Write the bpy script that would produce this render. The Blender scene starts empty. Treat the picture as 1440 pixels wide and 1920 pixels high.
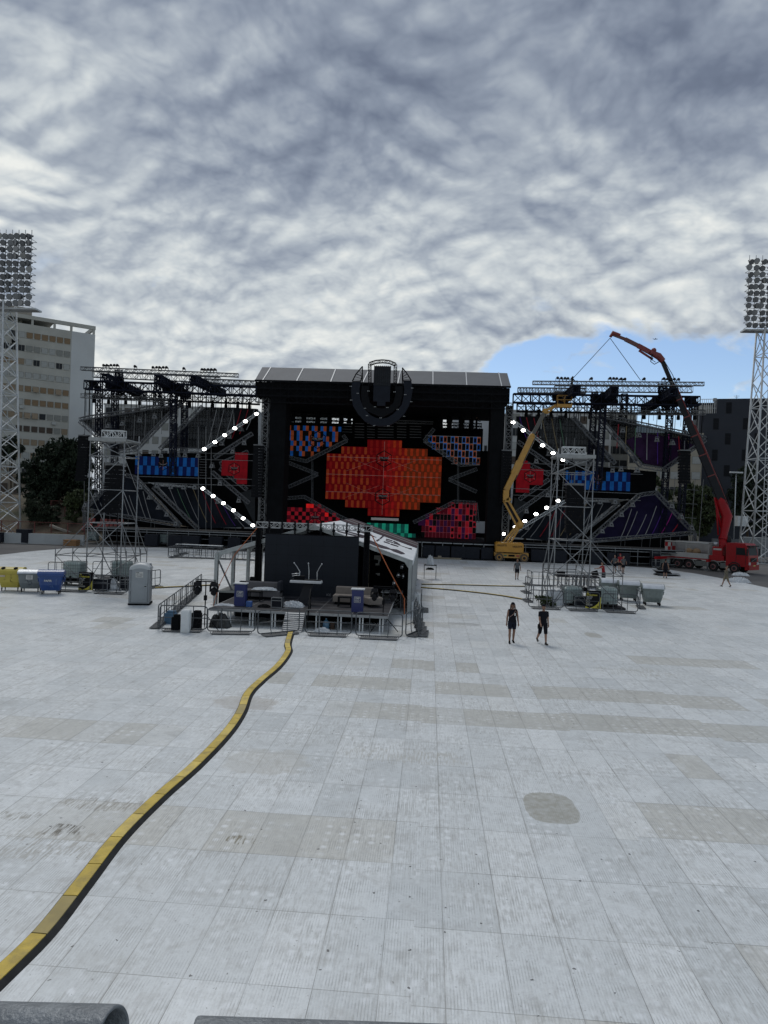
import bpy, math, random
from mathutils import Matrix, Vector, Euler
R = math.radians
C = bpy.context.scene.collection
sc = bpy.context.scene
# ------------------------------------------------------------ camera
YAW, PITCH, ROLL, CAMZ, F = R(3.65), R(0.43), R(2.1), 5.8, 1332.0
cam_d = bpy.data.cameras.new('camera'); cam = bpy.data.objects.new('camera', cam_d); C.objects.link(cam)
RM = Matrix.Rotation(YAW, 3, 'Z') @ Matrix.Rotation(R(90) - PITCH, 3, 'X') @ Matrix.Rotation(ROLL, 3, 'Z')
cam.matrix_world = Matrix.Translation((0, 0, CAMZ)) @ RM.to_4x4()
cam_d.sensor_fit = 'HORIZONTAL'; cam_d.sensor_width = 36; cam_d.lens = F / 1440 * 36
cam_d.clip_start = 0.05; cam_d.clip_end = 4000
sc.camera = cam
# ------------------------------------------------------------ sky and sun
SUN_EL, SUN_AZ = R(55), R(-25)      # the sun stands behind the cloud sheet, beyond the stage
w = bpy.data.worlds.new('World'); sc.world = w; w.use_nodes = True
nt = w.node_tree; nt.nodes.clear()
def N(nt, t, **k):
    n = nt.nodes.new(t)
    for a, b in k.items(): setattr(n, a, b)
    return n
def L(nt, a, b): nt.links.new(a, b)
def mth(nt, op, a, b=None, c=None, clamp=False):
    n = nt.nodes.new('ShaderNodeMath'); n.operation = op; n.use_clamp = clamp
    for i, v in enumerate((a, b, c)):
        if v is None: continue
        if isinstance(v, (int, float)): n.inputs[i].default_value = v
        else: nt.links.new(v, n.inputs[i])
    return n.outputs[0]
def noise(nt, vec, scale, detail=4, rough=.5, dist=0, dim='3D'):
    n = nt.nodes.new('ShaderNodeTexNoise'); n.noise_dimensions = dim
    n.inputs['Scale'].default_value = scale; n.inputs['Detail'].default_value = detail
    n.inputs['Roughness'].default_value = rough; n.inputs['Distortion'].default_value = dist
    if vec is not None: nt.links.new(vec, n.inputs['Vector'])
    return n.outputs['Fac']
def ramp(nt, fac, stops, interp='LINEAR'):
    n = nt.nodes.new('ShaderNodeValToRGB'); n.color_ramp.interpolation = interp
    e = n.color_ramp.elements
    while len(e) < len(stops): e.new(.5)
    for i, (p, c) in enumerate(stops):
        e[i].position = p; e[i].color = (c if len(c) == 4 else (*c, 1)) if isinstance(c, tuple) else (c, c, c, 1)
    nt.links.new(fac, n.inputs[0]); return n.outputs[0]
def mixc(nt, fac, a, b, mode='MIX'):
    n = nt.nodes.new('ShaderNodeMix'); n.data_type = 'RGBA'; n.blend_type = mode
    for i, v in ((0, fac), (6, a), (7, b)):
        if isinstance(v, (int, float)): n.inputs[i].default_value = v
        elif isinstance(v, tuple): n.inputs[i].default_value = (*v, 1) if len(v) == 3 else v
        else: nt.links.new(v, n.inputs[i])
    return n.outputs[2]
tc = N(nt, 'ShaderNodeTexCoord'); sp = N(nt, 'ShaderNodeSeparateXYZ'); L(nt, tc.outputs['Generated'], sp.inputs[0])
dx, dy, dz = sp.outputs
hz = mth(nt, 'SQRT', mth(nt, 'ADD', mth(nt, 'MULTIPLY', dx, dx), mth(nt, 'MULTIPLY', dy, dy)))
t = mth(nt, 'DIVIDE', mth(nt, 'MAXIMUM', dz, 0.0), hz)                 # tangent of the elevation
den = mth(nt, 'ADD', mth(nt, 'MAXIMUM', dz, 0.0), 0.42)
cx = N(nt, 'ShaderNodeCombineXYZ'); L(nt, mth(nt, 'DIVIDE', dx, den), cx.inputs[0]); L(nt, mth(nt, 'DIVIDE', dy, den), cx.inputs[1])
cx.inputs[2].default_value = 3.7
P = cx.outputs[0]
def warp(vec, sc_, amt, det=2):        # bend the sheet so that rolls curl instead of running straight
    wn = N(nt, 'ShaderNodeTexNoise'); wn.inputs['Scale'].default_value = sc_; wn.inputs['Detail'].default_value = det; L(nt, vec, wn.inputs['Vector'])
    sb = N(nt, 'ShaderNodeVectorMath', operation='SUBTRACT'); L(nt, wn.outputs['Color'], sb.inputs[0]); sb.inputs[1].default_value = (.5, .5, .5)
    vm = N(nt, 'ShaderNodeVectorMath', operation='MULTIPLY_ADD'); L(nt, sb.outputs[0], vm.inputs[0]); vm.inputs[1].default_value = (amt, amt, 0); L(nt, vec, vm.inputs[2])
    return vm.outputs[0]
mp = N(nt, 'ShaderNodeMapping'); mp.inputs['Scale'].default_value = (1.0, 1.12, 1); mp.inputs['Rotation'].default_value = (0, 0, R(14)); L(nt, P, mp.inputs[0])
PM = warp(mp.outputs[0], 2.4, .13)
def vadd(v_, o_):
    of = N(nt, 'ShaderNodeVectorMath', operation='ADD'); L(nt, v_, of.inputs[0]); of.inputs[1].default_value = o_; return of.outputs[0]
def billow(vec, sc_, det, rough):      # puffs: rounded tops with creases between them
    n = noise(nt, vec, sc_, det, rough); a = mth(nt, 'ABSOLUTE', mth(nt, 'SUBTRACT', mth(nt, 'MULTIPLY', n, 2.0), 1.0))
    return mth(nt, 'SUBTRACT', 1.0, mth(nt, 'MULTIPLY', a, 1.6))
def vor(vec, sc_):
    n = N(nt, 'ShaderNodeTexVoronoi'); n.feature = 'SMOOTH_F1'; n.inputs['Scale'].default_value = sc_; n.inputs['Smoothness'].default_value = .55; n.inputs['Detail'].default_value = 0
    L(nt, vec, n.inputs['Vector']); return n.outputs['Distance']
def turb(vec, sc_):                    # rounded lumps parted by sharp creases, in several sizes
    acc = None
    for k, w_ in enumerate((1.0, .58, .33, .17, .08)):
        n = noise(nt, vadd(vec, (3.1 * k, 1.7 * k, .9 * k)), sc_ * 2.07 ** k, 0, .5); a_ = mth(nt, 'MULTIPLY', mth(nt, 'ABSOLUTE', mth(nt, 'SUBTRACT', n, .5)), 2.0 * w_)
        acc = a_ if acc is None else mth(nt, 'ADD', acc, a_)
    return acc
A = noise(nt, PM, 1.5, 2, .5)
B = noise(nt, PM, 4.4, 5, .55)
T1 = turb(PM, 4.2); T2 = turb(vadd(PM, (.006, -.032, 0)), 4.2)
base = ramp(nt, mth(nt, 'MULTIPLY', t, 1.0), [(0.0, .80), (.17, .80), (.26, .76), (.37, .74), (.48, .51), (.62, .41), (.76, .32), (1.0, .5)], 'EASE')
val = mth(nt, 'ADD', base, mth(nt, 'MULTIPLY', mth(nt, 'SUBTRACT', A, .5), 1.0))
val = mth(nt, 'ADD', val, mth(nt, 'MULTIPLY', mth(nt, 'SUBTRACT', B, .5), .44))
val = mth(nt, 'ADD', val, mth(nt, 'MULTIPLY', mth(nt, 'SUBTRACT', T1, .52), .20))
val = mth(nt, 'ADD', val, mth(nt, 'MULTIPLY', mth(nt, 'SUBTRACT', T1, T2), .40))
ccol = ramp(nt, val, [(0.0, (.115, .142, .205)), (.25, (.175, .212, .290)), (.45, (.275, .322, .405)), (.62, (.41, .462, .53)), (.8, (.62, .67, .70)), (1.0, (.88, .90, .87))])
# blue gap low on the right
az = mth(nt, 'DIVIDE', dx, mth(nt, 'MAXIMUM', dy, .05))
top = ramp(nt, mth(nt, 'MULTIPLY', mth(nt, 'ADD', az, .5), .8), [(0, .0), (.38, .03), (.435, .19), (.475, .232), (.56, .250), (.80, .262), (1, .26)])
edge = mth(nt, 'ADD', mth(nt, 'SUBTRACT', top, t), mth(nt, 'MULTIPLY', mth(nt, 'ADD', mth(nt, 'SUBTRACT', B, .5), mth(nt, 'MULTIPLY', mth(nt, 'SUBTRACT', T1, .5), .5)), .11))
gap = mth(nt, 'MULTIPLY', edge, 45.0, clamp=True)
wisp = mth(nt, 'MULTIPLY', mth(nt, 'SUBTRACT', noise(nt, PM, 6.0, 8, .6, .5), .575), 6.0, clamp=True)
gap = mth(nt, 'MULTIPLY', gap, mth(nt, 'SUBTRACT', 1.0, mth(nt, 'MULTIPLY', wisp, .8)))
# thin blue glimpses elsewhere low down
lowb = ramp(nt, t, [(0.0, 1.0), (.26, 1.0), (.36, 0.0)])
gl = mth(nt, 'MULTIPLY', mth(nt, 'SUBTRACT', .37, noise(nt, PM, 2.7, 6, .55, .3)), 9.0, clamp=True)
gap = mth(nt, 'MAXIMUM', gap, mth(nt, 'MULTIPLY', mth(nt, 'MULTIPLY', gl, lowb), .8))
sky = N(nt, 'ShaderNodeTexSky'); sky.sky_type = 'NISHITA'; sky.sun_disc = False
sky.sun_elevation = SUN_EL; sky.sun_rotation = -SUN_AZ if False else SUN_AZ
sky.air_density = 1.0; sky.dust_density = 0.15; sky.ozone_density = 1.6
bg = N(nt, 'ShaderNodeBackground'); bg.inputs['Strength'].default_value = .1
SKYK = 1.0
cc10 = mixc(nt, 1.0, ccol, (9.6, 9.6, 9.6), 'MULTIPLY')
skyc = mixc(nt, 1.0, sky.outputs[0], (1.15, 1.15, 1.2), 'MULTIPLY')
L(nt, mixc(nt, gap, cc10, skyc), bg.inputs['Color'])
out = N(nt, 'ShaderNodeOutputWorld'); L(nt, bg.outputs[0], out.inputs[0])
w.cycles.sampling_method = 'MANUAL'; w.cycles.sample_map_resolution = 512
sun_d = bpy.data.lights.new('sun', 'SUN'); sun_d.energy = 1.4; sun_d.angle = R(25); sun_d.color = (1, .97, .92)
sun = bpy.data.objects.new('sun', sun_d); C.objects.link(sun)
sdir = Vector((math.sin(SUN_AZ) * math.cos(SUN_EL), math.cos(SUN_AZ) * math.cos(SUN_EL), math.sin(SUN_EL)))
sun.rotation_euler = sdir.to_track_quat('Z', 'Y').to_euler(); sun.location = sdir * 200
sc.view_settings.view_transform = 'Standard'; sc.view_settings.look = 'None'
sc.view_settings.exposure = 0; sc.view_settings.gamma = 1
sc.cycles.max_bounces = 6; sc.cycles.transparent_max_bounces = 24
sc.cycles.use_denoising = True

# ------------------------------------------------------------ picking places
def ray(px, py):
    return (RM @ Vector(((px - 720) / F, -(py - 960) / F, -1)))
def g(px, py, z=0.0):                 # point at height z seen at a pixel
    d = ray(px, py); k = (z - CAMZ) / d.z
    return Vector((0, 0, CAMZ)) + d * k
def S(px, py, Y):                     # point on the upright plane y = Y
    d = ray(px, py); return Vector((0, 0, CAMZ)) + d * (Y / d.y)
# ------------------------------------------------------------ mesh builder
class MB:
    def __init__(s): s.v = []; s.f = []; s.m = []; s.cur = 0; s.sm = []
    def add(s, vs, fs, smooth=False):
        o = len(s.v); s.v += [Vector(v) for v in vs]
        for f in fs: s.f.append(tuple(i + o for i in f)); s.m.append(s.cur); s.sm.append(smooth)
        return s
    def mat(s, i): s.cur = i; return s
    def quad(s, *p): return s.add(p, [tuple(range(len(p)))])
    def box(s, c, d, rot=None, taper=1.0):
        c = Vector(c); x, y, z = d[0] / 2, d[1] / 2, d[2] / 2; k = taper
        vs = [Vector(a) for a in ((-x, -y, -z), (x, -y, -z), (x, y, -z), (-x, y, -z), (-x * k, -y * k, z), (x * k, -y * k, z), (x * k, y * k, z), (-x * k, y * k, z))]
        if rot is not None:
            m = Euler(rot).to_matrix() if not isinstance(rot, Matrix) else rot
            vs = [m @ v for v in vs]
        return s.add([v + c for v in vs], [(0, 3, 2, 1), (4, 5, 6, 7), (0, 1, 5, 4), (1, 2, 6, 5), (2, 3, 7, 6), (3, 0, 4, 7)])
    def bb(s, x0, x1, y0, y1, z0, z1): return s.box(((x0 + x1) / 2, (y0 + y1) / 2, (z0 + z1) / 2), (x1 - x0, y1 - y0, z1 - z0))
    def bev(s, c, d, b, rz=0):        # box with chamfered upright and top edges
        x, y, z = d[0] / 2, d[1] / 2, d[2] / 2; c = Vector(c); m = Matrix.Rotation(rz, 3, 'Z')
        def ring(k, zz): 
            X, Y = x - k, y - k
            return [(-X + b, -Y, zz), (X - b, -Y, zz), (X, -Y + b, zz), (X, Y - b, zz), (X - b, Y, zz), (-X + b, Y, zz), (-X, Y - b, zz), (-X, -Y + b, zz)]
        vs = ring(0, -z) + ring(0, z - b) + ring(b * .8, z)
        fs = [tuple(range(7, -1, -1)), tuple(range(16, 24))]
        for r in (0, 8): fs += [(r + i, r + (i + 1) % 8, r + 8 + (i + 1) % 8, r + 8 + i) for i in range(8)]
        return s.add([m @ Vector(v) + c for v in vs], fs)
    def tube(s, p, q, r, n=6, r2=None, smooth=True):
        p, q = Vector(p), Vector(q); d = q - p
        if d.length < 1e-6: return s
        r2 = r if r2 is None else r2
        m = d.to_track_quat('Z', 'Y').to_matrix()
        ca = [Vector((math.cos(2 * math.pi * (i + .5) / n), math.sin(2 * math.pi * (i + .5) / n), 0)) for i in range(n)]
        vs = [p + m @ (c * r) for c in ca] + [q + m @ (c * r2) for c in ca]
        o = len(s.v); s.add(vs, [(i, (i + 1) % n, n + (i + 1) % n, n + i) for i in range(n)], smooth and n > 4)
        s.add([], []); s.f += [tuple(o + i for i in range(n - 1, -1, -1)), tuple(o + n + i for i in range(n))]; s.m += [s.cur] * 2; s.sm += [False] * 2
        return s
    def bar(s, p, q, w_): return s.tube(p, q, w_ * .7071, 4, smooth=False)
    def beam(s, p, q, w_, h):         # upright rectangular beam between two points
        p, q = Vector(p), Vector(q); d = (q - p); x = d.normalized(); up = Vector((0, 0, 1))
        if abs(x.z) > .99: up = Vector((0, 1, 0))
        y = up.cross(x).normalized(); z = x.cross(y)
        m = Matrix((x, y, z)).transposed()
        return s.box((p + q) / 2, (d.length, w_, h), m)
    def path(s, pts, r, n=6, close=False):
        pts = [Vector(p) for p in pts]; k = len(pts); rings = []
        for i, p in enumerate(pts):
            a = pts[(i - 1) % k] if (close or i) else p; b = pts[(i + 1) % k] if (close or i < k - 1) else p
            d = (b - a).normalized(); rr = r[i] if isinstance(r, (list, tuple)) else r
            up = Vector((0, 0, 1)) if abs(d.z) < .9 else Vector((0, 1, 0))
            if i == 0 or True:
                x = up.cross(d).normalized(); y = d.cross(x)
                if i and x.dot(px_) < 0 and abs(d.z) >= .9: pass
                px_ = x
            rings.append([p + (x * math.cos(2 * math.pi * j / n) + y * math.sin(2 * math.pi * j / n)) * rr for j in range(n)])
        # align rings to avoid twists
        for i in range(1, k):
            best = min(range(n), key=lambda o: sum((rings[i][(j + o) % n] - rings[i - 1][j]).length for j in range(n)))
            rings[i] = [rings[i][(j + best) % n] for j in range(n)]
        vs = [v for r_ in rings for v in r_]; fs = []
        for i in range(k - 1 + (1 if close else 0)):
            a, b = i * n, ((i + 1) % k) * n
            fs += [(a + j, a + (j + 1) % n, b + (j + 1) % n, b + j) for j in range(n)]
        s.add(vs, fs, True)
        if not close: s.add(rings[0], [tuple(range(n - 1, -1, -1))]); s.add(rings[-1], [tuple(range(n))])
        return s
    def prism(s, poly, off):          # flat outline pushed along a vector
        poly = [Vector(p) for p in poly]; off = Vector(off); n = len(poly)
        return s.add(poly + [p + off for p in poly], [tuple(range(n - 1, -1, -1)), tuple(range(n, 2 * n))] + [(i, (i + 1) % n, n + (i + 1) % n, n + i) for i in range(n)])
    def loft(s, rings, smooth=True, cap=True):
        n = len(rings[0]); vs = [Vector(v) for r_ in rings for v in r_]; fs = []
        for i in range(len(rings) - 1):
            a, b = i * n, (i + 1) * n; fs += [(a + j, a + (j + 1) % n, b + (j + 1) % n, b + j) for j in range(n)]
        s.add(vs, fs, smooth)
        if cap: s.add(rings[0], [tuple(range(n - 1, -1, -1))], smooth); s.add(rings[-1], [tuple(range(n))], smooth)
        return s
    def ell(s, c, r, n=10, m=6, half=False, rot=None):
        c = Vector(c); rings = []
        lo = 0 if half else -math.pi / 2
        for i in range(m + 1):
            a = lo + (math.pi / 2 - lo) * i / m; rr = max(math.cos(a), .02)
            ring = [Vector((r[0] * rr * math.cos(2 * math.pi * j / n), r[1] * rr * math.sin(2 * math.pi * j / n), r[2] * math.sin(a))) for j in range(n)]
            if rot is not None: ring = [rot @ v for v in ring]
            rings.append([v + c for v in ring])
        return s.loft(rings)
    def disc(s, c, axis, r, th, n=16):
        c = Vector(c); a = Vector(axis).normalized() * th / 2; return s.tube(c - a, c + a, r, n)
    def truss(s, p, q, w_, h=None, bay=None, r=.03, flat=False, rd=None):
        p, q = Vector(p), Vector(q); d = q - p; ln = d.length; x = d / ln; h = h or w_; bay = bay or max(h, .4); rd = rd or r * .6
        up = Vector((0, 0, 1)) if abs(x.z) < .8 else Vector((0, 1, 0))
        y = up.cross(x).normalized(); z = x.cross(y).normalized(); n = max(1, round(ln / bay))
        if flat: cs = [z * h / 2, -z * h / 2]; pr = [(0, 1)]
        else: cs = [(y * w_ + z * h) / 2, (y * w_ - z * h) / 2, (-y * w_ - z * h) / 2, (-y * w_ + z * h) / 2]; pr = [(0, 1), (1, 2), (2, 3), (3, 0)]
        for c in cs: s.bar(p + c, q + c, r * 2)
        for a, b in pr:
            for i in range(n):
                u, v = p + d * (i / n), p + d * ((i + 1) / n)
                if i % 2: s.bar(u + cs[a], v + cs[b], rd * 2)
                else: s.bar(u + cs[b], v + cs[a], rd * 2)
                if h > .6 or not flat: s.bar(u + cs[a], u + cs[b], rd * 2)
            s.bar(q + cs[a], q + cs[b], rd * 2)
        return s
    def build(s, name, mats, parent=None, world=False, smooth=None):
        me = bpy.data.meshes.new(name)
        off = Vector((0, 0, 0))
        if not s.v: return None
        if parent is None:
            xs = [v.x for v in s.v]; ys = [v.y for v in s.v]; off = Vector(((min(xs) + max(xs)) / 2, (min(ys) + max(ys)) / 2, min(v.z for v in s.v)))
        elif world:
            p_ = parent
            while p_: off = off + p_.location; p_ = p_.parent
        me.from_pydata([v - off for v in s.v], [], s.f)
        if not isinstance(mats, (list, tuple)): mats = [mats]
        for m in mats: me.materials.append(m)
        me.polygons.foreach_set('material_index', [min(i, len(mats) - 1) for i in s.m])
        me.polygons.foreach_set('use_smooth', [bool(x) if smooth is None else smooth for x in s.sm])
        me.update(); o = bpy.data.objects.new(name, me); C.objects.link(o)
        if parent is None: o.location = off
        else: o.parent = parent
        return o
def thing(name, label, cat, loc=(0, 0, 0), rz=0, group=None):
    o = bpy.data.objects.new(name, None); C.objects.link(o); o.empty_display_size = .3
    o.location = loc; o.rotation_euler = (0, 0, rz); o['label'] = label; o['category'] = cat
    if group: o['group'] = group
    return o
def tag(o, label, cat, group=None):
    o['label'] = label; o['category'] = cat
    if group: o['group'] = group
    return o
def struct(o): o['kind'] = 'structure'; return o
def kids(o): return [c for c in bpy.data.objects if c.parent is o]
TREE = {}
def dup(root, loc, rz=None, label=None, group=None, scale=None):
    if root.name not in TREE:
        ch = [c for c in C.objects if c.parent is root]
        TREE[root.name] = [(c, [d for d in C.objects if d.parent is c]) for c in ch]
    r = root.copy(); C.objects.link(r); r.location = loc
    if rz is not None: r.rotation_euler = (0, 0, rz)
    if scale: r.scale = scale
    if label: r['label'] = label
    if group: r['group'] = group
    for c, gs in TREE[root.name]:
        k = c.copy(); C.objects.link(k); k.parent = r
        for d in gs: e = d.copy(); C.objects.link(e); e.parent = k
    return r
# ------------------------------------------------------------ materials
MATS = {}
def M(name, col, rough=.6, metal=0, var=.12, sc_=3.0, bump=0, dirt=None, emit=0, spec=.5):
    if name in MATS: return MATS[name]
    m = bpy.data.materials.new(name); m.use_nodes = True; t_ = m.node_tree; b = t_.nodes['Principled BSDF']
    b.inputs['Roughness'].default_value = rough; b.inputs['Metallic'].default_value = metal
    b.inputs['Specular IOR Level'].default_value = min(spec, .12) if max(col) < .08 and not metal and rough > .3 else (min(spec, .3) if rough > .5 and not metal else spec)
    co = N(t_, 'ShaderNodeTexCoord'); nz = noise(t_, co.outputs['Object'], sc_, 5, .6)
    lo = tuple(c * (1 - var) for c in col); hi = tuple(min(1, c * (1 + var)) for c in col)
    cr = ramp(t_, nz, [(.3, lo), (.7, hi)])
    if dirt:
        n2 = noise(t_, co.outputs['Object'], sc_ * .45, 6, .65)
        cr = mixc(t_, ramp(t_, n2, [(.5, 0.0), (.72, dirt[1])]), cr, dirt[0])
    L(t_, cr, b.inputs['Base Color'])
    if bump:
        bp = N(t_, 'ShaderNodeBump'); bp.inputs['Strength'].default_value = bump; bp.inputs['Distance'].default_value = .02
        L(t_, noise(t_, co.outputs['Object'], sc_ * 6, 5, .6), bp.inputs['Height']); L(t_, bp.outputs[0], b.inputs['Normal'])
    if emit:
        L(t_, cr, b.inputs['Emission Color']); b.inputs['Emission Strength'].default_value = emit
    MATS[name] = m; return m
EK = .55
def EM(name, col, s_=1.0):            # a lit LED surface
    if name in MATS: return MATS[name]
    m = bpy.data.materials.new(name); m.use_nodes = True; t_ = m.node_tree; b = t_.nodes['Principled BSDF']
    b.inputs['Base Color'].default_value = (.004, .004, .005, 1); b.inputs['Roughness'].default_value = .8; b.inputs['Specular IOR Level'].default_value = .03
    co = N(t_, 'ShaderNodeTexCoord'); nz = noise(t_, co.outputs['Object'], 1.6, 4, .6)
    cr = ramp(t_, nz, [(.3, tuple(c * .72 for c in col)), (.7, tuple(min(1, c * 1.25) for c in col))])
    L(t_, cr, b.inputs['Emission Color']); b.inputs['Emission Strength'].default_value = s_ * EK
    MATS[name] = m; return m
STEEL = M('galvanised_steel', (.36, .38, .40), .45, .6, .2, 8)
DSTEEL = M('dull_steel', (.13, .135, .14), .6, .3, .25, 6)
BARR = M('barrier_steel', (.075, .082, .09), .5, .5, .3, 6)
BLKM = M('black_metal', (.0055, .006, .0075), .75, 0, .3, 5, spec=.1)
NAVY = M('dark_blue_truss_paint', (.008, .010, .020), .7, 0, .3, 3, spec=.1)
DRAPE = M('black_drape', (.0045, .005, .006), .9, 0, .3, 1.2, spec=.1)
SKIRT = M('dark_navy_skirt', (.006, .008, .016), .85, 0, .3, 1.2, spec=.15)
WHT = M('white_paint', (.55, .57, .58), .5, 0, .1, 4, dirt=((.3, .29, .26), .5))
ALU = M('tent_aluminium', (.30, .32, .32), .45, .4, .15, 3)
RUB = M('rubber', (.02, .02, .02), .85, 0, .3, 8)
random.seed(4)
# ------------------------------------------------------------ ground
m = bpy.data.materials.new('asphalt'); m.use_nodes = True; t_ = m.node_tree; b = t_.nodes['Principled BSDF']; b.inputs['Roughness'].default_value = .9
co = N(t_, 'ShaderNodeTexCoord')
c1 = ramp(t_, noise(t_, co.outputs['Object'], .25, 6, .65), [(.3, (.052, .050, .050)), (.7, (.10, .097, .093))])
c1 = mixc(t_, ramp(t_, noise(t_, co.outputs['Object'], 9, 4, .7), [(.45, 0.0), (.75, .5)]), c1, (.12, .115, .11))
L(t_, c1, b.inputs['Base Color'])
ASPH = m
gm = MB(); gm.quad((-1500, -300, -.02), (1500, -300, -.02), (1500, 2500, -.02), (-1500, 2500, -.02))
struct(gm.build('ground', ASPH))
# panelled plastic floor covering the pitch
m = bpy.data.materials.new('plastic_floor_panels'); m.use_nodes = True; t_ = m.node_tree; b = t_.nodes['Principled BSDF']
b.inputs['Roughness'].default_value = .42; b.inputs['Specular IOR Level'].default_value = .45
ge = N(t_, 'ShaderNodeNewGeometry'); sp = N(t_, 'ShaderNodeSeparateXYZ'); L(t_, ge.outputs['Position'], sp.inputs[0])
X, Y, Z = sp.outputs
PWD, PLN = .79, 1.555
u = mth(t_, 'DIVIDE', mth(t_, 'ADD', X, 400.13), PWD); 
bandn = mth(t_, 'FLOOR', mth(t_, 'DIVIDE', X, PWD * 5))
wnb = N(t_, 'ShaderNodeTexWhiteNoise', noise_dimensions='1D'); L(t_, bandn, wnb.inputs['W'])
v = mth(t_, 'DIVIDE', mth(t_, 'ADD', Y, mth(t_, 'ADD', 400.55, mth(t_, 'MULTIPLY', wnb.outputs['Value'], .35))), PLN)
fu, fv = mth(t_, 'FRACT', u), mth(t_, 'FRACT', v); cu, cv = mth(t_, 'FLOOR', u), mth(t_, 'FLOOR', v)
def cmb(a, b_, c_=0.0):
    n = N(t_, 'ShaderNodeCombineXYZ')
    for i, q in enumerate((a, b_, c_)):
        if isinstance(q, (int, float)): n.inputs[i].default_value = q
        else: L(t_, q, n.inputs[i])
    return n.outputs[0]
cell = cmb(cu, cv)
wn = N(t_, 'ShaderNodeTexWhiteNoise', noise_dimensions='2D'); L(t_, cell, wn.inputs['Vector'])
wv = wn.outputs['Value']
pos = ge.outputs['Position']
# per panel tone: neighbours in a row tend to come from one delivery
grp = noise(t_, cmb(mth(t_, 'MULTIPLY', cu, .11), mth(t_, 'MULTIPLY', cv, .73)), 1.0, 2, .5)
grp = mth(t_, 'ADD', grp, mth(t_, 'MULTIPLY', mth(t_, 'SUBTRACT', wv, .5), .07))
tan = ramp(t_, grp, [(.585, 0.0), (.62, .8)])
# the two worn rows right of the middle
def inb(val, lo, hi): return mth(t_, 'MULTIPLY', mth(t_, 'GREATER_THAN', val, lo), mth(t_, 'LESS_THAN', val, hi))
def rowm(y0, y1, x0, x1): return mth(t_, 'MULTIPLY', inb(mth(t_, 'MULTIPLY', cv, PLN), y0 + 400.5, y1 + 400.5), inb(X, x0, x1))
r1 = rowm(19.3, 20.9, -1.2, 10.3); r2 = rowm(22.4, 24.0, -5.0, 12.5); r3 = rowm(25.5, 26.4, -1.5, 2.0)
jit = mth(t_, 'GREATER_THAN', wv, .16)
tan = mth(t_, 'MAXIMUM', tan, mth(t_, 'MULTIPLY', mth(t_, 'MULTIPLY', mth(t_, 'MAXIMUM', r1, mth(t_, 'MAXIMUM', r2, r3)), jit), .85))
tone = mth(t_, 'ADD', mth(t_, 'MULTIPLY', mth(t_, 'SUBTRACT', wv, .5), .24), mth(t_, 'MULTIPLY', mth(t_, 'SUBTRACT', grp, .5), .9))
basec = ramp(t_, mth(t_, 'ADD', tone, .5), [(.25, (.53, .56, .57)), (.55, (.64, .67, .68)), (.85, (.76, .785, .79))])
col = mixc(t_, mth(t_, 'MULTIPLY', tan, .8), basec, (.415, .405, .355))
# grime: streaks along the ribs, blotches, knots
st = noise(t_, cmb(mth(t_, 'MULTIPLY', X, 24.0), mth(t_, 'MULTIPLY', Y, 2.6)), 1.0, 4, .65)
bl = noise(t_, pos, .55, 7, .65, .3)
stm = mth(t_, 'MULTIPLY', ramp(t_, st, [(.45, 0.0), (.66, 1.0)]), ramp(t_, bl, [(.40, .10), (.58, 1.0)]))
col = mixc(t_, mth(t_, 'MULTIPLY', stm, .55), col, (.25, .245, .225))
bl2 = noise(t_, pos, 1.7, 7, .7, .6)
col = mixc(t_, ramp(t_, bl2, [(.53, 0.0), (.72, .48)]), col, (.30, .295, .275))
col = mixc(t_, ramp(t_, bl2, [(.30, .34), (.44, 0.0)]), col, (.74, .78, .81))
fine = noise(t_, pos, 9.0, 5, .7)
col = mixc(t_, ramp(t_, fine, [(.33, .26), (.48, 0.0), (.66, .30)]), col, (.33, .34, .35))
# bright worn knobs on a quarter-metre raster
ku = mth(t_, 'SUBTRACT', mth(t_, 'FRACT', mth(t_, 'MULTIPLY', u, 3.0)), .5); kv = mth(t_, 'SUBTRACT', mth(t_, 'FRACT', mth(t_, 'MULTIPLY', v, 6.0)), .5)
kd = mth(t_, 'SQRT', mth(t_, 'ADD', mth(t_, 'MULTIPLY', ku, ku), mth(t_, 'MULTIPLY', kv, kv)))
kn = mth(t_, 'MULTIPLY', ramp(t_, kd, [(.12, 1.0), (.30, 0.0)]), ramp(t_, noise(t_, pos, 1.1, 4, .6), [(.44, 0.0), (.66, .55)]))
col = mixc(t_, kn, col, (.78, .81, .84))
# ribs running away from the camera
rib = mth(t_, 'SINE', mth(t_, 'MULTIPLY', X, 2 * math.pi / .0395))
ribd = mth(t_, 'MULTIPLY', ramp(t_, mth(t_, 'MULTIPLY', mth(t_, 'ADD', rib, 1.0), .5), [(.0, 1.0), (.45, 0.0)]), ramp(t_, noise(t_, pos, 2.3, 6, .75), [(.45, .02), (.62, .58)]))
col = mixc(t_, ribd, col, (.26, .27, .27))
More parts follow.
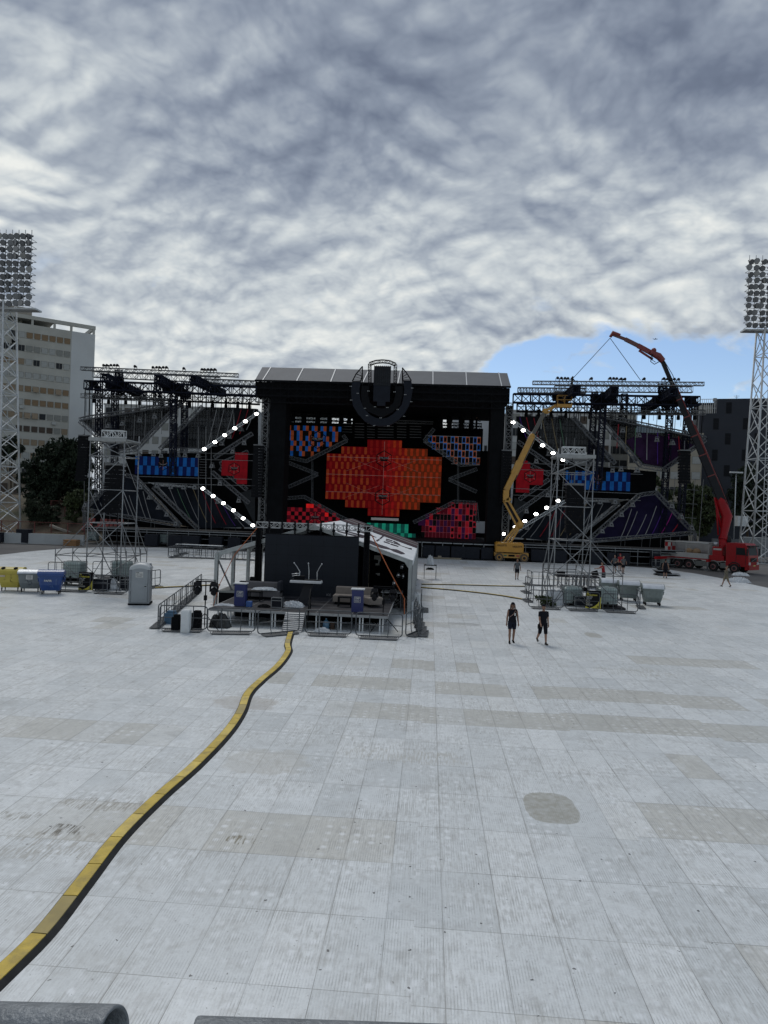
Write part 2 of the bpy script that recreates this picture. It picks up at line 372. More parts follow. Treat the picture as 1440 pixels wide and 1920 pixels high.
# joints
jn = noise(t_, pos, .9, 3, .6)
ju = mth(t_, 'MULTIPLY', mth(t_, 'MINIMUM', fu, mth(t_, 'SUBTRACT', 1.0, fu)), PWD); jv = mth(t_, 'MULTIPLY', mth(t_, 'MINIMUM', fv, mth(t_, 'SUBTRACT', 1.0, fv)), PLN)
jm = mth(t_, 'LESS_THAN', mth(t_, 'MINIMUM', ju, jv), mth(t_, 'ADD', .002, mth(t_, 'MULTIPLY', jn, .007)))
col = mixc(t_, mth(t_, 'MULTIPLY', jm, ramp(t_, noise(t_, pos, .5, 4, .6), [(.38, .25), (.62, .85)])), col, (.12, .12, .115))
edge_d = ramp(t_, mth(t_, 'MINIMUM', ju, jv), [(0.0, .30), (.018, 0.0)])
col = mixc(t_, mth(t_, 'MULTIPLY', edge_d, ramp(t_, bl, [(.4, 0.0), (.65, 1.0)])), col, (.24, .22, .19))
# specks of dirt
wv2 = N(t_, 'ShaderNodeTexNoise'); wv2.inputs['Scale'].default_value = 22; wv2.inputs['Detail'].default_value = 3; L(t_, pos, wv2.inputs['Vector'])
vm2 = N(t_, 'ShaderNodeVectorMath', operation='MULTIPLY_ADD'); L(t_, wv2.outputs['Color'], vm2.inputs[0]); vm2.inputs[1].default_value = (.07, .07, 0); L(t_, pos, vm2.inputs[2]); wpos = vm2.outputs[0]
vo = N(t_, 'ShaderNodeTexVoronoi', voronoi_dimensions='2D'); vo.inputs['Scale'].default_value = 1.9; L(t_, wpos, vo.inputs['Vector'])
vc = N(t_, 'ShaderNodeSeparateColor'); L(t_, vo.outputs['Color'], vc.inputs[0])
spk = mth(t_, 'LESS_THAN', vo.outputs['Distance'], mth(t_, 'MULTIPLY', mth(t_, 'SUBTRACT', vc.outputs[0], .5), .085))
col = mixc(t_, mth(t_, 'MULTIPLY', spk, .85), col, (.04, .04, .04))
vo = N(t_, 'ShaderNodeTexVoronoi', voronoi_dimensions='2D'); vo.inputs['Scale'].default_value = 5.3; L(t_, wpos, vo.inputs['Vector'])
vc = N(t_, 'ShaderNodeSeparateColor'); L(t_, vo.outputs['Color'], vc.inputs[0])
spk = mth(t_, 'LESS_THAN', vo.outputs['Distance'], mth(t_, 'MULTIPLY', mth(t_, 'SUBTRACT', vc.outputs[0], .5), .13))
col = mixc(t_, mth(t_, 'MULTIPLY', spk, .5), col, (.16, .16, .15))
# dried puddle and scuffs that have an outline of their own
def patch(px, py, hw, hh, c_, a, ragged=.25):
    global col
    p = g(px, py)
    ex = mth(t_, 'ABSOLUTE', mth(t_, 'DIVIDE', mth(t_, 'SUBTRACT', X, p.x), hw)); ey = mth(t_, 'ABSOLUTE', mth(t_, 'DIVIDE', mth(t_, 'SUBTRACT', Y, p.y), hh))
    d = mth(t_, 'ADD', mth(t_, 'POWER', ex, 3.0), mth(t_, 'POWER', ey, 3.0))
    d = mth(t_, 'ADD', d, mth(t_, 'MULTIPLY', mth(t_, 'SUBTRACT', noise(t_, pos, 2.2, 8, .68), .5), ragged * 5))
    col = mixc(t_, mth(t_, 'MULTIPLY', ramp(t_, d, [(.55 if ragged > .15 else .86, a), (1.0, 0.0)]), ramp(t_, fine if ragged < 1.5 else st, [(.35, .55), (.6, 1.0)] if ragged < 1.5 else [(.46, 0.0), (.58, 1.0)])), col, c_)
patch(1033, 1517, .52, .74, (.29, .28, .235), .88, .12)
patch(1112, 1192, .40, .75, (.33, .31, .26), .75, .2)
patch(870, 1171, .85, .45, (.22, .22, .21), .55, 1.2)
patch(460, 1320, .95, .75, (.36, .33, .29), .6, .6)
patch(500, 1430, 1.0, .8, (.40, .39, .35), .55, .6)
patch(118, 1560, .34, .20, (.09, .08, .06), .95, 1.6)
patch(190, 1512, .7, .3, (.22, .20, .165), .7, 1.8)
patch(80, 1590, .9, .5, (.30, .285, .25), .6, 1.8)
patch(760, 1420, 1.4, .5, (.40, .39, .35), .5, 1.5)
patch(1180, 1260, 1.6, .7, (.38, .37, .33), .5, 1.5)
patch(40, 1532, .40, .18, (.20, .185, .15), .6, 1.6)
patch(450, 1578, .34, .14, (.16, .14, .09), .9, 1.8)
patch(270, 1120, 2.6, 1.2, (.36, .33, .28), .6, 1.2)
L(t_, col, b.inputs['Base Color'])
L(t_, ramp(t_, bl, [(.3, .30), (.7, .55)]), b.inputs['Roughness'])
bp = N(t_, 'ShaderNodeBump'); bp.inputs['Strength'].default_value = .25; bp.inputs['Distance'].default_value = .01
L(t_, mth(t_, 'ADD', mth(t_, 'MULTIPLY', rib, .12), mth(t_, 'ADD', mth(t_, 'MULTIPLY', bl, 3.0), mth(t_, 'MULTIPLY', jm, -.6))), bp.inputs['Height']); L(t_, bp.outputs[0], b.inputs['Normal'])
edge_px = [(-120, 1052), (0, 1041), (60, 1034), (120, 1029), (190, 1026.5), (300, 1027), (480, 1036), (640, 1042), (800, 1048), (960, 1053.5), (1080, 1058), (1180, 1062.5), (1250, 1068), (1310, 1077), (1380, 1090), (1440, 1103), (1500, 1120)]
pts = [g(x, y) for x, y in edge_px]
pts = [Vector((-60, 20, 0)), Vector((-60, 50, 0))] + pts + [Vector((40, 30, 0)), Vector((40, -8, 0)), Vector((-60, -8, 0))]
fm = MB(); fm.prism([Vector((p.x, p.y, .0)) for p in pts][::-1], (0, 0, .03))
struct(fm.build('floor', m))
# ------------------------------------------------------------ lettering
def text(name, s_, size, mat, parent, loc, rz=0, ext=.004, rx=90, bold=0, sx=1.0, extra=None):
    cu = bpy.data.curves.new(name, 'FONT'); cu.body = s_; cu.size = size; cu.extrude = ext; cu.align_x = 'CENTER'; cu.align_y = 'CENTER'; cu.offset = bold; cu.resolution_u = 2
    to = bpy.data.objects.new(name, cu); C.objects.link(to)
    me = bpy.data.meshes.new_from_object(to.evaluated_get(bpy.context.evaluated_depsgraph_get()))
    bpy.data.objects.remove(to); bpy.data.curves.remove(cu)
    me.materials.clear(); me.materials.append(mat)
    me.transform(Matrix.Diagonal((sx, 1, 1, 1))); me.transform(Euler((R(rx), 0, 0)).to_matrix().to_4x4()); me.transform(Matrix.Rotation(rz, 4, 'Z'))
    if extra is not None: me.transform(extra)
    o = bpy.data.objects.new(name, me); C.objects.link(o); o.parent = parent; o.location = loc
    return o
def wtext(name, s_, size, mat, parent, wl, **k):   # same, at a world point
    off = Vector(); p_ = parent
    while p_: off = off + p_.location; p_ = p_.parent
    return text(name, s_, size, mat, parent, Vector(wl) - off, **k)
# ------------------------------------------------------------ main stage
SY = 84.0
XC = (S(484, 774, 84).x + S(957, 789, 84).x) / 2
stg = thing('concert_stage', 'huge black roofed concert stage with grey membrane roof and open front in the middle', 'stage', (XC, SY, 0))
ROOF = M('roof_membrane', (.10, .108, .122), .7, 0, .08, .5, dirt=((.08, .088, .10), .4))
mb = MB()
el, er = S(478, 711, SY), S(958, 727, SY); rl, rr = S(492, 686, SY + 4), S(951, 702, SY + 4)
ez, rz_ = (el.z + er.z) / 2, (rl.z + rr.z) / 2; xl, xr = el.x, er.x; rxl, rxr = rl.x, rr.x
th = Vector((0, 0, -.15))
mb.prism([(xl, SY, ez), (xr, SY, ez), (rxr, SY + 4, rz_), (rxl, SY + 4, rz_)], th)
mb.prism([(rxl, SY + 4, rz_), (rxr, SY + 4, rz_), (xr, 103, ez), (xl, 103, ez)], th)
roof = mb.build('roof', ROOF, stg, world=True)
LG = M('pale_seam', (.42, .44, .46), .5, 0, .1)
for a, b_ in (((65, 150), (110, 80)), ((248, 158), (285, 88)), ((432, 168), (460, 93)), ((605, 172), (640, 100)), ((795, 180), (810, 103)), ((985, 188), (985, 107)), ((1168, 190), (1163, 112)), ((1357, 192), (1340, 115))):
    mb = MB(); xa, xb = S(470 + a[0] / 2.88, 715, SY).x, S(470 + b_[0] / 2.88, 690, SY + 4).x
    mb.beam((xa, SY, ez + .03), (xb, SY + 4, rz_ + .03), .12, .08); mb.build('roof_seam', LG, roof, world=True)
mb = MB(); mb.beam((xl, SY - .08, ez - .02), (xr, SY - .08, ez - .02), .12, .16); mb.build('eave_beam', BLKM, stg, world=True)
cz = S(700, 750, SY).z
mb = MB(); mb.bb(xl + .1, xr - .1, SY + .12, SY + .5, cz, ez - .2); mb.bb(xl + .3, xr - .3, SY + .5, 101, cz + .02, cz + .5)
mb.build('roof_fascia', DRAPE, stg, world=True)
mb = MB()
for i in range(3): mb.truss((xl + .2, SY - .1, ez - .55 - i * .85), (xr - .2, SY - .1, ez - .55 - i * .85), .5, .75, 1.0, .03)
mb.build('front_truss', BLKM, stg, world=True)
def column(x0, x1, y0, y1, nm='tower', m_=DRAPE):
    mb = MB(); mb.bb(x0, x1, y0, y1, 2.0, cz + .3); return mb.build(nm, m_, stg, world=True)
def sx(px, Y=SY, py=850): return S(px, py, Y).x
column(sx(503), sx(533), SY + .1, SY + 3); column(sx(918), sx(944), SY + .1, SY + 3)
for a, b_ in ((485, 499), (948, 960)):
    mb = MB(); x = (sx(a) + sx(b_)) / 2; mb.truss((x, SY + 1.0, 1.9), (x, SY + 1.0, cz + .2), .75, .75, .8, .05); mb.build('tower_truss', DSTEEL, stg, world=True)
    mb = MB(); mb.bb(x - .35, x + .35, SY + 1.5, SY + 1.7, 1.9, cz); mb.build('tower_cover', DRAPE, stg, world=True)
# back wall with the gaps daylight comes through
def back(px0, py0, px1, py1, Y=99, mt=DRAPE, mb=None):
    a, b_ = S(px0, py1, Y), S(px1, py0, Y); mb = mb or MB(); mb.bb(a.x, b_.x, Y, Y + .15, a.z, b_.z); return mb
mb = MB()
for k_, q in enumerate(((541, 795, 665, 862), (500, 856, 700, 1040), (692, 860, 752, 970), (692, 977, 752, 1040), (745, 860, 896, 1040), (658, 768, 824, 864), (818, 804, 906, 866), (888, 860, 960, 977), (909, 974, 960, 1040), (888, 1000, 912, 1040), (900, 846, 925, 865))):
    back(*q, mb=mb, Y=99 + k_ * .17)
mb.build('back_wall', DRAPE, stg, world=True)
# open gantries seen over the screens
mb = MB()
for y in (772, 779, 786, 793): mb.truss(S(536, y - 3, 98), S(662, y + 1, 98), .35, .4, .8, .035)
for x in (549, 570, 596, 618, 640): mb.truss(S(x, 765, 97.5), S(x, 797, 97.5), .5, .5, .6, .05)
for y in (795, 801): mb.truss(S(815, y - 1, 98), S(903, y + 2, 98), .35, .4, .6, .04)
for x in (822, 842, 864): mb.truss(S(x, 775, 97.5), S(x, 806, 97.5), .5, .5, .6, .05)
mb.build('back_gantry', BLKM, stg, world=True)
mb = MB()
for k in range(6):
    y = 795 + k * 5.2
    for x0, x1 in ((642, 660), (665, 683), (688, 703), (708, 738), (744, 762), (768, 790)):
        if k > 3 and x0 < 650: continue
        mb.bar(S(x0, y - 1, 96), S(x1, y - .3, 96), .07)
mb.truss(S(735, 790, 96), S(812, 793, 96), .3, .35, .6, .02)
mb.build('roof_grid', DSTEEL, stg, world=True)
# deck and skirts
DZ = 1.95
mb = MB(); mb.bb(sx(478), sx(962), SY - .5, 100, DZ - .2, DZ); mb.build('stage_deck', BLKM, stg, world=True)
mb = MB(); mb.bb(sx(478), sx(962), SY, SY + .15, 0.02, DZ - .25); mb.build('stage_skirt', DRAPE, stg, world=True)
# zig-zag light trusses framing the dark sides and the screens
def tr(name, pts, Y, s_, m_, parent, W=S, h=None, r=.03, bay=None):
    mb = MB()
    for a, b_ in zip(pts, pts[1:]): mb.truss(W(a[0], a[1], Y), W(b_[0], b_[1], Y), s_, h or s_, bay, r)
    return mb.build(name, m_, parent, world=True)
q = lambda x, y: (470 + x / 2.88, 660 + y / 2.88)
STR = M('stage_truss_grey', (.095, .10, .11), .5, .4, .3, 4)
for pts in ([q(205, 598), q(362, 660), q(205, 728)], [q(1222, 632), q(1072, 688), q(1220, 755)], [q(190, 565), q(300, 590), q(520, 478), q(500, 450)], [q(990, 415), q(938, 480), q(1130, 610), q(1235, 602)],
            [q(195, 790), q(290, 782), q(480, 888), q(560, 925)], [q(880, 920), q(960, 880), q(1100, 808), q(1215, 815), q(1225, 920)]):
    tr('light_truss', pts, 94.2, .42, STR, stg)
for x in (333, 1120): tr('mast', [q(x, 590), q(x, 820)], 96, .2, STR, stg, r=.02)
# ------------------------------------------------------------ LED screens
def inside(x, z, poly):
    c = False; j = len(poly) - 1
    for i in range(len(poly)):
        if (poly[i][1] > z) != (poly[j][1] > z) and x < (poly[j][0] - poly[i][0]) * (z - poly[i][1]) / (poly[j][1] - poly[i][1]) + poly[i][0]: c = not c
        j = i
    return c
def led(name, label, polypx, Y, nx, nz, fn, mats, group=None, gap=.02, cut=0, seam=None, frame=True):
    W = [S(x, y, Y) for x, y in polypx]; poly = [(p.x, p.z) for p in W]
    x0, x1 = min(p[0] for p in poly), max(p[0] for p in poly); z0, z1 = min(p[1] for p in poly), max(p[1] for p in poly)
    root = thing(name, label, 'LED screen', ((x0 + x1) / 2, Y, z0), 0, group)
    cw, ch = (x1 - x0) / nx, (z1 - z0) / nz
    pan = MB(); bk = MB()
    for i in range(nx):
        for j in range(nz):
            cxx, czz = x0 + (i + .5) * cw, z1 - (j + .5) * ch
            if not inside(cxx, czz, poly): continue
            bk.bb(cxx - cw / 2, cxx + cw / 2, Y + .03, Y + .22, czz - ch / 2, czz + ch / 2)
            k = fn(i, j)
            if k is None: continue
            for (mi, sxx, szz, ox, oz, dp) in (k if isinstance(k, list) else [(k, 1 - gap, 1 - gap, 0, 0, .02)]):
                pan.mat(mi); hw, hh = cw * sxx / 2, ch * szz / 2; c_ = cut * min(hw, hh) * 2 if dp > .022 else 0
                a, b_ = cxx + ox * cw, czz + oz * ch
                if c_: pan.quad((a - hw + c_, Y - dp, b_ - hh), (a + hw - c_, Y - dp, b_ - hh), (a + hw, Y - dp, b_ - hh + c_), (a + hw, Y - dp, b_ + hh - c_), (a + hw - c_, Y - dp, b_ + hh), (a - hw + c_, Y - dp, b_ + hh), (a - hw, Y - dp, b_ + hh - c_), (a - hw, Y - dp, b_ - hh + c_))
                else: pan.quad((a - hw, Y - dp, b_ - hh), (a + hw, Y - dp, b_ - hh), (a + hw, Y - dp, b_ + hh), (a - hw, Y - dp, b_ + hh))
    bk.build('cabinet', BLKM, root, world=True); pan.build('display', mats, root, world=True)
    return root, (x0, x1, z0, z1)
THIN = EM('display_thin_line', (.40, .22, .20), .55); BLKL = M('display_black', (.006, .006, .007), .7, 0, .1)
GRYL = EM('display_grey', (.30, .32, .36), .6)
def hexlogo(root, cx_, cz_, Y, r, line, txt='CTRL-HALF', sz=None, bar=True):
    mb = MB(); pts = [Vector((cx_ + r * math.sin(R(60 * k)), Y, cz_ + r * math.cos(R(60 * k)))) for k in range(6)]
    for a, b_ in zip(pts, pts[1:] + pts[:1]): mb.bar(a, b_, .10 * r)
    mb.build('hexagon_emblem', BLKL, root, world=True)
    mb = MB()
    mb.bb(cx_ - .015, cx_ + .015, Y - .028, Y - .01, cz_ - r * .9, cz_ + r * .9)
    for k in (1, 2):
        a = Vector((math.sin(R(60 * k)), 0, math.cos(R(60 * k)))); mb.bar(Vector((cx_, Y - .02, cz_)) - a * r * .9, Vector((cx_, Y - .02, cz_)) + a * r * .9, .025)
    mb.build('emblem_lines', line, root, world=True)
    mb = MB(); mb.bb(cx_ - r * .5, cx_ + r * .5, Y - .05, Y - .03, cz_ - r * .02, cz_ + r * .27); mb.prism([(cx_ - r * .5, Y - .05, cz_ - r * .05), (cx_ - r * .4, Y - .05, cz_ - r * .27), (cx_ + r * .4, Y - .05, cz_ - r * .27), (cx_ + r * .5, Y - .05, cz_ - r * .05)], (0, .02, 0))
    mb.build('emblem_plate', BLKL, root, world=True)
    wtext('lettering', txt, r * .24, GRYL, root, (cx_, Y - .06, cz_ + r * .12))
reds = [EM('led_red_dark', (.20, .003, .006), .5), EM('led_red_mid', (.30, .012, .010), .5), EM('led_red', (.42, .012, .012), .55), EM('led_rust_dark', (.20, .035, .010), .5), EM('led_rust', (.36, .055, .016), .52), EM('led_orange_red', (.44, .045, .012), .55), BLKL]
random.seed(11)
def fc(i, j):
    par = [0, 0, 1, 0, 1, 1, 0, 1, 0, 0, 1][j % 11]; lightc = (i + par) % 2
    f = i / 39 + random.uniform(-.04, .04)
    if f < .36: b_, l_ = 0, 4 if random.random() > .15 else 1
    elif f < .50: b_, l_ = 0, 1
    elif f < .60: b_, l_ = 1, 2
    elif f < .68: b_, l_ = 1, 5
    else: b_, l_ = 3, 5
    out_ = [(b_, .995, .998, 0, 0, .02)]
    if lightc: out_.append((l_, .94, .93, 0, 0, .026))
    return out_
cpoly = [q(*p) for p in ((412, 550), (497, 548), (497, 508), (628, 508), (633, 475), (812, 478), (832, 520), (950, 524), (950, 562), (1033, 570), (1023, 815), (920, 812), (920, 853), (797, 850), (795, 890), (632, 882), (632, 840), (505, 836), (505, 796), (407, 790))]
cs, (x0, x1, z0, z1) = led('led_screen', 'large hexagonal LED screen with red and orange checks at the centre of the stage', cpoly, 95, 40, 10, fc, reds, 'LED screens on the stage', cut=.22)
mb = MB()
for zz in (.30, .53, .76): mb.bb(x0 + .05, x1 - .05, 94.93, 94.95, z0 + (z1 - z0) * zz - .02, z0 + (z1 - z0) * zz + .02)
mx = (x0 + x1) / 2; mb.bb(mx - .02, mx + .02, 94.93, 94.95, z0 + .2, z1 - .2)
for s_ in (-1, 1):
    for zz in (.25, .6): mb.bar((mx + s_ * .5, 94.94, z0 + (z1 - z0) * zz), (mx + s_ * 5, 94.94, z0 + (z1 - z0) * (zz + .17)), .02); mb.bar((mx + s_ * .5, 94.94, z0 + (z1 - z0) * (zz + .15)), (mx + s_ * 5, 94.94, z0 + (z1 - z0) * (zz - .02)), .02)
mb.build('alignment_lines', THIN, cs, world=True)
for pz in (578, 783):
    p = S(*q(718, pz), 95); hexlogo(cs, mx, p.z, 94.9, .58 * 1.9, THIN)
bo = [EM('led_blue', (.012, .105, .42), .5), EM('led_burnt_orange', (.34, .075, .025), .5), BLKL, EM('led_blue_pale', (.02, .20, .50), .5)]
def ftl(i, j):
    return [1, 2, 0][(i + [0, 1, 2, 0, 2][j % 5] * 1 + (1 if j % 2 else 0)) % 3] if random.random() > .06 else 2
tlp = [q(*p) for p in ((203, 395), (490, 405), (488, 460), (450, 492), (395, 520), (330, 562), (200, 560))]
tl, (x0, x1, z0, z1) = led('led_screen', 'LED screen with blue, orange and black checks at the upper left of the stage', tlp, 94.6, 18, 6, ftl, bo, 'LED screens on the stage')
p = S(*q(362, 475), 94.5); hexlogo(tl, p.x, p.z, 94.5, 1.15, THIN)
def ftr(i, j):
    k = (i + j * 2) % 3
    if k == 0: return None
    a = 0 if k == 1 else 1
    return [(a, .98, .98, 0, 0, .02), (2, .62, .62, 0, 0, .026)]
trp = [q(*p) for p in ((945, 458), (1240, 460), (1238, 600), (1130, 605), (940, 480))]
t2, (x0, x1, z0, z1) = led('led_screen', 'LED screen with thin blue and orange outlines at the upper right of the stage', trp, 94.6, 15, 4, ftr, bo, 'LED screens on the stage')
mb = MB()
for i in range(1, 15):
    if i > 3: mb.bb(x0 + (x1 - x0) * i / 15 - .015, x0 + (x1 - x0) * i / 15 + .015, 94.53, 94.55, z0 + max(0, (9 - i) * .28), z1)
for j in range(5): mb.bb(x0 + (0 if j > 2 else 1.2 * (3 - j)), x1, 94.53, 94.55, z0 + (z1 - z0) * j / 4 - .015, z0 + (z1 - z0) * j / 4 + .015)
mb.build('grid_lines', GRYL, t2, world=True)
rd = [EM('led_crimson', (.42, .015, .03), .55), EM('led_maroon', (.10, .006, .015), .5), BLKL, EM('led_bright_red', (.85, .02, .02), .8)]
def fbl(i, j):
    if (i, j) in ((10, 2), (5, 0), (6, 0)): return 3
    return 0 if (i + j) % 2 == 0 else (1 if random.random() > .5 else 2)
blp = [q(*p) for p in ((198, 838), (300, 838), (300, 822), (375, 822), (480, 900), (480, 925), (198, 925))]
bl_, (x0, x1, z0, z1) = led('led_screen', 'LED screen with red and black checks at the lower left of the stage', blp, 94.6, 14, 5, fbl, rd, 'LED screens on the stage')
p = S(*q(348, 895), 94.5); hexlogo(bl_, p.x, p.z, 94.5, .85, THIN)
PUR = EM('led_plum', (.05, .01, .06), .5)
def fbr(i, j):
    random.seed(i * 31 + j * 7 + 2); r_ = random.random()
    base_ = 0 if r_ < .33 else (1 if r_ < .6 else (2 if r_ < .8 else 4))
    if r_ < .16: return [(0, .97, .97, 0, 0, .02), (2, .68, .55, 0, 0, .026)]
    return base_
brp = [q(*p) for p in ((905, 922), (905, 915), (1030, 842), (1100, 812), (1215, 830), (1215, 1003), (935, 1003))]
br, (x0, x1, z0, z1) = led('led_screen', 'LED screen with broken red and purple blocks at the lower right of the stage', brp, 94.6, 16, 6, fbr, rd + [PUR], 'LED screens on the stage')
mb = MB()
for i in range(2, 16): mb.bb(x0 + (x1 - x0) * i / 16 - .015, x0 + (x1 - x0) * i / 16 + .015, 94.53, 94.55, z0, z0 + min(z1 - z0, 1.2 + i * .33))
for j in range(1, 6): mb.bb(x0 + j * .45, x1, 94.53, 94.55, z0 + (z1 - z0) * j / 6 - .015, z0 + (z1 - z0) * j / 6 + .015)
mb.build('grid_lines', EM('display_pink_line', (.42, .10, .14), .5), br, world=True)
gr = [EM('led_teal', (.02, .42, .28), .6), EM('led_teal_dark', (.008, .12, .10), .5), BLKL]
gpp = [(688, 981), (766, 983), (768, 996), (779, 997), (779, 1014), (688, 1014)]
led('led_screen', 'LED screen with green checks just above the tent roof', gpp, 92, 13, 2, lambda i, j: (i + j) % 2, gr, 'LED screens on the stage')
# ------------------------------------------------------------ hanging centrepiece in front of the roof
HY = 82.0
PANELD = M('dark_display_panel', (.010, .0125, .019), .6, 0, .15, 2)
rg = thing('light_ring', 'dark ring of curved light panels hanging over the front edge of the stage roof', 'lighting rig', S(716, 800, HY))
z8 = lambda x, y: (630 + x / 8, 660 + y / 8)
arch = [z8(508, 500), z8(506, 180), z8(600, 148), z8(700, 140), z8(800, 150), z8(892, 190), z8(886, 505)]
tr('arch_truss', arch, HY, .32, BLKM, rg, h=.34, r=.03, bay=.35)
# the outer crescent panels
def zc(name, outer, inner, m_, sm=None):
    mb = MB(); O = [S(*z8(*p), HY) for p in outer]; I = [S(*z8(*p), HY) for p in inner]
    for i in range(len(O) - 1): mb.prism([O[i], O[i + 1], I[i + 1], I[i]], (0, .3, 0))
    return mb.build(name, m_, rg, world=True)
LCo = [(398, 215), (300, 330), (245, 440), (225, 560), (232, 700), (262, 820), (330, 930), (430, 1040), (560, 1105), (680, 1112), (810, 1098), (930, 1025), (1030, 920), (1095, 800), (1130, 690), (1150, 560), (1130, 430), (1070, 330), (995, 235)]
LCi = [(396, 300), (392, 360), (370, 440), (350, 560), (358, 690), (395, 800), (450, 880), (520, 950), (600, 990), (680, 1000), (770, 985), (850, 935), (920, 870), (985, 790), (1010, 690), (1025, 560), (1005, 430), (1000, 370), (996, 310)]
zc('curved_panel', LCo[2:-2], LCi[2:-2], PANELD)
for s_ in (0, 1):
    mb = MB(); pts = [S(*z8(*p), HY) for p in (LCo[:3] if not s_ else LCo[-3:])]; ip = [S(*z8(*p), HY) for p in (LCi[:3] if not s_ else LCi[-3:])]
    for a in (pts, ip):
        for u_, v_ in zip(a, a[1:]): mb.bar(u_, v_, .12)
    for u_, v_ in zip(pts, ip): mb.bar(u_, v_, .07)
    mb.bar(pts[0 if not s_ else -1], ip[0 if not s_ else -1], .1)
    for k in range(5):
        f = (k + .5) / 5; a = pts[0].lerp(pts[2], f); b_ = ip[0].lerp(ip[2], f); mb.bar(a, b_, .04)
    zt = S(*z8(396 if not s_ else 996, 500), HY); mb.bar((zt.x, HY, zt.z), ip[0 if not s_ else -1], .12)
    mb.bar((zt.x, HY, zt.z), pts[0 if not s_ else -1], .10)
    mb.build('crescent_frame', BLKM, rg, world=True)
ri = [(500, 505), (480, 650), (510, 760), (580, 830), (690, 850), (790, 825), (860, 760), (890, 650), (885, 510)]
ro = [(388, 505), (372, 650), (395, 790), (470, 890), (690, 985), (850, 900), (960, 800), (1000, 650), (1000, 510)]
zc('inner_ring', ro, ri, BLKM)
mb = MB(); a, b_ = S(*z8(568, 500), HY - .1), S(*z8(822, 215), HY - .1); mb.bb(a.x, b_.x, HY - .1, HY, a.z, b_.z)
for k in range(9): x = a.x + (b_.x - a.x) * k / 8; mb.bb(x - .045, x + .045, HY - .16, HY - .1, a.z, b_.z + .05)
for k in range(3): zz = a.z + (b_.z - a.z) * (k + .5) / 3; mb.bb(a.x, b_.x, HY - .18, HY - .16, zz - .03, zz + .03)
mb.build('slatted_panel', M('charcoal_panel', (.02, .022, .026), .6, 0, .15), rg, world=True)
mb = MB(); a, b_ = S(*z8(556, 740), HY - .1), S(*z8(815, 505), HY - .1); mb.bb(a.x, b_.x, HY - .1, HY, a.z, b_.z)
c_, d_ = S(*z8(615, 805), HY - .1), S(*z8(742, 742), HY - .1); mb.bb(c_.x, d_.x, HY - .1, HY, c_.z, a.z - .003)
mb.build('hanging_panel', PANELD, rg, world=True)
mb = MB()
for x, y in ((487, 585), (326, 620), (222, 515), (228, 720), (435, 845), (585, 822), (770, 832), (925, 862), (878, 598), (1038, 640), (1142, 540), (1128, 745), (670, 988), (465, 955), (1022, 965), (572, 1103), (785, 1108)):
    for d_ in (-10, 10):
        p = S(*z8(x + d_, y), HY - .05); mb.disc(p, (0, 1, 0), .045, .06, 8)
mb.build('pin_lamp', M('lamp_glass', (.35, .36, .36), .3), rg, world=True)
mb = MB()
for a, b_ in (((330, 60), (330, 500)), ((700, 0), (700, 0)), ((1070, 60), (1070, 500))):
    pass
for x in (440, 700, 960): a = S(*z8(x, 500), HY); mb.bar((a.x, HY + .2, a.z), (a.x, SY + .3, a.z + .2), .06)
mb.build('hanger', BLKM, rg, world=True)
# ------------------------------------------------------------ stage wings
SCR = bpy.data.materials.new('dark_mesh_scrim'); SCR.use_nodes = True; t_ = SCR.node_tree; b = t_.nodes['Principled BSDF']; b.inputs['Base Color'].default_value = (.022, .025, .03, 1); b.inputs['Roughness'].default_value = .8
tp = N(t_, 'ShaderNodeBsdfTransparent'); mx_ = N(t_, 'ShaderNodeMixShader'); mx_.inputs[0].default_value = .74
L(t_, tp.outputs[0], mx_.inputs[1]); L(t_, b.outputs[0], mx_.inputs[2]); L(t_, mx_.outputs[0], t_.nodes['Material Output'].inputs[0])
def drape(n, c):
    return M(n, c, .85, 0, .35, .7, spec=.15)
NVD = drape('dark_slate_scrim', (.012, .015, .022)); PLD = drape('dark_purple_scrim', (.034, .014, .048)); BVD = drape('dark_violet_scrim', (.013, .010, .036)); GRD = drape('charcoal_scrim', (.014, .016, .019))
def lamp_mesh():
    a = MB(); a.loft([[Vector((x * k, y * k, z)) for x, y in ((-1, -1), (1, -1), (1, 1), (-1, 1))] for k, z in ((.13, .34), (.17, .28), (.27, -.12), (.30, -.16))], smooth=False)
    return a
FIX = M('fixture_shell', (.12, .125, .13), .5, .1, .25, 6); FIXD = M('fixture_dark', (.012, .012, .014), .5, 0, .3, 6)
lampn = [0]
stl = thing('stage_light', 'grey bell-shaped stage light', 'stage light', (0, -100, 0), 0, 'unlit stage lights hanging along the wing trusses')
a = lamp_mesh(); a.build('housing', FIX, stl); a = MB(); a.box((0, -.16, .02), (.20, .16, .24)); a.build('lens', FIXD, stl)
a = MB(); a.bar((-.2, 0, .1), (-.2, 0, .48), .04); a.bar((.2, 0, .1), (.2, 0, .48), .04); a.bar((-.22, 0, .48), (.22, 0, .48), .04); a.build('yoke', DSTEEL, stl)
LIT = bpy.data.materials.new('lit_lamp_glass'); LIT.use_nodes = True; b = LIT.node_tree.nodes['Principled BSDF']; b.inputs['Emission Color'].default_value = (1, .98, .93, 1); b.inputs['Emission Strength'].default_value = 14; b.inputs['Base Color'].default_value = (.8, .8, .8, 1)
lit = thing('lit_floodlight', 'glowing white floodlight', 'floodlight', (0, -100, 0), 0, 'lit white floodlights in slanting rows on the stage wings')
a = MB(); a.bev((0, .12, 0), (.54, .24, .40), .08); a.build('housing', FIXD, lit)
a = MB(); a.loft([[Vector((math.cos(R(i * 22.5)) * .24 * k, y_, math.sin(R(i * 22.5)) * .18 * k)) for i in range(16)] for k, y_ in ((1, .0), (.95, -.06), (.6, -.11))], smooth=True); a.build('lit_lens', LIT, lit)
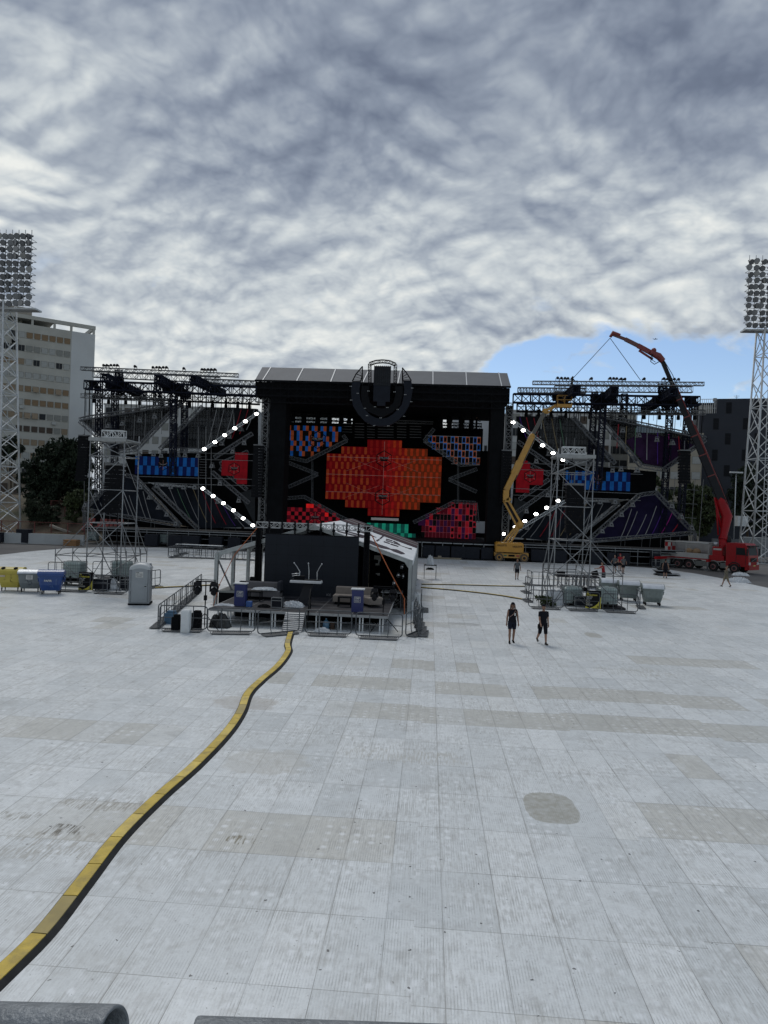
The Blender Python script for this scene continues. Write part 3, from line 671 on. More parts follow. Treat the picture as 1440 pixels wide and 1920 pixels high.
bli = thing('blinder_lamp', 'black lamp on the thin top truss', 'stage light', (0, -100, 0), 0, 'black lamps standing in clusters on the thin top trusses')
a = MB(); a.loft([[Vector((.16 * k * math.cos(R(i * 45)), y_, .30 + .16 * k * math.sin(R(i * 45)))) for i in range(8)] for k, y_ in ((1.1, -.2), (1, -.1), (.7, .15))]); a.bar((-.18, 0, .02), (-.18, 0, .3), .05); a.bar((.18, 0, .02), (.18, 0, .3), .05); a.build('lamp_body', FIXD, bli)
used = {}
def put(src, loc, label, rz=0):
    if src.name not in used: used[src.name] = 1; src.location = loc; src['label'] = label; src.rotation_euler = (0, 0, rz); return src
    return dup(src, loc, rz, label)
RED_STRIP = [EM('strip_' + n, c, .30) for n, c in (('white', (.30, .34, .38)), ('green', (.12, .26, .18)), ('red', (.40, .03, .05)), ('violet', (.10, .04, .34)), ('magenta', (.38, .03, .30)), ('sand', (.30, .26, .16)))]
SIDE = {0: 'left', 1: 'right'}
for mir in (0, 1):
    def W(px, py, Y):
        p = S(px, py, Y)
        if mir: p.x = 2 * XC - p.x
        return p
    side = SIDE[mir]
    wg = thing('stage_wing', f'scaffolded {side} wing of the stage with dark mesh panels and diagonal light trusses', 'stage wing', (XC + (22 if mir else -22), 87, 0), 0, None)
    T = lambda n, pts, Y, s_, m_, h=None, r=.03, bay=None: tr(n, pts, Y, s_, m_, wg, W, h, r, bay)
    T('top_truss', [(152, 691), (447, 704)], 83, .35, DSTEEL, .4, .035, .5)
    T('upper_truss', [(175, 702), (412, 713)], 85, .5, DSTEEL, .7, .035, .6)
    T('upper_truss', [(360, 714), (480, 719)], 86.5, .5, DSTEEL, .6, .04, .35)
    T('main_truss', [(160, 722), (482, 734)], 84, .7, NAVY, 1.0, .07, 1.0)
    T('main_truss', [(180, 738), (486, 751)], 90, .7, NAVY, 1.0, .07, 1.1)
    T('short_truss', [(152, 742), (245, 747), (330, 752)], 86, .3, DSTEEL, .5, .03, .5)
    for a_, b_, Ya, Yb in (((195, 707), (268, 742), 80, 93), ((296, 710), (352, 742), 80, 93), ((362, 711), (418, 738), 80, 93), ((222, 700), (228, 737), 83, 91)):
        mb = MB(); mb.truss(W(*a_, Ya), W(*b_, Yb), .8, .8, .6, .07); mb.build('cross_truss', NAVY, wg, world=True)
    for x_ in (186, 216, 326, 347, 296):
        lo = {186: 965, 216: 962, 326: 890, 347: 850, 296: 760}[x_]
        T('wing_tower', [(x_, 716), (x_ - 2, lo)], 88 if x_ != 326 else 85.5, .62, NAVY, .62, .055, .6)
    for x_ in (160, 168, 262, 276, 288, 308, 362, 372, 380, 388, 402, 430, 455):
        mb = MB(); mb.bar(W(x_, 726, 87.5), W(x_ - 1, 768 if x_ > 170 else 792, 87.5), .09); mb.build('hanger', BLKM, wg, world=True)
    for i_, (x_, h_) in enumerate(((175, .8), (205, .9), (232, .7), (310, 1.1), (322, 1.2), (338, .9), (405, .7))):
        mb = MB(); p_ = W(x_, 720 + (x_ - 160) * .036, 84.5); mb.box(p_, (.9, .8, h_), (0, R(12 * (i_ % 3 - 1)), R(20))); mb.box(p_ + Vector((.5, .1, -.5)), (.5, .5, .5)); mb.build('motor_box', BLKM, wg, world=True)
    # panels
    def panel(n, pts, Y, m_):
        mb = MB(); P_ = [W(x_, y_, Y) for x_, y_ in pts]
        mb.prism(P_ if not mir else P_[::-1], (0, .06, 0)); return mb.build(n, m_, wg, world=True)
    def lines(n, pts, Y, m_, nv, nh, wd=.035):
        P_ = [(W(x_, y_, Y).x, W(x_, y_, Y).z) for x_, y_ in pts]; xs = [p[0] for p in P_]; zs = [p[1] for p in P_]; mb = MB()
        def run(hor, c0):
            hits = []
            for (a0, a1), (b0, b1) in zip(P_, P_[1:] + P_[:1]):
                u0, v0, u1, v1 = (a1, a0, b1, b0) if hor else (a0, a1, b0, b1)
                if (u0 > c0) != (u1 > c0): hits.append(v0 + (v1 - v0) * (c0 - u0) / (u1 - u0))
            hits.sort()
            for h0, h1 in zip(hits[::2], hits[1::2]):
                mb.bar((h0, Y - .05, c0), (h1, Y - .05, c0), wd) if hor else mb.bar((c0, Y - .05, h0), (c0, Y - .05, h1), wd)
        for k in range(nv): run(False, min(xs) + (max(xs) - min(xs)) * (k + .5) / nv)
        for k in range(nh): run(True, min(zs) + (max(zs) - min(zs)) * (k + .5) / nh)
        return mb.build(n, m_, wg, world=True)
    up1 = [(150, 787), (205, 778), (338, 757), (255, 842), (216, 846)]
    up2 = [(380, 764), (438, 764), (438, 808), (384, 842), (302, 840)]
    up3 = [(438, 764), (484, 767), (484, 776), (440, 806)]
    lo1 = [(226, 890), (254, 896), (338, 985), (205, 963), (162, 950)]
    lo2 = [(296, 912), (378, 914), (474, 988), (372, 991)]
    panel('mesh_panel', up1, 89, SCR); lines('panel_grid', up1, 89, BLKM, 40, 8)
    panel('mesh_panel', up2, 89, SCR if not mir else SCR); lines('panel_grid', up2, 89, BLKM, 24, 7)
    panel('fabric_panel', up3, 88.9, GRD)
    if mir: panel('fabric_panel', [(172, 800), (200, 790), (262, 784), (290, 800), (254, 838), (216, 843)], 88.85, PLD)
    panel('fabric_panel', lo1, 88, NVD if not mir else BVD); panel('fabric_panel', lo2, 88, NVD)
    panel('fabric_panel', [(378, 846), (484, 776), (484, 990), (378, 914)], 91, DRAPE)
    panel('fabric_panel', [(256, 896), (292, 910), (370, 990), (342, 986)], 90, DRAPE)
    panel('fabric_panel', [(236, 852), (384, 848), (384, 914), (236, 900)], 91, DRAPE)
    panel('fabric_panel', [(448, 925), (478, 915), (478, 985)], 89.5, M('grey_tarpaulin', (.05, .055, .06), .7, 0, .2, 1))
    panel('fabric_panel', [(178, 957), (338, 987), (484, 992), (484, 1003), (172, 998)], 92.5, DRAPE)
    # coloured strips over the panels
    def strip(x0_, y0_, x1_, y1_, c_, Y=88.7, w_=.05):
        pts = [W(x0_ + (x1_ - x0_) * f, y0_ + (y1_ - y0_) * f + 3 * math.sin(f * 3.14) * (1 if y1_ > y0_ else -1), Y) for f in (0, .33, .66, 1)]
        mb = MB(); mb.path(pts, w_, 4); mb.build('light_strip', RED_STRIP[c_], wg, world=True)
    cols = [0, 1, 2, 3, 4, 2, 5, 0] if mir else [0, 0, 0, 0, 0, 0, 0, 0]
    for k, x_ in enumerate((406, 420, 437, 452, 465, 477)): strip(x_, 768, x_ - 14 - (6 - k), 768 + 78 - k * 8, ([1, 5, 5, 2, 2, 3] if mir else [0, 0, 0, 2, 2, 0])[k], 88.5, .04)
    for k, x_ in enumerate((180, 196, 213, 232, 250, 270, 286, 300)):
        strip(x_ + 3, 789 - k * 2.6, x_ - 4 + k, 838 - abs(k - 3) * 6, [5, 2, 4, 3, 0, 1, 5, 2][k] if mir else 0, 88.6, .05 if mir else .03)
    for k, x_ in enumerate((180, 198, 214, 226, 242, 258, 268)): strip(x_, 925 - k * 4 + (20 if k > 3 else 0), x_ + 16, 957 + k * 3.4, ([2, 4, 3, 0, 0, 0, 0] if mir else [0] * 7)[k], 87.8, .045)
    for k, x_ in enumerate((318, 332, 346, 362, 378, 398, 415, 432)): strip(x_, 916 + max(0, k - 4) * 12, x_ + 26, 972 + k * 2.3, ([0, 0, 5, 5, 2, 2, 0, 0] if mir else [0, 1, 0, 5, 2, 2, 3, 0])[k], 87.8, .035)
    # silver diagonal trusses
    G = STR
    for pts in ([(150, 787), (165, 783), (205, 777), (338, 756), (255, 843), (216, 847), (150, 790)], [(300, 842), (380, 762)], [(402, 858), (473, 813)], [(413, 870), (465, 847)], [(398, 885), (467, 943)], [(413, 878), (463, 918)],
                [(163, 950), (226, 889), (254, 895), (338, 985), (203, 963), (155, 955)], [(288, 913), (372, 992)], [(318, 842), (380, 845)], [(290, 908), (378, 912)]):
        T('light_truss', pts, 86.5, .4, G, .42, .035, .7)
    for pts in ([(380, 845), (484, 774)], [(378, 914), (478, 988)]): T('light_truss', pts, 85.5, .25, STEEL, .3, .028, .6)
    # scaffold behind
    mb = MB()
    for x_ in (254, 283, 290, 330, 352, 420, 428, 442): mb.bar(W(x_, 850, 92), W(x_, 1020, 92), .06)
    for x_ in (372, 386, 396): mb.bar(W(x_, 800, 85.8), W(x_, 1000, 85.8), .06)
    for y_ in (846, 858, 893, 905): mb.bar(W(250, y_, 86), W(478, y_ + 6, 86), .06)
    for y_ in (880, 905, 930, 955): mb.bar(W(165, y_, 92), W(240, y_, 92), .06)
    for x_ in (158, 172, 190, 206, 222, 240): mb.bar(W(x_, 860, 92), W(x_, 1025, 92), .06)
    for k in range(8): mb.bar(W(374, 856 + k * 5, 86), W(388, 856.5 + k * 5, 86), .04)
    mb.build('scaffold', DSTEEL, wg, world=True)
    T('base_truss', [(158, 956), (160, 994)], 88, .3, G, .3, .03)
    # deck, ledgers and skirts below
    ox = sorted((W(160, 1000, SY).x, W(480, 1000, SY).x))
    mb = MB(); mb.bb(ox[0], ox[1], SY, 93, DZ - .22, DZ - .05); mb.build('wing_deck', BLKM, wg, world=True)
    mb = MB()
    for zz, w_ in ((DZ + .02, .10), (DZ - .28, .08), (1.1, .05), (.35, .05)): mb.bar((ox[0], SY - .12, zz), (ox[1], SY - .12, zz), w_)
    k = 0; xx = ox[0]
    while xx < ox[1]: mb.bar((xx, SY - .12, 0.03), (xx, SY - .12, DZ + .1), .06); mb.bar((xx, SY + 3, 0.03), (xx, SY + 3, DZ), .06); xx += 2.57
    mb.build('base_scaffold', M('base_scaffold_steel', (.16, .17, .18), .5, .4, .25, 5), wg, world=True)
    mb = MB(); mb.bb(ox[0] + .5, ox[1], SY + 3.5, SY + 3.6, .02, DZ - .3); mb.build('wing_skirt', DRAPE, wg, world=True)
    # lamps
    li = 0
    spots1 = [(383, 842), (403, 829), (421.5, 816), (440.5, 803), (460, 790), (481, 776)]
    spots2 = [(380.5, 916), (399.5, 930), (419, 943.5), (437.5, 957), (456, 972), (474, 985)]
    if mir:
        rs1 = [(962, 792), (981, 807), (1017.5, 835), (1037, 849.5), (1055.5, 862)]
        rs2 = [(944, 1001), (966, 988.5), (984, 977), (1005, 964), (1025, 952), (1046, 939)]
        S1 = [S(x_, y_, 85) for x_, y_ in rs1]; S2 = [S(x_, y_, 85) for x_, y_ in rs2]
    else: S1 = [W(x_, y_, 85) for x_, y_ in spots1]; S2 = [W(x_, y_, 85) for x_, y_ in spots2]
    ordn = ['first', 'second', 'third', 'fourth', 'fifth', 'sixth']
    for nm_, LST in (('upper', S1), ('lower', S2)):
        LST = sorted(LST, key=lambda p: p.x)
        for i_, p_ in enumerate(LST): put(lit, p_, f'glowing white floodlight, {ordn[i_]} from the left in the {nm_} lit row on the {side} wing')
    un = [(204, 800, 'top'), (230, 796, 'top'), (262, 790, 'top'), (290, 783, 'top'), (260, 853, 'middle'), (288, 853, 'middle'), (302, 856, 'middle'), (334, 855, 'middle'), (347, 855, 'middle'), (372, 856, 'middle'), (402, 835, 'slope'), (416, 833, 'slope'), (430, 820, 'slope'), (452, 806, 'slope'), (437, 848, 'slope'), (458, 832, 'slope'),
          (398, 875, 'slope'), (412, 908, 'slope'), (448, 940, 'lower'), (264, 915, 'lower'), (281, 934, 'lower'), (298, 953, 'lower'), (313, 966, 'lower'), (331, 983, 'lower'), (295, 912, 'lower'), (320, 914, 'lower'), (345, 915, 'lower'), (366, 915, 'lower'), (161, 948, 'lower'), (180, 930, 'lower'), (196, 912, 'lower'), (445, 970, 'lower'), (408, 942, 'lower')]
    where = {'top': 'under the top edge of the', 'middle': 'above the blue screen on the', 'slope': 'near the red screen on the', 'lower': 'along the lower trusses of the'}
    for x_, y_, z_ in un: put(stl, W(x_, y_, 86), f'unlit grey stage light {where[z_]} {side} wing', R(random.uniform(-25, 25)))
    for cl, (cx_, n_) in enumerate(((208, 5), (254, 1), (300, 5), (345, 1), (391, 5))):
        for k in range(n_):
            p_ = W(cx_ + (k - (n_ - 1) / 2) * 6.3, 691 + (cx_ - 152) * .044, 83); p_.z += .22
            put(bli, p_, f'black lamp in the {["outermost", "second", "middle", "fourth", "innermost"][cl]} cluster on the top truss of the {side} wing', R(random.uniform(-20, 20)))
# lamps and cables hanging under the main trusses
hng = thing('hanging_lamp', 'x', 'stage light', (0, -100, 0), 0, 'black lamps hanging under the main trusses')
a = MB(); a.bev((0, 0, -.2), (.42, .36, .3), .05); a.loft([[Vector((k * .2 * math.cos(R(i * 45)), k * .2 * math.sin(R(i * 45)), z_)) for i in range(8)] for k, z_ in ((.7, -.35), (1, -.55), (1.1, -.95), (.6, -1.0))]); a.build('lamp_body', BLKM, hng)
a = MB(); a.bb(-.05, .05, -.05, .05, -.05, .3); a.build('clamp', BLKM, hng)
for mir in (0, 1):
    side = SIDE[mir]
    for k, (px, py) in enumerate(((176, 741), (204, 743), (236, 744), (262, 745), (304, 748), (318, 749), (338, 749), (356, 750), (398, 751), (424, 752), (446, 752), (468, 753))):
        p_ = S(px, py, 89.5)
        if mir: p_.x = 2 * XC - p_.x
        put(hng, p_, f'black lamp hanging under the {["outer", "middle", "inner"][k // 4]} part of the main truss of the {side} wing', R(random.uniform(0, 90)))
    mb = MB(); random.seed(70 + mir)
    for k in range(34):
        px = 160 + k * 9.4 + random.uniform(-3, 3); a_ = S(px, 735 + random.uniform(0, 8), 88.2); b_ = S(px - .6, 765 + random.uniform(-6, 22), 88.2)
        if mir: a_.x = 2 * XC - a_.x; b_.x = 2 * XC - b_.x
        mb.bar(a_, b_, random.choice((.03, .05, .07)))
    a_, b_ = S(158, 737, 88.2), S(482, 749, 88.2)
    if mir: a_.x = 2 * XC - a_.x; b_.x = 2 * XC - b_.x
    mb.bar(a_, b_, .06)
    wgo = [o for o in C.objects if o.name.startswith('stage_wing')][mir]; mb.build('cable', BLKM, wgo, world=True)
for k, (px, py) in enumerate(((549, 770), (570, 773), (596, 774), (618, 776), (640, 777), (655, 778), (826, 783), (843, 784), (866, 785), (884, 786))):
    put(hng, S(px, py, 96.6), f'dark lamp silhouetted in the daylight gap above the upper {"left" if px < 700 else "right"} stage screen', R(k * 30))
for o in [x for x in C.objects if x.name.startswith('hanging_lamp') and 'silhouetted' in x['label']]: o.scale = (1.7, 1.7, 1.5)
# side screens
bs = [EM('led_azure', (.010, .115, .42), .5), EM('led_navy', (.005, .012, .09), .5), BLKL]
sb, e_ = led('led_screen', 'wide blue checked LED screen on the left wing', [(254, 855), (372, 859), (372, 893), (254, 889)], 85.9, 16, 2, lambda i, j: None if (i in (6, 7) and j == 0) else (i + j) % 2, bs, 'LED screens on the stage')
hexlogo(sb, (e_[0] + e_[1]) / 2 - .4, (e_[2] + e_[3]) / 2 + .1, 85.7, .65, THIN)
sb, e_ = led('led_screen', 'wide blue checked LED screen on the right wing', [(1061, 884), (1181, 886), (1181, 919), (1061, 917)], 85.9, 16, 2, lambda i, j: None if i in (8, 9) and j == 0 else (i + j) % 2, bs, 'LED screens on the stage')
hexlogo(sb, (e_[0] + e_[1]) / 2, (e_[2] + e_[3]) / 2 + .1, 85.7, .65, THIN)
rp = [EM('led_scarlet', (.30, .008, .016), .5)]
sb, e_ = led('led_screen', 'red arrow-shaped LED screen on the left wing', [(416, 863), (441, 862), (441, 849), (463, 849), (463, 908), (442, 905), (441, 892), (416, 890)], 86, 10, 12, lambda i, j: 0, rp, 'LED screens on the stage', gap=.0)
p = S(439, 879, 85.8); hexlogo(sb, p.x, p.z, 85.8, .75, THIN)
sb, e_ = led('led_screen', 'red arrow-shaped LED screen on the right wing', [(969, 868), (991, 864), (993, 878), (1018, 882), (1018, 908), (993, 911), (993, 924), (968, 922)], 86, 10, 12, lambda i, j: 0, rp, 'LED screens on the stage', gap=.0)
p = S(994, 893, 85.8); hexlogo(sb, p.x, p.z, 85.8, .75, THIN)
# line arrays
def line_array(c, n, label, w_=1.1, h_=.36, curve=.01, cut_=None):
    t = thing('line_array_speaker', label, 'speaker', c, 0, 'hanging line array speakers')
    for k in range(n):
        a = MB(); dz_ = -(k + .5) * h_; ty = -curve * k * k * .6
        a.loft([[Vector((sx_ * w_ / 2, y_ + ty, dz_ + s_ * h_ * .47 * f)) for sx_, s_ in ((-1, -1), (1, -1), (1, 1), (-1, 1))] for y_, f in ((-.35, 1), (-.33, 1), (.3, .7))], smooth=False)
        a.build('cabinet', BLKM, t)
    a = MB(); a.bb(-w_ / 2, w_ / 2, -.4, .5, .02, .14); a.bar((0, 0, .1), (0, 0, 1.2), .06); a.build('flying_frame', DSTEEL, t); return t
line_array(S(486, 836, 83.2), 18, 'tall black speaker column hanging left of the stage opening', 1.2, .34, .002)
line_array(S(950, 846, 84.05), 18, 'tall black speaker column hanging right of the stage opening', 1.2, .34, .002)
line_array(S(158.5, 818, 83.2), 16, 'black speaker column hanging at the outer end of the left wing', 1.2, .34, .004)
line_array(S(1283, 846, 83.2), 11, 'black speaker column hanging against the beige building at the outer right', 1.2, .34, .006)
# ------------------------------------------------------------ surroundings
def PD(px, py, D): return Vector((0, 0, CAMZ)) + ray(px, py) * D
random.seed(21)
# slope behind the left wall, low ground right
GRASS = M('dry_slope_grass', (.085, .070, .048), .95, 0, .35, .35, bump=.5, dirt=((.045, .055, .028), .9))
mb = MB(); rows = []
for j, (Y_, z_) in enumerate(((86.5, .2), (91, 1.6), (98, 3.4), (106, 5.2), (118, 6.0), (140, 6.2))):
    rows.append([Vector((-95 + i * 4, Y_ + random.uniform(-.6, .6), max(.05, z_ + random.uniform(-.3, .3) - max(0, (-95 + i * 4) + 46) * .12))) for i in range(17)])
for a_, b_ in zip(rows, rows[1:]):
    for i in range(16): mb.quad(a_[i], a_[i + 1], b_[i + 1], b_[i])
struct(mb.build('grassy_slope', GRASS, smooth=True))
mb = MB()
for a_, b_ in zip([(25, 972), (45, 975), (62, 979)], [(45, 975), (62, 979), (70, 984)]): mb.beam(PD(*a_, 99), PD(*b_, 99), .7, .25)
struct(mb.build('footpath', M('pale_concrete', (.24, .23, .20), .9)))
mb = MB()
for a_, b_ in zip([(95, 985), (110, 991), (125, 996)], [(110, 991), (125, 996), (140, 1000)]): mb.beam(PD(*a_, 93), PD(*b_, 93), .7, .25)
struct(mb.build('footpath', MATS['pale_concrete']))
WALLM = M('whitewashed_concrete', (.33, .345, .35), .8, 0, .08, .6, dirt=((.20, .20, .19), .5))
mb = MB(); a_, b_ = g(-90, 1015), g(157, 1023); mb.beam((a_.x, a_.y, .62), (b_.x, b_.y, .62), .3, 1.2)
tag(mb.build('perimeter_wall', WALLM), 'low white concrete wall along the track at the left', 'wall')
RFE = M('red_fence_paint', (.13, .035, .028), .7, .1, .25, 4)
def fence(A_, B_, h, n, label, m_, parts_=True):
    t = thing('mesh_fence', label, 'fence', A_)
    A_, B_ = Vector(A_), Vector(B_); k = (B_ - A_) / n
    for i in range(n + 1):
        mb = MB(); mb.bar(k * i, k * i + Vector((0, 0, h)), .09); mb.build('post', m_, t)
    for i in range(n):
        mb = MB(); a = k * i; b_ = k * (i + 1)
        for zz in (.08, h - .05): mb.bar(a + Vector((0, 0, zz)), b_ + Vector((0, 0, zz)), .05)
        for s_ in range(1, 12): f = a.lerp(b_, s_ / 12); mb.bar(f + Vector((0, 0, .08)), f + Vector((0, 0, h - .05)), .012)
        mb.build('fence_panel', m_, t)
    return t
a_, b_ = PD(-60, 997, 86), PD(158, 1004, 86); fence((a_.x, a_.y, 1.1), (b_.x, b_.y, 1.1), 1.35, 7, 'rusty red fence standing just behind the low white wall', RFE)
a_, b_ = PD(95, 962, 98), PD(175, 966, 98); fence((a_.x, a_.y, 2.8), (b_.x, b_.y, 2.8), 2.2, 3, 'red fence part way up the slope under the dark tree', RFE)
a_, b_ = PD(1275, 1010, 104), PD(1420, 1012, 104); fence((a_.x, a_.y, .1), (b_.x, b_.y, .1), 2.0, 6, 'low rusty fence behind the crane truck', RFE)
# ---- buildings
def facade(name, label, A_, B_, zt, depth, left_extra, wall_m, group=None):
    A_, B_ = Vector((A_.x, A_.y, 0)), Vector((B_.x, B_.y, 0)); u_ = (B_ - A_).normalized(); rz = math.atan2(u_.y, u_.x)
    t = thing(name, label, 'building', B_, rz, group); Lh = (B_ - A_).length
    t['_L'] = Lh; return t, Lh
def tolocal(t, px, py):               # meet the facade plane of a building
    inv = Matrix.Rotation(-t.rotation_euler.z, 3, 'Z'); o = inv @ (Vector((0, 0, CAMZ)) - t.location); d = inv @ ray(px, py); k = -o.y / d.y
    return o + d * k
PLAS = M('aged_grey_plaster', (.38, .38, .35), .85, 0, .07, .25, dirt=((.27, .26, .23), .6)); PLW = M('pale_plaster_gable', (.47, .49, .50), .85, 0, .05, .2, dirt=((.38, .38, .37), .4))
WFR = M('window_frame_grey', (.17, .17, .16), .6); shut = {k: M('shutter_' + k, c, .6, 0, .1, 3) for k, c in {'tan': (.22, .17, .115), 'ochre': (.19, .13, .075), 'brown': (.07, .055, .045), 'pale': (.31, .32, .31), 'grey': (.20, .205, .19), 'dark': (.025, .028, .032)}.items()}
ab, Lh = facade('apartment_block', 'tall grey apartment block with rows of shuttered windows behind the left floodlight tower', PD(22, 586, 150), PD(179, 612, 159.6), 43.9, 13, 14, PLAS)
del ab['_L']
mb = MB(); mb.bb(-36, -4.9, 0, 13, 0, 42.0); mb.build('wall', PLAS, ab)
mb = MB(); mb.bb(-4.9, 0, -.05, 13, 0, 42.0); mb.build('gable_wall', PLW, ab)
mb = MB()
for k in range(14): mb.bb(-36, -4.9, -.06, 0, 1.9 + 2.85 * k, 2.15 + 2.85 * k)
mb.build('floor_band', M('band_plaster', (.36, .36, .33), .85, 0, .06, .4), ab)
mb = MB(); mb.bb(-36, -8.5, -.1, 13.1, 43.1, 43.9); mb.bb(-8.5, .05, -.1, .5, 43.1, 43.9); mb.bb(-8.5, .05, 12.4, 13.1, 43.1, 43.9); mb.bb(-.45, .05, .5, 12.4, 43.1, 43.9); mb.build('roof_canopy', PLAS, ab)
for x_ in (-.5, -5.2, -8.6, -13, -18, -24, -30):
    mb = MB(); mb.bb(x_, x_ + .45, 0, .45, 42, 43.1); mb.bb(x_, x_ + .45, 12.4, 12.85, 42, 43.1); mb.build('roof_column', PLAS, ab)
mb = MB(); mb.bb(-36, -14.5, 2.5, 10, 42, 43.1); mb.build('roof_storey', shut['grey'], ab)
mb = MB(); mb.bb(-19.0, -12.5, 3, 9, 43.9, 45.9); mb.bb(-18.6, -12.9, 3.3, 8.7, 45.9, 46.2); mb.build('lift_house', M('weathered_render', (.25, .23, .20), .9), ab)
winm = {}
def window(parent, x_, z_, kind, w_=1.15, h_=1.2, sub=True):
    key = (kind, w_, h_)
    if key not in winm:
        a = MB(); a.bb(-w_ / 2 - .07, w_ / 2 + .07, -.05, .02, -h_ / 2 - .07, h_ / 2 + .07); fr = a.build('window', WFR, parent)
        a = MB()
        if kind == 'open': a.add([(-w_ / 2, -.07, h_ / 2), (w_ / 2, -.07, h_ / 2), (w_ / 2, -.65, -h_ / 2), (-w_ / 2, -.65, -h_ / 2)], [(0, 1, 2, 3)])
        else: a.bb(-w_ / 2, w_ / 2, -.09, -.05, -h_ / 2, h_ / 2)
        if kind == 'glazed': a.mat(1); a.bb(-.04, .04, -.12, -.09, -h_ / 2, h_ / 2)
        pn = a.build('shutter', [shut['tan' if kind == 'open' else ('dark' if kind == 'glazed' else kind)], WFR], fr); winm[key] = (fr.data, pn.data)
    else:
        fr = bpy.data.objects.new('window', winm[key][0]); C.objects.link(fr); fr.parent = parent
        pn = bpy.data.objects.new('shutter', winm[key][1]); C.objects.link(pn); pn.parent = fr
    fr.location = (x_, 0, z_); return fr
rows_ = ['pppppptttttt', 'ppppggggpggg', 'tddtotppgppp', 'pppppppppppp', 'dottttooootto'[:12], 'tgpppphhhhhh', 'ttttttOOdggg', 'pppppbbbbbgt', 'tttttttttttt']
rows_[4] = 'gttttthOhhOh'; rows_[2] = 'bddottpGppGp'; rows_[1] = 'pppGGGggppgg'; rows_[0] = 'ppppGphhhhhh'; rows_[5] = 'tGpppphhhhhh'[:12]
kd_ = {'p': 'pale', 't': 'tan', 'h': 'ochre', 'g': 'grey', 'b': 'brown', 'd': 'dark', 'o': 'ochre', 'O': 'open', 'G': 'glazed'}
for r_ in range(8):
    for c_ in range(12): window(ab, -5.75 - (11 - c_) * 1.5, 39.6 - r_ * 2.85, kd_[rows_[r_][c_]])
mb = MB()
for r_ in range(13):
    for c_ in range(20):
        if c_ >= 8 and r_ < 8: continue
        x_ = -5.75 - (19 - c_) * 1.5; z_ = 39.6 - r_ * 2.85; mb.mat(0); mb.bb(x_ - .64, x_ + .64, -.05, .02, z_ - .67, z_ + .67); mb.mat(random.choice([1, 1, 2, 3])); mb.bb(x_ - .575, x_ + .575, -.09, -.05, z_ - .6, z_ + .6)
o_ = mb.build('window', [WFR, shut['tan'], shut['pale'], shut['brown']], ab); o_['kind'] = 'stuff'
for x_, z_ in ((-18.6, 38.3), (-19.2, 32.9), (-14.4, 24.2), (-8.0, 21.3)):
    mb = MB(); mb.bb(x_ - .4, x_ + .4, -.5, -.12, z_ - .3, z_ + .3); mb.build('air_conditioner', M('ac_casing', (.34, .35, .34), .5), ab)
for x_, z_ in ((-16.1, 38.2), (-19.3, 24.0)):
    mb = MB(); mb.prism([(x_ - .6, -.3, z_ + .3), (x_ + .7, -.3, z_ + .2), (x_ + .4, -.4, z_ - .8), (x_ - .1, -.5, z_ - .5), (x_ - .5, -.4, z_ - .9)], (0, .1, 0)); mb.build('washing', DRAPE, ab)
# lower white annexe in front of it
def block(label, px0, px1, pyt, D, m_, depth=10, nx=6, nz=4, wk='pale', skew=0, win=(1.2, 1.4), roofm=None, zb=0, top=1.6, group=None, name='apartment_building'):
    t, L_ = facade(name, label, PD(px0, pyt, D - skew), PD(px1, pyt, D + skew), 0, depth, 0, m_, group); del t['_L']
    zt = (PD(px0, pyt, D - skew).z + PD(px1, pyt, D + skew).z) / 2
    zt = PD(px0, pyt, D - skew).z if skew >= 0 else zt
    mb = MB(); mb.bb(-L_, 0, 0, depth, zb, zt - .3); mb.build('wall', m_, t)
    mb = MB(); mb.bb(-L_ - .15, .15, -.15, depth + .15, zt - .3, zt); mb.build('roof', roofm or m_, t)
    for j in range(nz):
        for i in range(nx):
            window(t, -L_ + L_ * (i + .5) / nx, zt - top - j * 2.9, wk if isinstance(wk, str) else random.choice(wk), *win)
    return t, L_, zt
block('low white annexe with ribbed windows at the foot of the tall apartment block', 18, 125, 868, 140, PLAS, 8, 9, 3, ['grey', 'glazed'], win=(1.3, 1.2))
block('small beige hut with rusty frame left of the dark tree', -30, 46, 886, 118, M('beige_render', (.22, .19, .155), .9, 0, .1, .5), 5, 3, 1, 'brown', win=(1.2, 1.6), top=2.4)
BB_ = M('warm_grey_facade', (.27, .27, .25), .85, 0, .08, .3, dirt=((.18, .18, .16), .5)); BW = M('pale_facade', (.40, .41, .41), .85, 0, .06, .3, dirt=((.3, .3, .3), .5))
block('long pale apartment building seen through the left wing scaffold', 196, 480, 756, 150, BW, 12, 16, 5, ['pale', 'grey', 'brown', 'glazed'])
block('pale building seen in the gap at the left of the stage opening', 515, 612, 765, 160, BW, 12, 5, 5, ['pale', 'grey', 'tan'])
block('pale building with a narrow slot window right of the stage opening', 850, 934, 768, 158, M('white_gable', (.42, .44, .46), .8, 0, .05, .3), 12, 2, 1, 'dark', win=(.5, 3.5), top=9.5)
block('pale apartment building with balconies behind the right wing', 958, 1148, 768, 145, BW, 12, 9, 5, ['pale', 'grey', 'brown', 'glazed'], win=(1.3, 1.5))
block('grey green building with roof terrace windows above the right wing', 1136, 1194, 772, 150, BB_, 9, 4, 4, ['glazed', 'dark'], win=(1.4, 1.5), top=2.2)
block('beige apartment building between the right wing and the dark grey block', 1180, 1318, 812, 135, M('beige_facade', (.30, .275, .225), .85, 0, .07, .3, dirt=((.2, .18, .15), .5)), 10, 7, 4, ['glazed', 'pale', 'dark'], skew=-2, win=(1.4, 1.3), top=2.2)
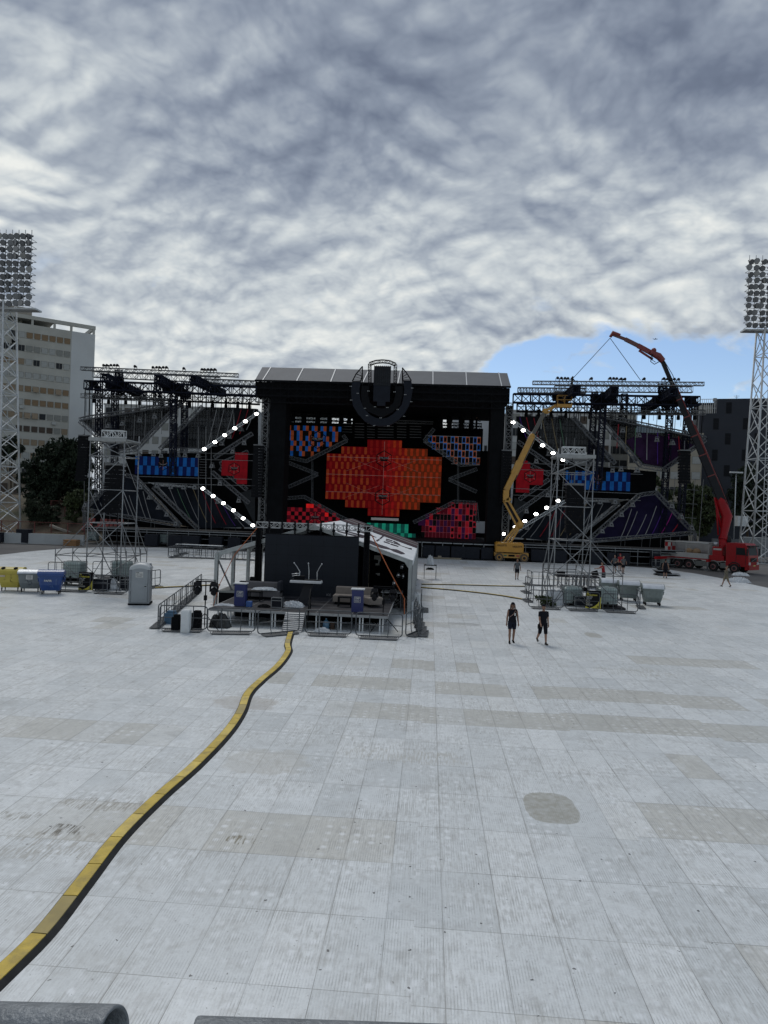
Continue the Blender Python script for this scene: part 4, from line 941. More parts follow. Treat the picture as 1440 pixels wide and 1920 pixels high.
# dark grey block
DGB = M('anthracite_facade', (.036, .040, .050), .7, 0, .06, .3, dirt=((.03, .034, .042), .4))
db, Lh = facade('office_block', 'dark grey modern block with narrow staggered windows at the right', PD(1313, 748, 135), PD(1480, 742, 130.5), 0, 12, 0, DGB); del db['_L']
ztd = PD(1313, 748, 135).z; nx_, nz_ = tolocal(db, 1343.5, 775).x, tolocal(db, 1330, 775).z
mb = MB(); mb.bb(-Lh, nx_, 0, 12, 0, nz_); mb.bb(nx_, 0, 0, 12, 0, ztd); mb.bb(-Lh, nx_, 5, 12, nz_, ztd - .002); mb.build('wall', DGB, db)
mb = MB()
for k in range(1, 5): zz = ztd - k * 5.95; mb.bb(-Lh, 0, -.015, 0, zz - .03, zz + .03)
mb.build('facade_joint', M('joint_shadow_gap', (.045, .048, .055), .8), db)
mb = MB()
for k in range(9): x_ = -Lh + (nx_ + Lh) * k / 8; mb.bar((x_ + .03, .1, nz_), (x_ + .03, .1, ztd), .07)
mb.bar((-Lh, .1, ztd - .05), (nx_, .1, ztd - .05), .1); mb.bar((-Lh + .05, .1, ztd - .05), (-Lh + .05, 5, ztd - .05), .1); mb.bar((-Lh + .05, .1, nz_ + 1), (nx_, .1, nz_ + 1), .06); mb.build('terrace_frame', WHT, db)
mb = MB(); mb.bb(-Lh + .2, nx_ - .1, 4.8, 4.98, nz_ + .01, ztd - .5); mb.build('terrace_wall', M('terrace_beige', (.30, .29, .26), .8), db)
for px, py in ((1366.8, 764.7), (1342.5, 794.8), (1398.5, 794.4), (1364.7, 822.8), (1340.3, 853.4), (1396.3, 853.4), (1362.5, 882.7), (1338, 912), (1394, 912), (1360, 941), (1336, 970), (1422, 764), (1420, 823), (1418, 883)):
    p_ = tolocal(db, px, py); mb = MB(); mb.bb(-.50, .50, -.03, .02, -1.07, 1.07); f_ = mb.build('window', M('dark_frame', (.015, .017, .021), .6), db); f_.location = (p_.x, 0, p_.z)
    mb = MB(); mb.bb(-.42, .42, -.045, -.03, -.99, .3); mb.bb(-.42, .42, -.045, -.03, .36, .99); mb.build('pane', M('dark_glass', (.006, .007, .010), .5, 0, .1), f_)
mb = MB(); p_ = tolocal(db, 1388, 745); mb.bar((p_.x, 4, ztd), (p_.x, 4, ztd + 1.3), .06); mb.bar((p_.x - .5, 4, ztd + 1.1), (p_.x + .5, 4, ztd + 1.1), .05); mb.bar((p_.x - .3, 4, ztd + .8), (p_.x + .3, 4, ztd + .8), .05); mb.build('aerial', DSTEEL, db)
mb = MB(); mb.bb(p_.x - 4.2, p_.x - 3.6, 3, 3.6, ztd, ztd + .6); mb.build('roof_vent', DSTEEL, db)
# ---- trees
def leafmat(n, c):
    m_ = bpy.data.materials.new(n); m_.use_nodes = True; t_ = m_.node_tree; b = t_.nodes['Principled BSDF']; b.inputs['Roughness'].default_value = .75; b.inputs['Specular IOR Level'].default_value = .25
    ge = N(t_, 'ShaderNodeNewGeometry'); cl = ramp(t_, noise(t_, ge.outputs['Position'], .7, 5, .65), [(.3, tuple(k * .6 for k in c)), (.52, c), (.75, (c[0] * 1.7, c[1] * 1.6, c[2] * 1.3))])
    L(t_, cl, b.inputs['Base Color']); return m_
LF1 = leafmat('dark_leaves', (.016, .026, .015)); LF2 = leafmat('olive_leaves', (.030, .040, .024)); LF3 = leafmat('green_leaves', (.045, .060, .026)); BARK = M('bark', (.07, .055, .04), .9, 0, .3, 4, bump=.5)
def tree(label, base, h, blobs, lm, n, ls=.34, name='tree', cat='tree', trunk=.3):
    t = thing(name, label, cat, base); mb = MB(); random.seed(int(base[0] * 10) + n)
    mb.path([(0, 0, -.5), (.1, 0, h * .18), (-.05, .1, h * .4), (0, 0, h * .6)], [trunk, trunk * .75, trunk * .5, trunk * .2], 8)
    for b_ in blobs[:7]: mb.path([(0, 0, h * .25), (b_[0] * .5, b_[1] * .5, (h * .3 + b_[2]) * .5), (b_[0] * .9, b_[1] * .9, b_[2])], [trunk * .4, trunk * .25, trunk * .08], 6)
    mb.build('trunk', BARK, t)
    vs, fs = [], []; tot = sum(b_[3] ** 2 for b_ in blobs)
    for (bx, by, bz, br_) in blobs:
        k = int(n * br_ ** 2 / tot); tw = [(random.gauss(0, 1), random.gauss(0, 1), random.gauss(0, 1)) for _ in range(max(8, k // 22))]
        tw = [Vector(v).normalized() * (random.uniform(.55, 1.08)) for v in tw]
        for _ in range(k):
            c_ = random.choice(tw) * br_ + Vector((random.gauss(0, .17), random.gauss(0, .17), random.gauss(0, .13))) * max(br_ * .7, .6)
            c_ = Vector((bx + c_.x, by + c_.y, bz + c_.z * .85)); s_ = ls * random.uniform(.5, 1.25)
            e = Euler((random.uniform(0, 6.3), random.uniform(0, 6.3), random.uniform(0, 6.3))).to_matrix(); o_ = len(vs)
            vs += [c_ + e @ Vector(v) for v in ((-s_, 0, 0), (0, -s_ * .45, 0), (s_, 0, 0), (0, s_ * .45, .1 * s_))]; fs.append((o_, o_ + 1, o_ + 2, o_ + 3))
    mb = MB(); mb.v = vs; mb.f = fs; mb.m = [0] * len(fs); mb.sm = [False] * len(fs); mb.build('crown', lm, t); return t
def blobs(px, D, base, spec): # spec: (px,py,radius px)
    out_ = []
    for (a, b_, r_) in spec:
        p_ = PD(a, b_, D) - Vector(base); out_.append((p_.x, p_.y + random.uniform(-1, 1), p_.z, r_ / 1332 * D))
    return out_
def tr_px(label, D, bpx, zb, spec, lm, n, **k):
    p_ = PD(bpx, 960, D); base = (p_.x, p_.y, zb); bl = blobs(bpx, D, base, spec); h = max(b_[2] + b_[3] for b_ in bl); return tree(label, base, h, bl, lm, n, **k)
tr_px('big dark dense tree in front of the tall apartment block', 104, 108, 4.5, [(85, 865, 30), (120, 850, 32), (148, 842, 28), (70, 890, 28), (100, 895, 36), (140, 885, 34), (75, 920, 28), (115, 925, 32), (150, 925, 26), (95, 850, 16), (155, 870, 22), (60, 905, 16)], LF1, 15000)
tr_px('thin tree behind the left floodlight tower', 112, 18, 5.0, [(15, 835, 16), (30, 840, 12), (5, 850, 18), (25, 822, 8), (28, 856, 9)], LF1, 2200, ls=.3, trunk=.2)
tr_px('grey green olive bush on the slope below the dark tree', 95, 78, 2.6, [(70, 955, 20), (90, 962, 18), (75, 972, 15), (95, 975, 12), (62, 965, 12), (68, 940, 10)], LF2, 3600, ls=.26, name='bush', cat='bush', trunk=.15)
tr_px('lighter green bush beside the left wing of the stage', 96, 143, 3.0, [(140, 938, 17), (152, 930, 14), (130, 950, 12), (150, 955, 16), (140, 968, 12)], LF3, 3200, ls=.26, name='bush', cat='bush', trunk=.15)
tr_px('green tree between the right wing and the crane truck', 112, 1305, .2, [(1290, 930, 24), (1315, 935, 25), (1278, 955, 22), (1300, 960, 28), (1325, 965, 22), (1335, 945, 14), (1290, 985, 20), (1318, 988, 18), (1282, 915, 10)], LF3, 9000)
tr_px('dark tree behind the right floodlight tower', 122, 1402, .2, [(1395, 900, 22), (1410, 885, 18), (1385, 930, 20), (1405, 945, 26), (1425, 920, 26), (1390, 965, 18), (1420, 975, 22), (1440, 950, 20)], LF1, 8000)
tr_px('pale leaved tree seen through the gap under the right wing', 110, 1225, .2, [(1225, 905, 18), (1240, 925, 16), (1215, 935, 16), (1235, 950, 18)], LF3, 2500)
tr_px('trees behind the gap beside the red screen on the left wing', 112, 455, .2, [(440, 935, 18), (460, 925, 18), (470, 950, 20), (445, 960, 16)], LF2, 2500)
tr_px('trees behind the gap beside the red screen on the right wing', 112, 985, .2, [(975, 955, 18), (995, 948, 18), (1012, 965, 20), (985, 975, 16)], LF2, 2500)
# grey container and wall behind the truck
mb = MB(); a_, b_ = PD(1395, 985, 100), PD(1470, 990, 98); mb.beam((a_.x, a_.y, 2.1), (b_.x, b_.y, 2.1), 2.4, 2.6)
for k in range(14): p_ = Vector((a_.x, a_.y - 1.23, 2.1)).lerp(Vector((b_.x, b_.y - 1.23, 2.1)), (k + .5) / 14); mb.box(p_, (.18, .06, 2.3))
tag(mb.build('site_cabin', M('cabin_grey', (.24, .26, .27), .6, .1, .08, 1)), 'pale grey ribbed site cabin behind the truck cab', 'cabin')
mb = MB(); a_, b_ = PD(1335, 1000, 108), PD(1410, 1003, 108); mb.beam((a_.x, a_.y, 1.4), (b_.x, b_.y, 1.4), .3, 2.8)
tag(mb.build('boundary_wall', M('grey_blockwork', (.12, .125, .13), .9, 0, .15, .8)), 'grey block wall between the tree and the right floodlight tower', 'wall')
mb = MB(); p_ = PD(1390, 977, 112); mb.box(p_, (1.6, 1.2, 1.6)); tag(mb.build('cabinet', WHT), 'small white cabinet standing left of the right floodlight tower', 'cabinet')
# ---- floodlight towers
FLS = M('white_lattice_paint', (.50, .52, .53), .5, .1, .1, 2, dirt=((.3, .29, .27), .5))
def flood_tower(label, base, zt, hw0, hw1, cols, rows, z_lo, pitch, xoff=0, ladder=0, n=14, bw=.10):
    t = thing('floodlight_tower', label, 'floodlight tower', base)
    for sx_ in (-1, 1):
        for sy_ in (-1, 1):
            mb = MB(); mb.tube((sx_ * hw0, sy_ * hw0, 0), (sx_ * hw1, sy_ * hw1, zt), .13, 6); mb.build('leg', FLS, t)
    mb = MB()
    for k in range(n):
        z0, z1 = zt * k / n, zt * (k + 1) / n; a0 = hw0 + (hw1 - hw0) * k / n; a1 = hw0 + (hw1 - hw0) * (k + 1) / n
        for (c0, c1) in (((-1, -1), (1, -1)), ((1, -1), (1, 1)), ((1, 1), (-1, 1)), ((-1, 1), (-1, -1))):
            mb.bar((c0[0] * a0, c0[1] * a0, z0), (c1[0] * a1, c1[1] * a1, z1), bw); mb.bar((c1[0] * a0, c1[1] * a0, z0), (c0[0] * a1, c0[1] * a1, z1), bw)
            if k % 2 == 0: mb.bar((c0[0] * a0, c0[1] * a0, z0), (c1[0] * a0, c1[1] * a0, z0), bw)
    mb.build('bracing', FLS, t)
    mb = MB()
    for s_ in (-.25, .25): mb.bar((s_ + ladder, 0, 0), (s_ + ladder, 0, zt), .07)
    for k in range(int(zt / .6)): mb.bar((-.25 + ladder, 0, k * .6), (.25 + ladder, 0, k * .6), .05)
    mb.build('ladder', FLS, t)
    mb = MB(); x0 = xoff - (cols - 1) * pitch / 2
    for c_ in range(cols): mb.bar((x0 + c_ * pitch, -.6, z_lo - .4), (x0 + c_ * pitch, -.6, z_lo + rows * pitch), .07)
    for r_ in range(rows): mb.bar((x0, -.6, z_lo + r_ * pitch - .3), (x0 + (cols - 1) * pitch, -.6, z_lo + r_ * pitch - .3), .06); mb.bar((x0, .6, z_lo + r_ * pitch - .3), (x0 + (cols - 1) * pitch, .6, z_lo + r_ * pitch - .3), .06); [mb.bar((x0 + c_ * pitch, -.6, z_lo + r_ * pitch - .3), (x0 + c_ * pitch, .6, z_lo + r_ * pitch - .3), .05) for c_ in range(0, cols, 2)]
    mb.bb(x0 - .3, x0 + cols * pitch, -.7, .8, z_lo - .75, z_lo - .55)
    mb.build('lamp_rack', FLS, t)
    mb = MB(); mb.loft([[Vector((r_ * math.cos(R(i * 36)), y_ - .1, r_ * math.sin(R(i * 36)))) for i in range(10)] for y_, r_ in ((-.28, .33), (-.20, .34), (.02, .24), (.16, .12), (.34, .10))]); me_ = None
    first = mb.build('floodlight', M('floodlight_shell', (.07, .075, .08), .45, .3, .3, 6), t)
    cov = MB(); cov.disc((0, -.385, 0), (0, 1, 0), .3, .02, 10); cg = cov.build('lamp_glass_front', M('floodlight_glass', (.20, .21, .22), .2, .2, .1), first)
    k = 0
    for r_ in range(rows):
        for c_ in range(cols):
            o_ = first
            if k: o_ = first.copy(); C.objects.link(o_); e_ = cg.copy(); C.objects.link(e_); e_.parent = o_
            o_.location = (x0 + c_ * pitch, -.75, z_lo + r_ * pitch); o_.scale = (1.15, 1.15, 1.15); o_.rotation_euler = (R(22 + random.uniform(-14, 14)), 0, R(random.uniform(-35, 35))); k += 1
    return t
D_ = 90; cpx = 1; b0 = PD(-15, 1000, D_); zl = 5.8 + (924 - 572) / 1332 * D_
flood_tower('white lattice floodlight tower with a rack of round lamps at the left edge', (b0.x, b0.y, 0), zl + .2, 2.35, 1.35, 9, 11, zl, .835, .95, 0, 13, .09)
D_ = 97; zl = 5.8 + (975 - 611) / 1332 * D_; bt = PD(1444, 620, D_)
flood_tower('white tapering floodlight tower with a rack of round lamps at the right edge', (bt.x, bt.y, 0), zl - .4, 2.1, 1.25, 8, 11, zl, .86, -.35, .3, 9, .09)
mb = MB()
t = thing('street_lamp', 'slim grey street lamp in front of the dark grey block', 'street lamp', tuple(Vector((PD(1376, 1000, 108).x, PD(1376, 1000, 108).y, 0))))
zt_ = PD(1381, 886, 108).z; mb.tube((0, 0, 0), (0, 0, zt_), .1, 8, .06); mb.build('pole', STEEL, t); mb = MB(); mb.bev((0, 0, zt_), (1.9, .5, .2), .05); mb.build('lamp_head', FLS, t)
# red seats block at far left of the stage
gs = thing('grandstand', 'small grandstand with red seats behind the left delay tower', 'grandstand', tuple(PD(193, 990, 94) * 1.0 * Vector((0, 0, 0)).length if False else (PD(193, 990, 94).x, PD(193, 990, 94).y, 0)))
mb = MB(); [mb.bb(-2.6, 2.6, -1 + k * .8, 3, .0 if k == 0 else 1.0 + .5 * (k - 1), 1.0 + .5 * k) for k in range(4)]; mb.build('terrace', M('terrace_concrete', (.06, .055, .05), .9), gs)
RS = M('red_seat_plastic', (.30, .055, .05), .5, 0, .15)
for r_ in range(4):
    for c_ in range(9):
        if random.random() < .12: continue
        mb = MB(); x_ = -2.3 + c_ * .56; y_ = -.8 + r_ * .8; z_ = 1.0 + .5 * r_; mb.bb(x_ - .2, x_ + .2, y_ + .1, y_ + .15, z_ + .35, z_ + .8); mb.bb(x_ - .2, x_ + .2, y_ - .3, y_ + .1, z_ + .3, z_ + .35); mb.build('seat', RS, gs)
# ------------------------------------------------------------ scaffold delay towers
SCF = M('scaffold_tube', (.22, .23, .24), .45, .5, .25, 6); SCD = M('scaffold_tube_dull', (.14, .145, .15), .5, .4, .25, 6)
def delay_tower(label, fl, s_, out_left, out_right, flip=False):
    t = thing('scaffold_tower', label, 'scaffold tower', (fl.x + s_ / 2, fl.y + s_ / 2, 0)); h = s_ / 2; lv = [0.1, 2.07, 4.15, 6.22, 8.3, 9.25]; r_ = .036
    for x_ in (-h, h):
        for y_ in (-h, h):
            mb = MB(); mb.tube((x_, y_, .02), (x_, y_, 9.75), r_, 6); mb.disc((x_, y_, .035), (0, 0, 1), .09, .03, 8)
            for z_ in lv[1:]: mb.disc((x_, y_, z_), (0, 0, 1), .065, .07, 8)
            mb.build('standard', SCF, t)
    for i_, z_ in enumerate(lv):
        mb = MB()
        for a_, b_ in (((-h, -h), (h, -h)), ((h, -h), (h, h)), ((h, h), (-h, h)), ((-h, h), (-h, -h))): mb.tube((*a_, z_), (*b_, z_), .025, 6)
        mb.build('ledger_ring', SCF, t)
    mb = MB()
    for i_ in range(1, 5):
        z0, z1 = lv[i_], lv[i_ + 1]; sg = -1 if flip else 1
        a_, b_ = (-h * sg, z0), (h * sg, z1)
        mb.tube((a_[0], -h - .04, z0), (b_[0], -h - .04, z1), .024, 6)
        if i_ in (1, 4): mb.tube((b_[0], -h + .02, z0), (a_[0], -h + .02, z1), .024, 6)
        for x_ in (-h, h): mb.tube((x_, -h, z1), (x_, h, z0), .022, 6)
        if i_ == 4: mb.tube((-h, h, z0), (h, h, z1), .022, 6)
    mb.build('diagonal_brace', SCF, t)
    # wider foot with outriggers
    for sgn, o_ in ((-1, out_left), (1, out_right)):
        mb = MB(); X_ = sgn * (h + o_)
        for y_ in (-h, h):
            mb.tube((X_, y_, .02), (X_, y_, 2.5), .028, 6); mb.tube((X_, y_, 2.07), (sgn * h, y_, 4.15), .026, 6); mb.tube((sgn * h, y_, 2.07), (X_, y_, 2.07), .025, 6); mb.tube((sgn * h, y_, .3), (X_, y_, 2.07), .024, 6) if sgn < 0 else mb.tube((sgn * h, y_, 2.07), (X_, y_, .3), .024, 6)
        mb.tube((X_, -h, 2.07), (X_, h, 2.07), .025, 6); mb.tube((X_, -h, .12), (X_, h, .12), .025, 6); mb.build('outrigger', SCD, t)
    mb = MB()
    for x_ in (-h, h): mb.tube((x_, h + 1.9, .02), (x_, h + 1.9, 2.5), .028, 6); mb.tube((x_, h + 1.9, 2.07), (x_, h, 4.15), .026, 6); mb.tube((x_, h + 1.9, 2.07), (x_, h, 2.07), .025, 6); mb.tube((x_, h + 1.9, .2), (x_, h, 2.07), .024, 6)
    mb.tube((-h, h + 1.9, 2.07), (h, h + 1.9, 2.07), .025, 6); mb.tube((-h, -h, .15), (h, h, 2.0), .024, 6); mb.tube((h, -h, .15), (-h, h, 2.0), .024, 6); mb.tube((-h, -h, .2), (0, -h, 2.07), .024, 6); mb.tube((h, -h, .2), (0, -h, 2.07), .024, 6)
    mb.build('base_bracing', SCD, t)
    mb = MB(); mb.bb(-h - .1, h + .1, -h - .05, h + .05, 9.29, 9.36); mb.bb(-h - .1, h + .1, -h - .07, -h - .05, 9.2, 9.42); mb.build('top_platform', M('scaffold_board', (.27, .28, .28), .6, .2, .15, 3), t)
    mb = MB(); mb.truss((-.7, -.2, 9.72), (.7, -.2, 9.72), .42, .42, .35, .028); mb.build('short_beam', WHT, t)
    mb = MB(); mb.tube((0, 0, 9.5), (0, 0, 8.6), .015, 6); mb.bev((0, 0, 8.6), (.35, .35, .5), .06); mb.tube((-.1, .6, 9), (.1, .7, .1), .03, 6); mb.build('chain_hoist', BLKM, t)
    return t
fl = g(160.5, 1106); TL = fl; delay_tower('left scaffold delay tower behind the yellow, grey and blue waste bins', fl, 2.15, 2.0, .35)
line_array((fl.x + 1.15, fl.y + 1.1, 7.75), 11, 'black speaker column hanging inside the left scaffold delay tower', 1.05, .27, .006)
fr = g(1036, 1139); TRt = fr; delay_tower('right scaffold delay tower behind the second warning sign', fr, 2.15, .35, 2.0, True)
line_array((fr.x + 1.25, fr.y + 1.1, 7.55), 11, 'black speaker column hanging inside the right scaffold delay tower', 1.05, .27, .006)
# ------------------------------------------------------------ crowd barriers
def barrier_proto():
    t = thing('crowd_barrier', 'x', 'barrier', (0, -50, 0), 0, 'grey steel crowd barriers')
    W_, H_, c_ = 1.02, 1.10, .14
    pts = []
    for (cx_, cz_, a0) in ((W_ - c_, .10 + c_, -90), (W_ - c_, H_ - c_, 0), (-W_ + c_, H_ - c_, 90), (-W_ + c_, .10 + c_, 180)):
        for k in range(4): a = R(a0 + k * 30); pts.append((cx_ + c_ * math.cos(a), 0, cz_ + c_ * math.sin(a)))
    mb = MB(); mb.path(pts, .027, 6, close=True); mb.build('frame', BARR, t)
    mb = MB(); mb.tube((-W_ + .02, 0, .58), (W_ - .02, 0, .58), .018, 6)
    for x_ in (-.42, .42): mb.path([(x_, 0, H_), (x_, 0, .55), (x_ - .02 * x_, -.02, .3), (x_ * .92, -.07, .05)], .019, 6)
    mb.build('rail', BARR, t)
    mb = MB(); mb.bb(-.80, .80, -.40, .06, .03, .055)
    for k in range(18): mb.bb(-.78 + k * .09, -.75 + k * .09, -.40, .06, .055, .068)
    mb.path([(-W_ + .1, 0, .12), (-.86, -.16, .05), (-.80, -.40, .045), (.80, -.40, .045), (.86, -.16, .05), (W_ - .1, 0, .12)], .018, 6)
    mb.build('foot_plate', DSTEEL, t)
    return t
bar0 = barrier_proto(); bused = [0]
def barrier(x_, y_, rz, label, z=0.03, sc_=1):
    if not bused[0]: bused[0] = 1; bar0.location = (x_, y_, z); bar0.rotation_euler = (0, 0, rz); bar0['label'] = label; return bar0
    return dup(bar0, (x_, y_, z), rz, label)
def bpx(px0, py0, px1, py1, label, flip=False, adj=0):
    a_, b_ = g(px0, py0, .03), g(px1, py1, .03); m_ = (a_ + b_) / 2; rz = math.atan2(b_.y - a_.y, b_.x - a_.x) + (math.pi if flip else 0); return barrier(m_.x, m_.y, rz + adj, label)
# ring round the front-of-house tent
bpx(299, 1182, 387, 1184, 'steel crowd barrier at the left end of the front row, before the white box')
bpx(389, 1187, 477, 1188, 'steel crowd barrier in the front row with the black bin bag behind it')
bpx(482, 1193, 561, 1186, 'crooked steel crowd barrier in front of the deck ramp')
bpx(572, 1190, 658, 1193, 'steel crowd barrier in the front row with the blue water bottle behind it')
bpx(664, 1195, 756, 1199, 'steel crowd barrier at the right end of the front row, before the light stand')
bpx(762, 1199, 789, 1180, 'steel crowd barrier turned at the right front corner of the deck', adj=R(-8))
la, lb_ = g(296, 1181, .03), g(377, 1109, .03); nb = max(3, round((lb_ - la).length / 2.08)); rzl = math.atan2(lb_.y - la.y, lb_.x - la.x)
for k in range(nb):
    p_ = la.lerp(lb_, (k + .5) / nb); barrier(p_.x, p_.y, rzl + math.pi, f'{["nearest", "second", "third", "fourth", "fifth", "sixth", "seventh", "eighth"][k]} steel crowd barrier of the row along the left side of the tent')
for k in range(4):
    p_ = g(786, 1190 - k * 8); barrier(p_.x - .08 * k, p_.y, R(88), f'{["nearest", "second", "third", "farthest"][k]} steel crowd barrier of the stack by the right tent post')
p_ = g(789, 1150); barrier(p_.x, p_.y + .9, R(90), 'single steel crowd barrier behind the stack by the right tent post')
# left tower
bpx(104, 1108, 168, 1110, 'steel crowd barrier carrying the left warning sign')
bpx(174, 1112, 238, 1114, 'steel crowd barrier between the left warning sign and the toilet')
p_ = g(283, 1103); barrier(p_.x, p_.y, R(78), 'steel crowd barrier standing edge-on just right of the toilet')
p_ = g(106, 1085); barrier(p_.x + .4, p_.y, R(0), 'steel crowd barrier at the back of the left delay tower')
p_ = g(200, 1083); barrier(p_.x, p_.y, R(3), 'steel crowd barrier behind the water tanks of the left delay tower')
# right tower
bpx(990, 1140, 1056, 1143, 'leftmost steel crowd barrier along the front of the right delay tower')
bpx(1060, 1144, 1124, 1146, 'steel crowd barrier carrying the right warning sign')
bpx(1131, 1147, 1194, 1150, 'rightmost steel crowd barrier along the front of the right delay tower')
p_ = g(993, 1128); barrier(p_.x, p_.y, R(-86), 'nearest steel crowd barrier on the left side of the right delay tower')
p_ = g(990, 1112); barrier(p_.x, p_.y, R(-86), 'second steel crowd barrier on the left side of the right delay tower')
p_ = g(993, 1097); barrier(p_.x, p_.y, R(-86), 'farthest steel crowd barrier on the left side of the right delay tower')
for k, (x_, y_) in enumerate(((1020, 1100), (1072, 1101), (1124, 1103))): p_ = g(x_, y_); barrier(p_.x, p_.y, R(180), f'{["left", "middle", "right"][k]} steel crowd barrier behind the right delay tower')
p_ = g(1196, 1140); barrier(p_.x, p_.y, R(80), 'steel crowd barrier closing the right side of the right delay tower')
# far pen near the stage
for k in range(7):
    p_ = g(335 + k * 23, 1046 + k * .9); barrier(p_.x, p_.y, R(0), f'{["first", "second", "third", "fourth", "fifth", "sixth", "seventh"][k]} crowd barrier from the left in the far pen before the left wing')
for k in range(3):
    p_ = g(324 + k * 9, 1046 - k * 3.5); barrier(p_.x, p_.y, R(84), f'{["near", "middle", "far"][k]} crowd barrier on the left end of the far pen')
# tables inside the far pen
for k, (x_, y_) in enumerate(((352, 1040), (395, 1042))):
    p_ = g(x_, y_); t = thing('folding_table', f'{["left", "right"][k]} low table with a pale top inside the far barrier pen', 'table', tuple(p_)); mb = MB(); mb.bb(-1.2, 1.2, -.4, .4, 1.05, 1.1); mb.build('table_top', WHT, t)
    for a_ in (-1.1, 1.1):
        mb = MB(); mb.bar((a_, -.35, .03), (a_, -.35, 1.05), .05); mb.bar((a_, .35, .03), (a_, .35, 1.05), .05); mb.bar((a_, -.35, .5), (a_, .35, .5), .04); mb.build('leg_frame', BARR, t)
# ------------------------------------------------------------ water tanks
WTR = M('milky_tank_plastic', (.30, .37, .36), .35, 0, .12, 2); PAL = M('dark_pallet', (.03, .03, .032), .8)
def ibc(x_, y_, rz, label, z=.03, src=[None]):
    if src[0]: return dup(src[0], (x_, y_, z), rz, label)
    t = thing('water_tank', label, 'water tank', (x_, y_, z), rz, 'caged water tanks'); src[0] = t
    mb = MB(); mb.bev((0, 0, .68), (1.12, .92, .98), .09); mb.disc((0, 0, 1.19), (0, 0, 1), .11, .06, 12); mb.build('tank', WTR, t)
    mb = MB()
    for k in range(9):
        x0 = -.6 + k * .15; mb.tube((x0, -.5, .17), (x0, -.5, 1.17), .010, 4); mb.tube((x0, .5, .17), (x0, .5, 1.17), .010, 4)
    for k in range(7):
        y0 = -.5 + k * .1667; mb.tube((-.6, y0, .17), (-.6, y0, 1.17), .010, 4); mb.tube((.6, y0, .17), (.6, y0, 1.17), .010, 4)
    for k in range(6):
        z_ = .17 + k * .2
        for a_, b_ in (((-.6, -.51), (.6, -.51)), ((.61, -.5), (.61, .5)), ((.6, .51), (-.6, .51)), ((-.61, .5), (-.61, -.5))): mb.tube((*a_, z_), (*b_, z_), .013, 4)
    for y0 in (-.2, .2): mb.tube((-.6, y0, 1.19), (.6, y0, 1.19), .013, 4)
    mb.build('cage', DSTEEL, t)
    mb = MB()
    for x0 in (-.5, 0, .5): mb.bb(x0 - .07, x0 + .07, -.5, .5, 0, .12)
    mb.bb(-.6, .6, -.5, .5, .12, .165); mb.build('pallet', PAL, t); mb = MB(); mb.disc((0, -.50, .24), (0, 1, 0), .06, .12, 8); mb.build('valve', DRAPE, t); return t
def plinth(x_, y_, w_, d_, h_, label, nm='ballast_platform', cat='platform'):
    mb = MB(); mb.bb(x_ - w_ / 2, x_ + w_ / 2, y_ - d_ / 2, y_ + d_ / 2, .03 + h_ - .12, .03 + h_)
    for sx_ in (-1, 1):
        for sy_ in (-1, 1): mb.bb(x_ + sx_ * (w_ / 2 - .12) - .08, x_ + sx_ * (w_ / 2 - .12) + .08, y_ + sy_ * (d_ / 2 - .1) - .08, y_ + sy_ * (d_ / 2 - .1) + .08, .03, .03 + h_ - .12)
    return tag(mb.build(nm, PAL), label, cat)
p_ = g(143, 1098); plinth(p_.x, p_.y, 2.2, 1.3, .34, 'low dark platform carrying the left tank of the left delay tower'); ibc(p_.x - .15, p_.y, 0, 'caged water tank directly behind the left warning sign', .37)
p_ = g(222, 1096); plinth(p_.x, p_.y + .2, 2.2, 1.3, .34, 'low dark platform carrying the right tank of the left delay tower'); ibc(p_.x + .1, p_.y + .3, 0, 'caged water tank half hidden behind the toilet', .37)
p_ = g(1072, 1136); ibc(p_.x, p_.y + .2, R(4), 'caged water tank left of the right warning sign')
p_ = g(1137, 1141); plinth(p_.x, p_.y, 2.0, 1.3, .12, 'low dark pallet under the tank at the right warning sign'); ibc(p_.x, p_.y + .1, R(-3), 'caged water tank right of the right warning sign', .15)
def spx(px, Yg, side): return S(px, 1030, Yg).x
for px, lb in ((174, 'under the outer end of the left wing'), (306, 'under the left wing, left of two'), (322, 'under the left wing, right of two'), (1246, 'under the outer end of the right wing')):
    ibc(S(px, 1030, SY + .9).x, SY + .9, 0, f'caged water tank {lb}', .28)
# ------------------------------------------------------------ flight cases and black boxes along the stage front
CASE = M('flight_case_laminate', (.012, .014, .020), .5, 0, .2, 3); EDG = M('case_edge', (.22, .23, .24), .4, .6, .15)
def case(c, d, label, rz=0, edge=True, src=None, group='black flight cases and boxes below the stage', m_=None, name='flight_case', cat='flight case'):
    t = thing(name, label, cat, c, rz, group); mb = MB(); mb.bev((0, 0, .12 + d[2] / 2), d, .03); mb.build('body', m_ or CASE, t)
    if edge:
        mb = MB(); x, y, z0, z1 = d[0] / 2, d[1] / 2, .12, .12 + d[2]
        for a_ in (-x, x):
            mb.bar((a_, -y, z0), (a_, -y, z1), .03); mb.bar((a_, y, z0), (a_, y, z1), .03)
        for z_ in (z0, z1, z0 + d[2] * .7): mb.bar((-x, -y, z_), (x, -y, z_), .03)
        mb.build('edging', EDG, t)
    for sx_ in (-1, 1):
        for sy_ in (-1, 1): mb = MB(); mb.disc((sx_ * (d[0] / 2 - .12), sy_ * (d[1] / 2 - .12), .06), (1, 0, 0), .06, .04, 10); mb.build('castor', RUB, t)
    return t
desc = ['left of the boom lift', 'between tent and boom lift', 'right of the tent roof', 'behind the far barrier pen', 'left end of the far pen', 'under the left wing', 'beside the water tanks', 'near the right wing', 'under the right wing', 'by the right water tank']
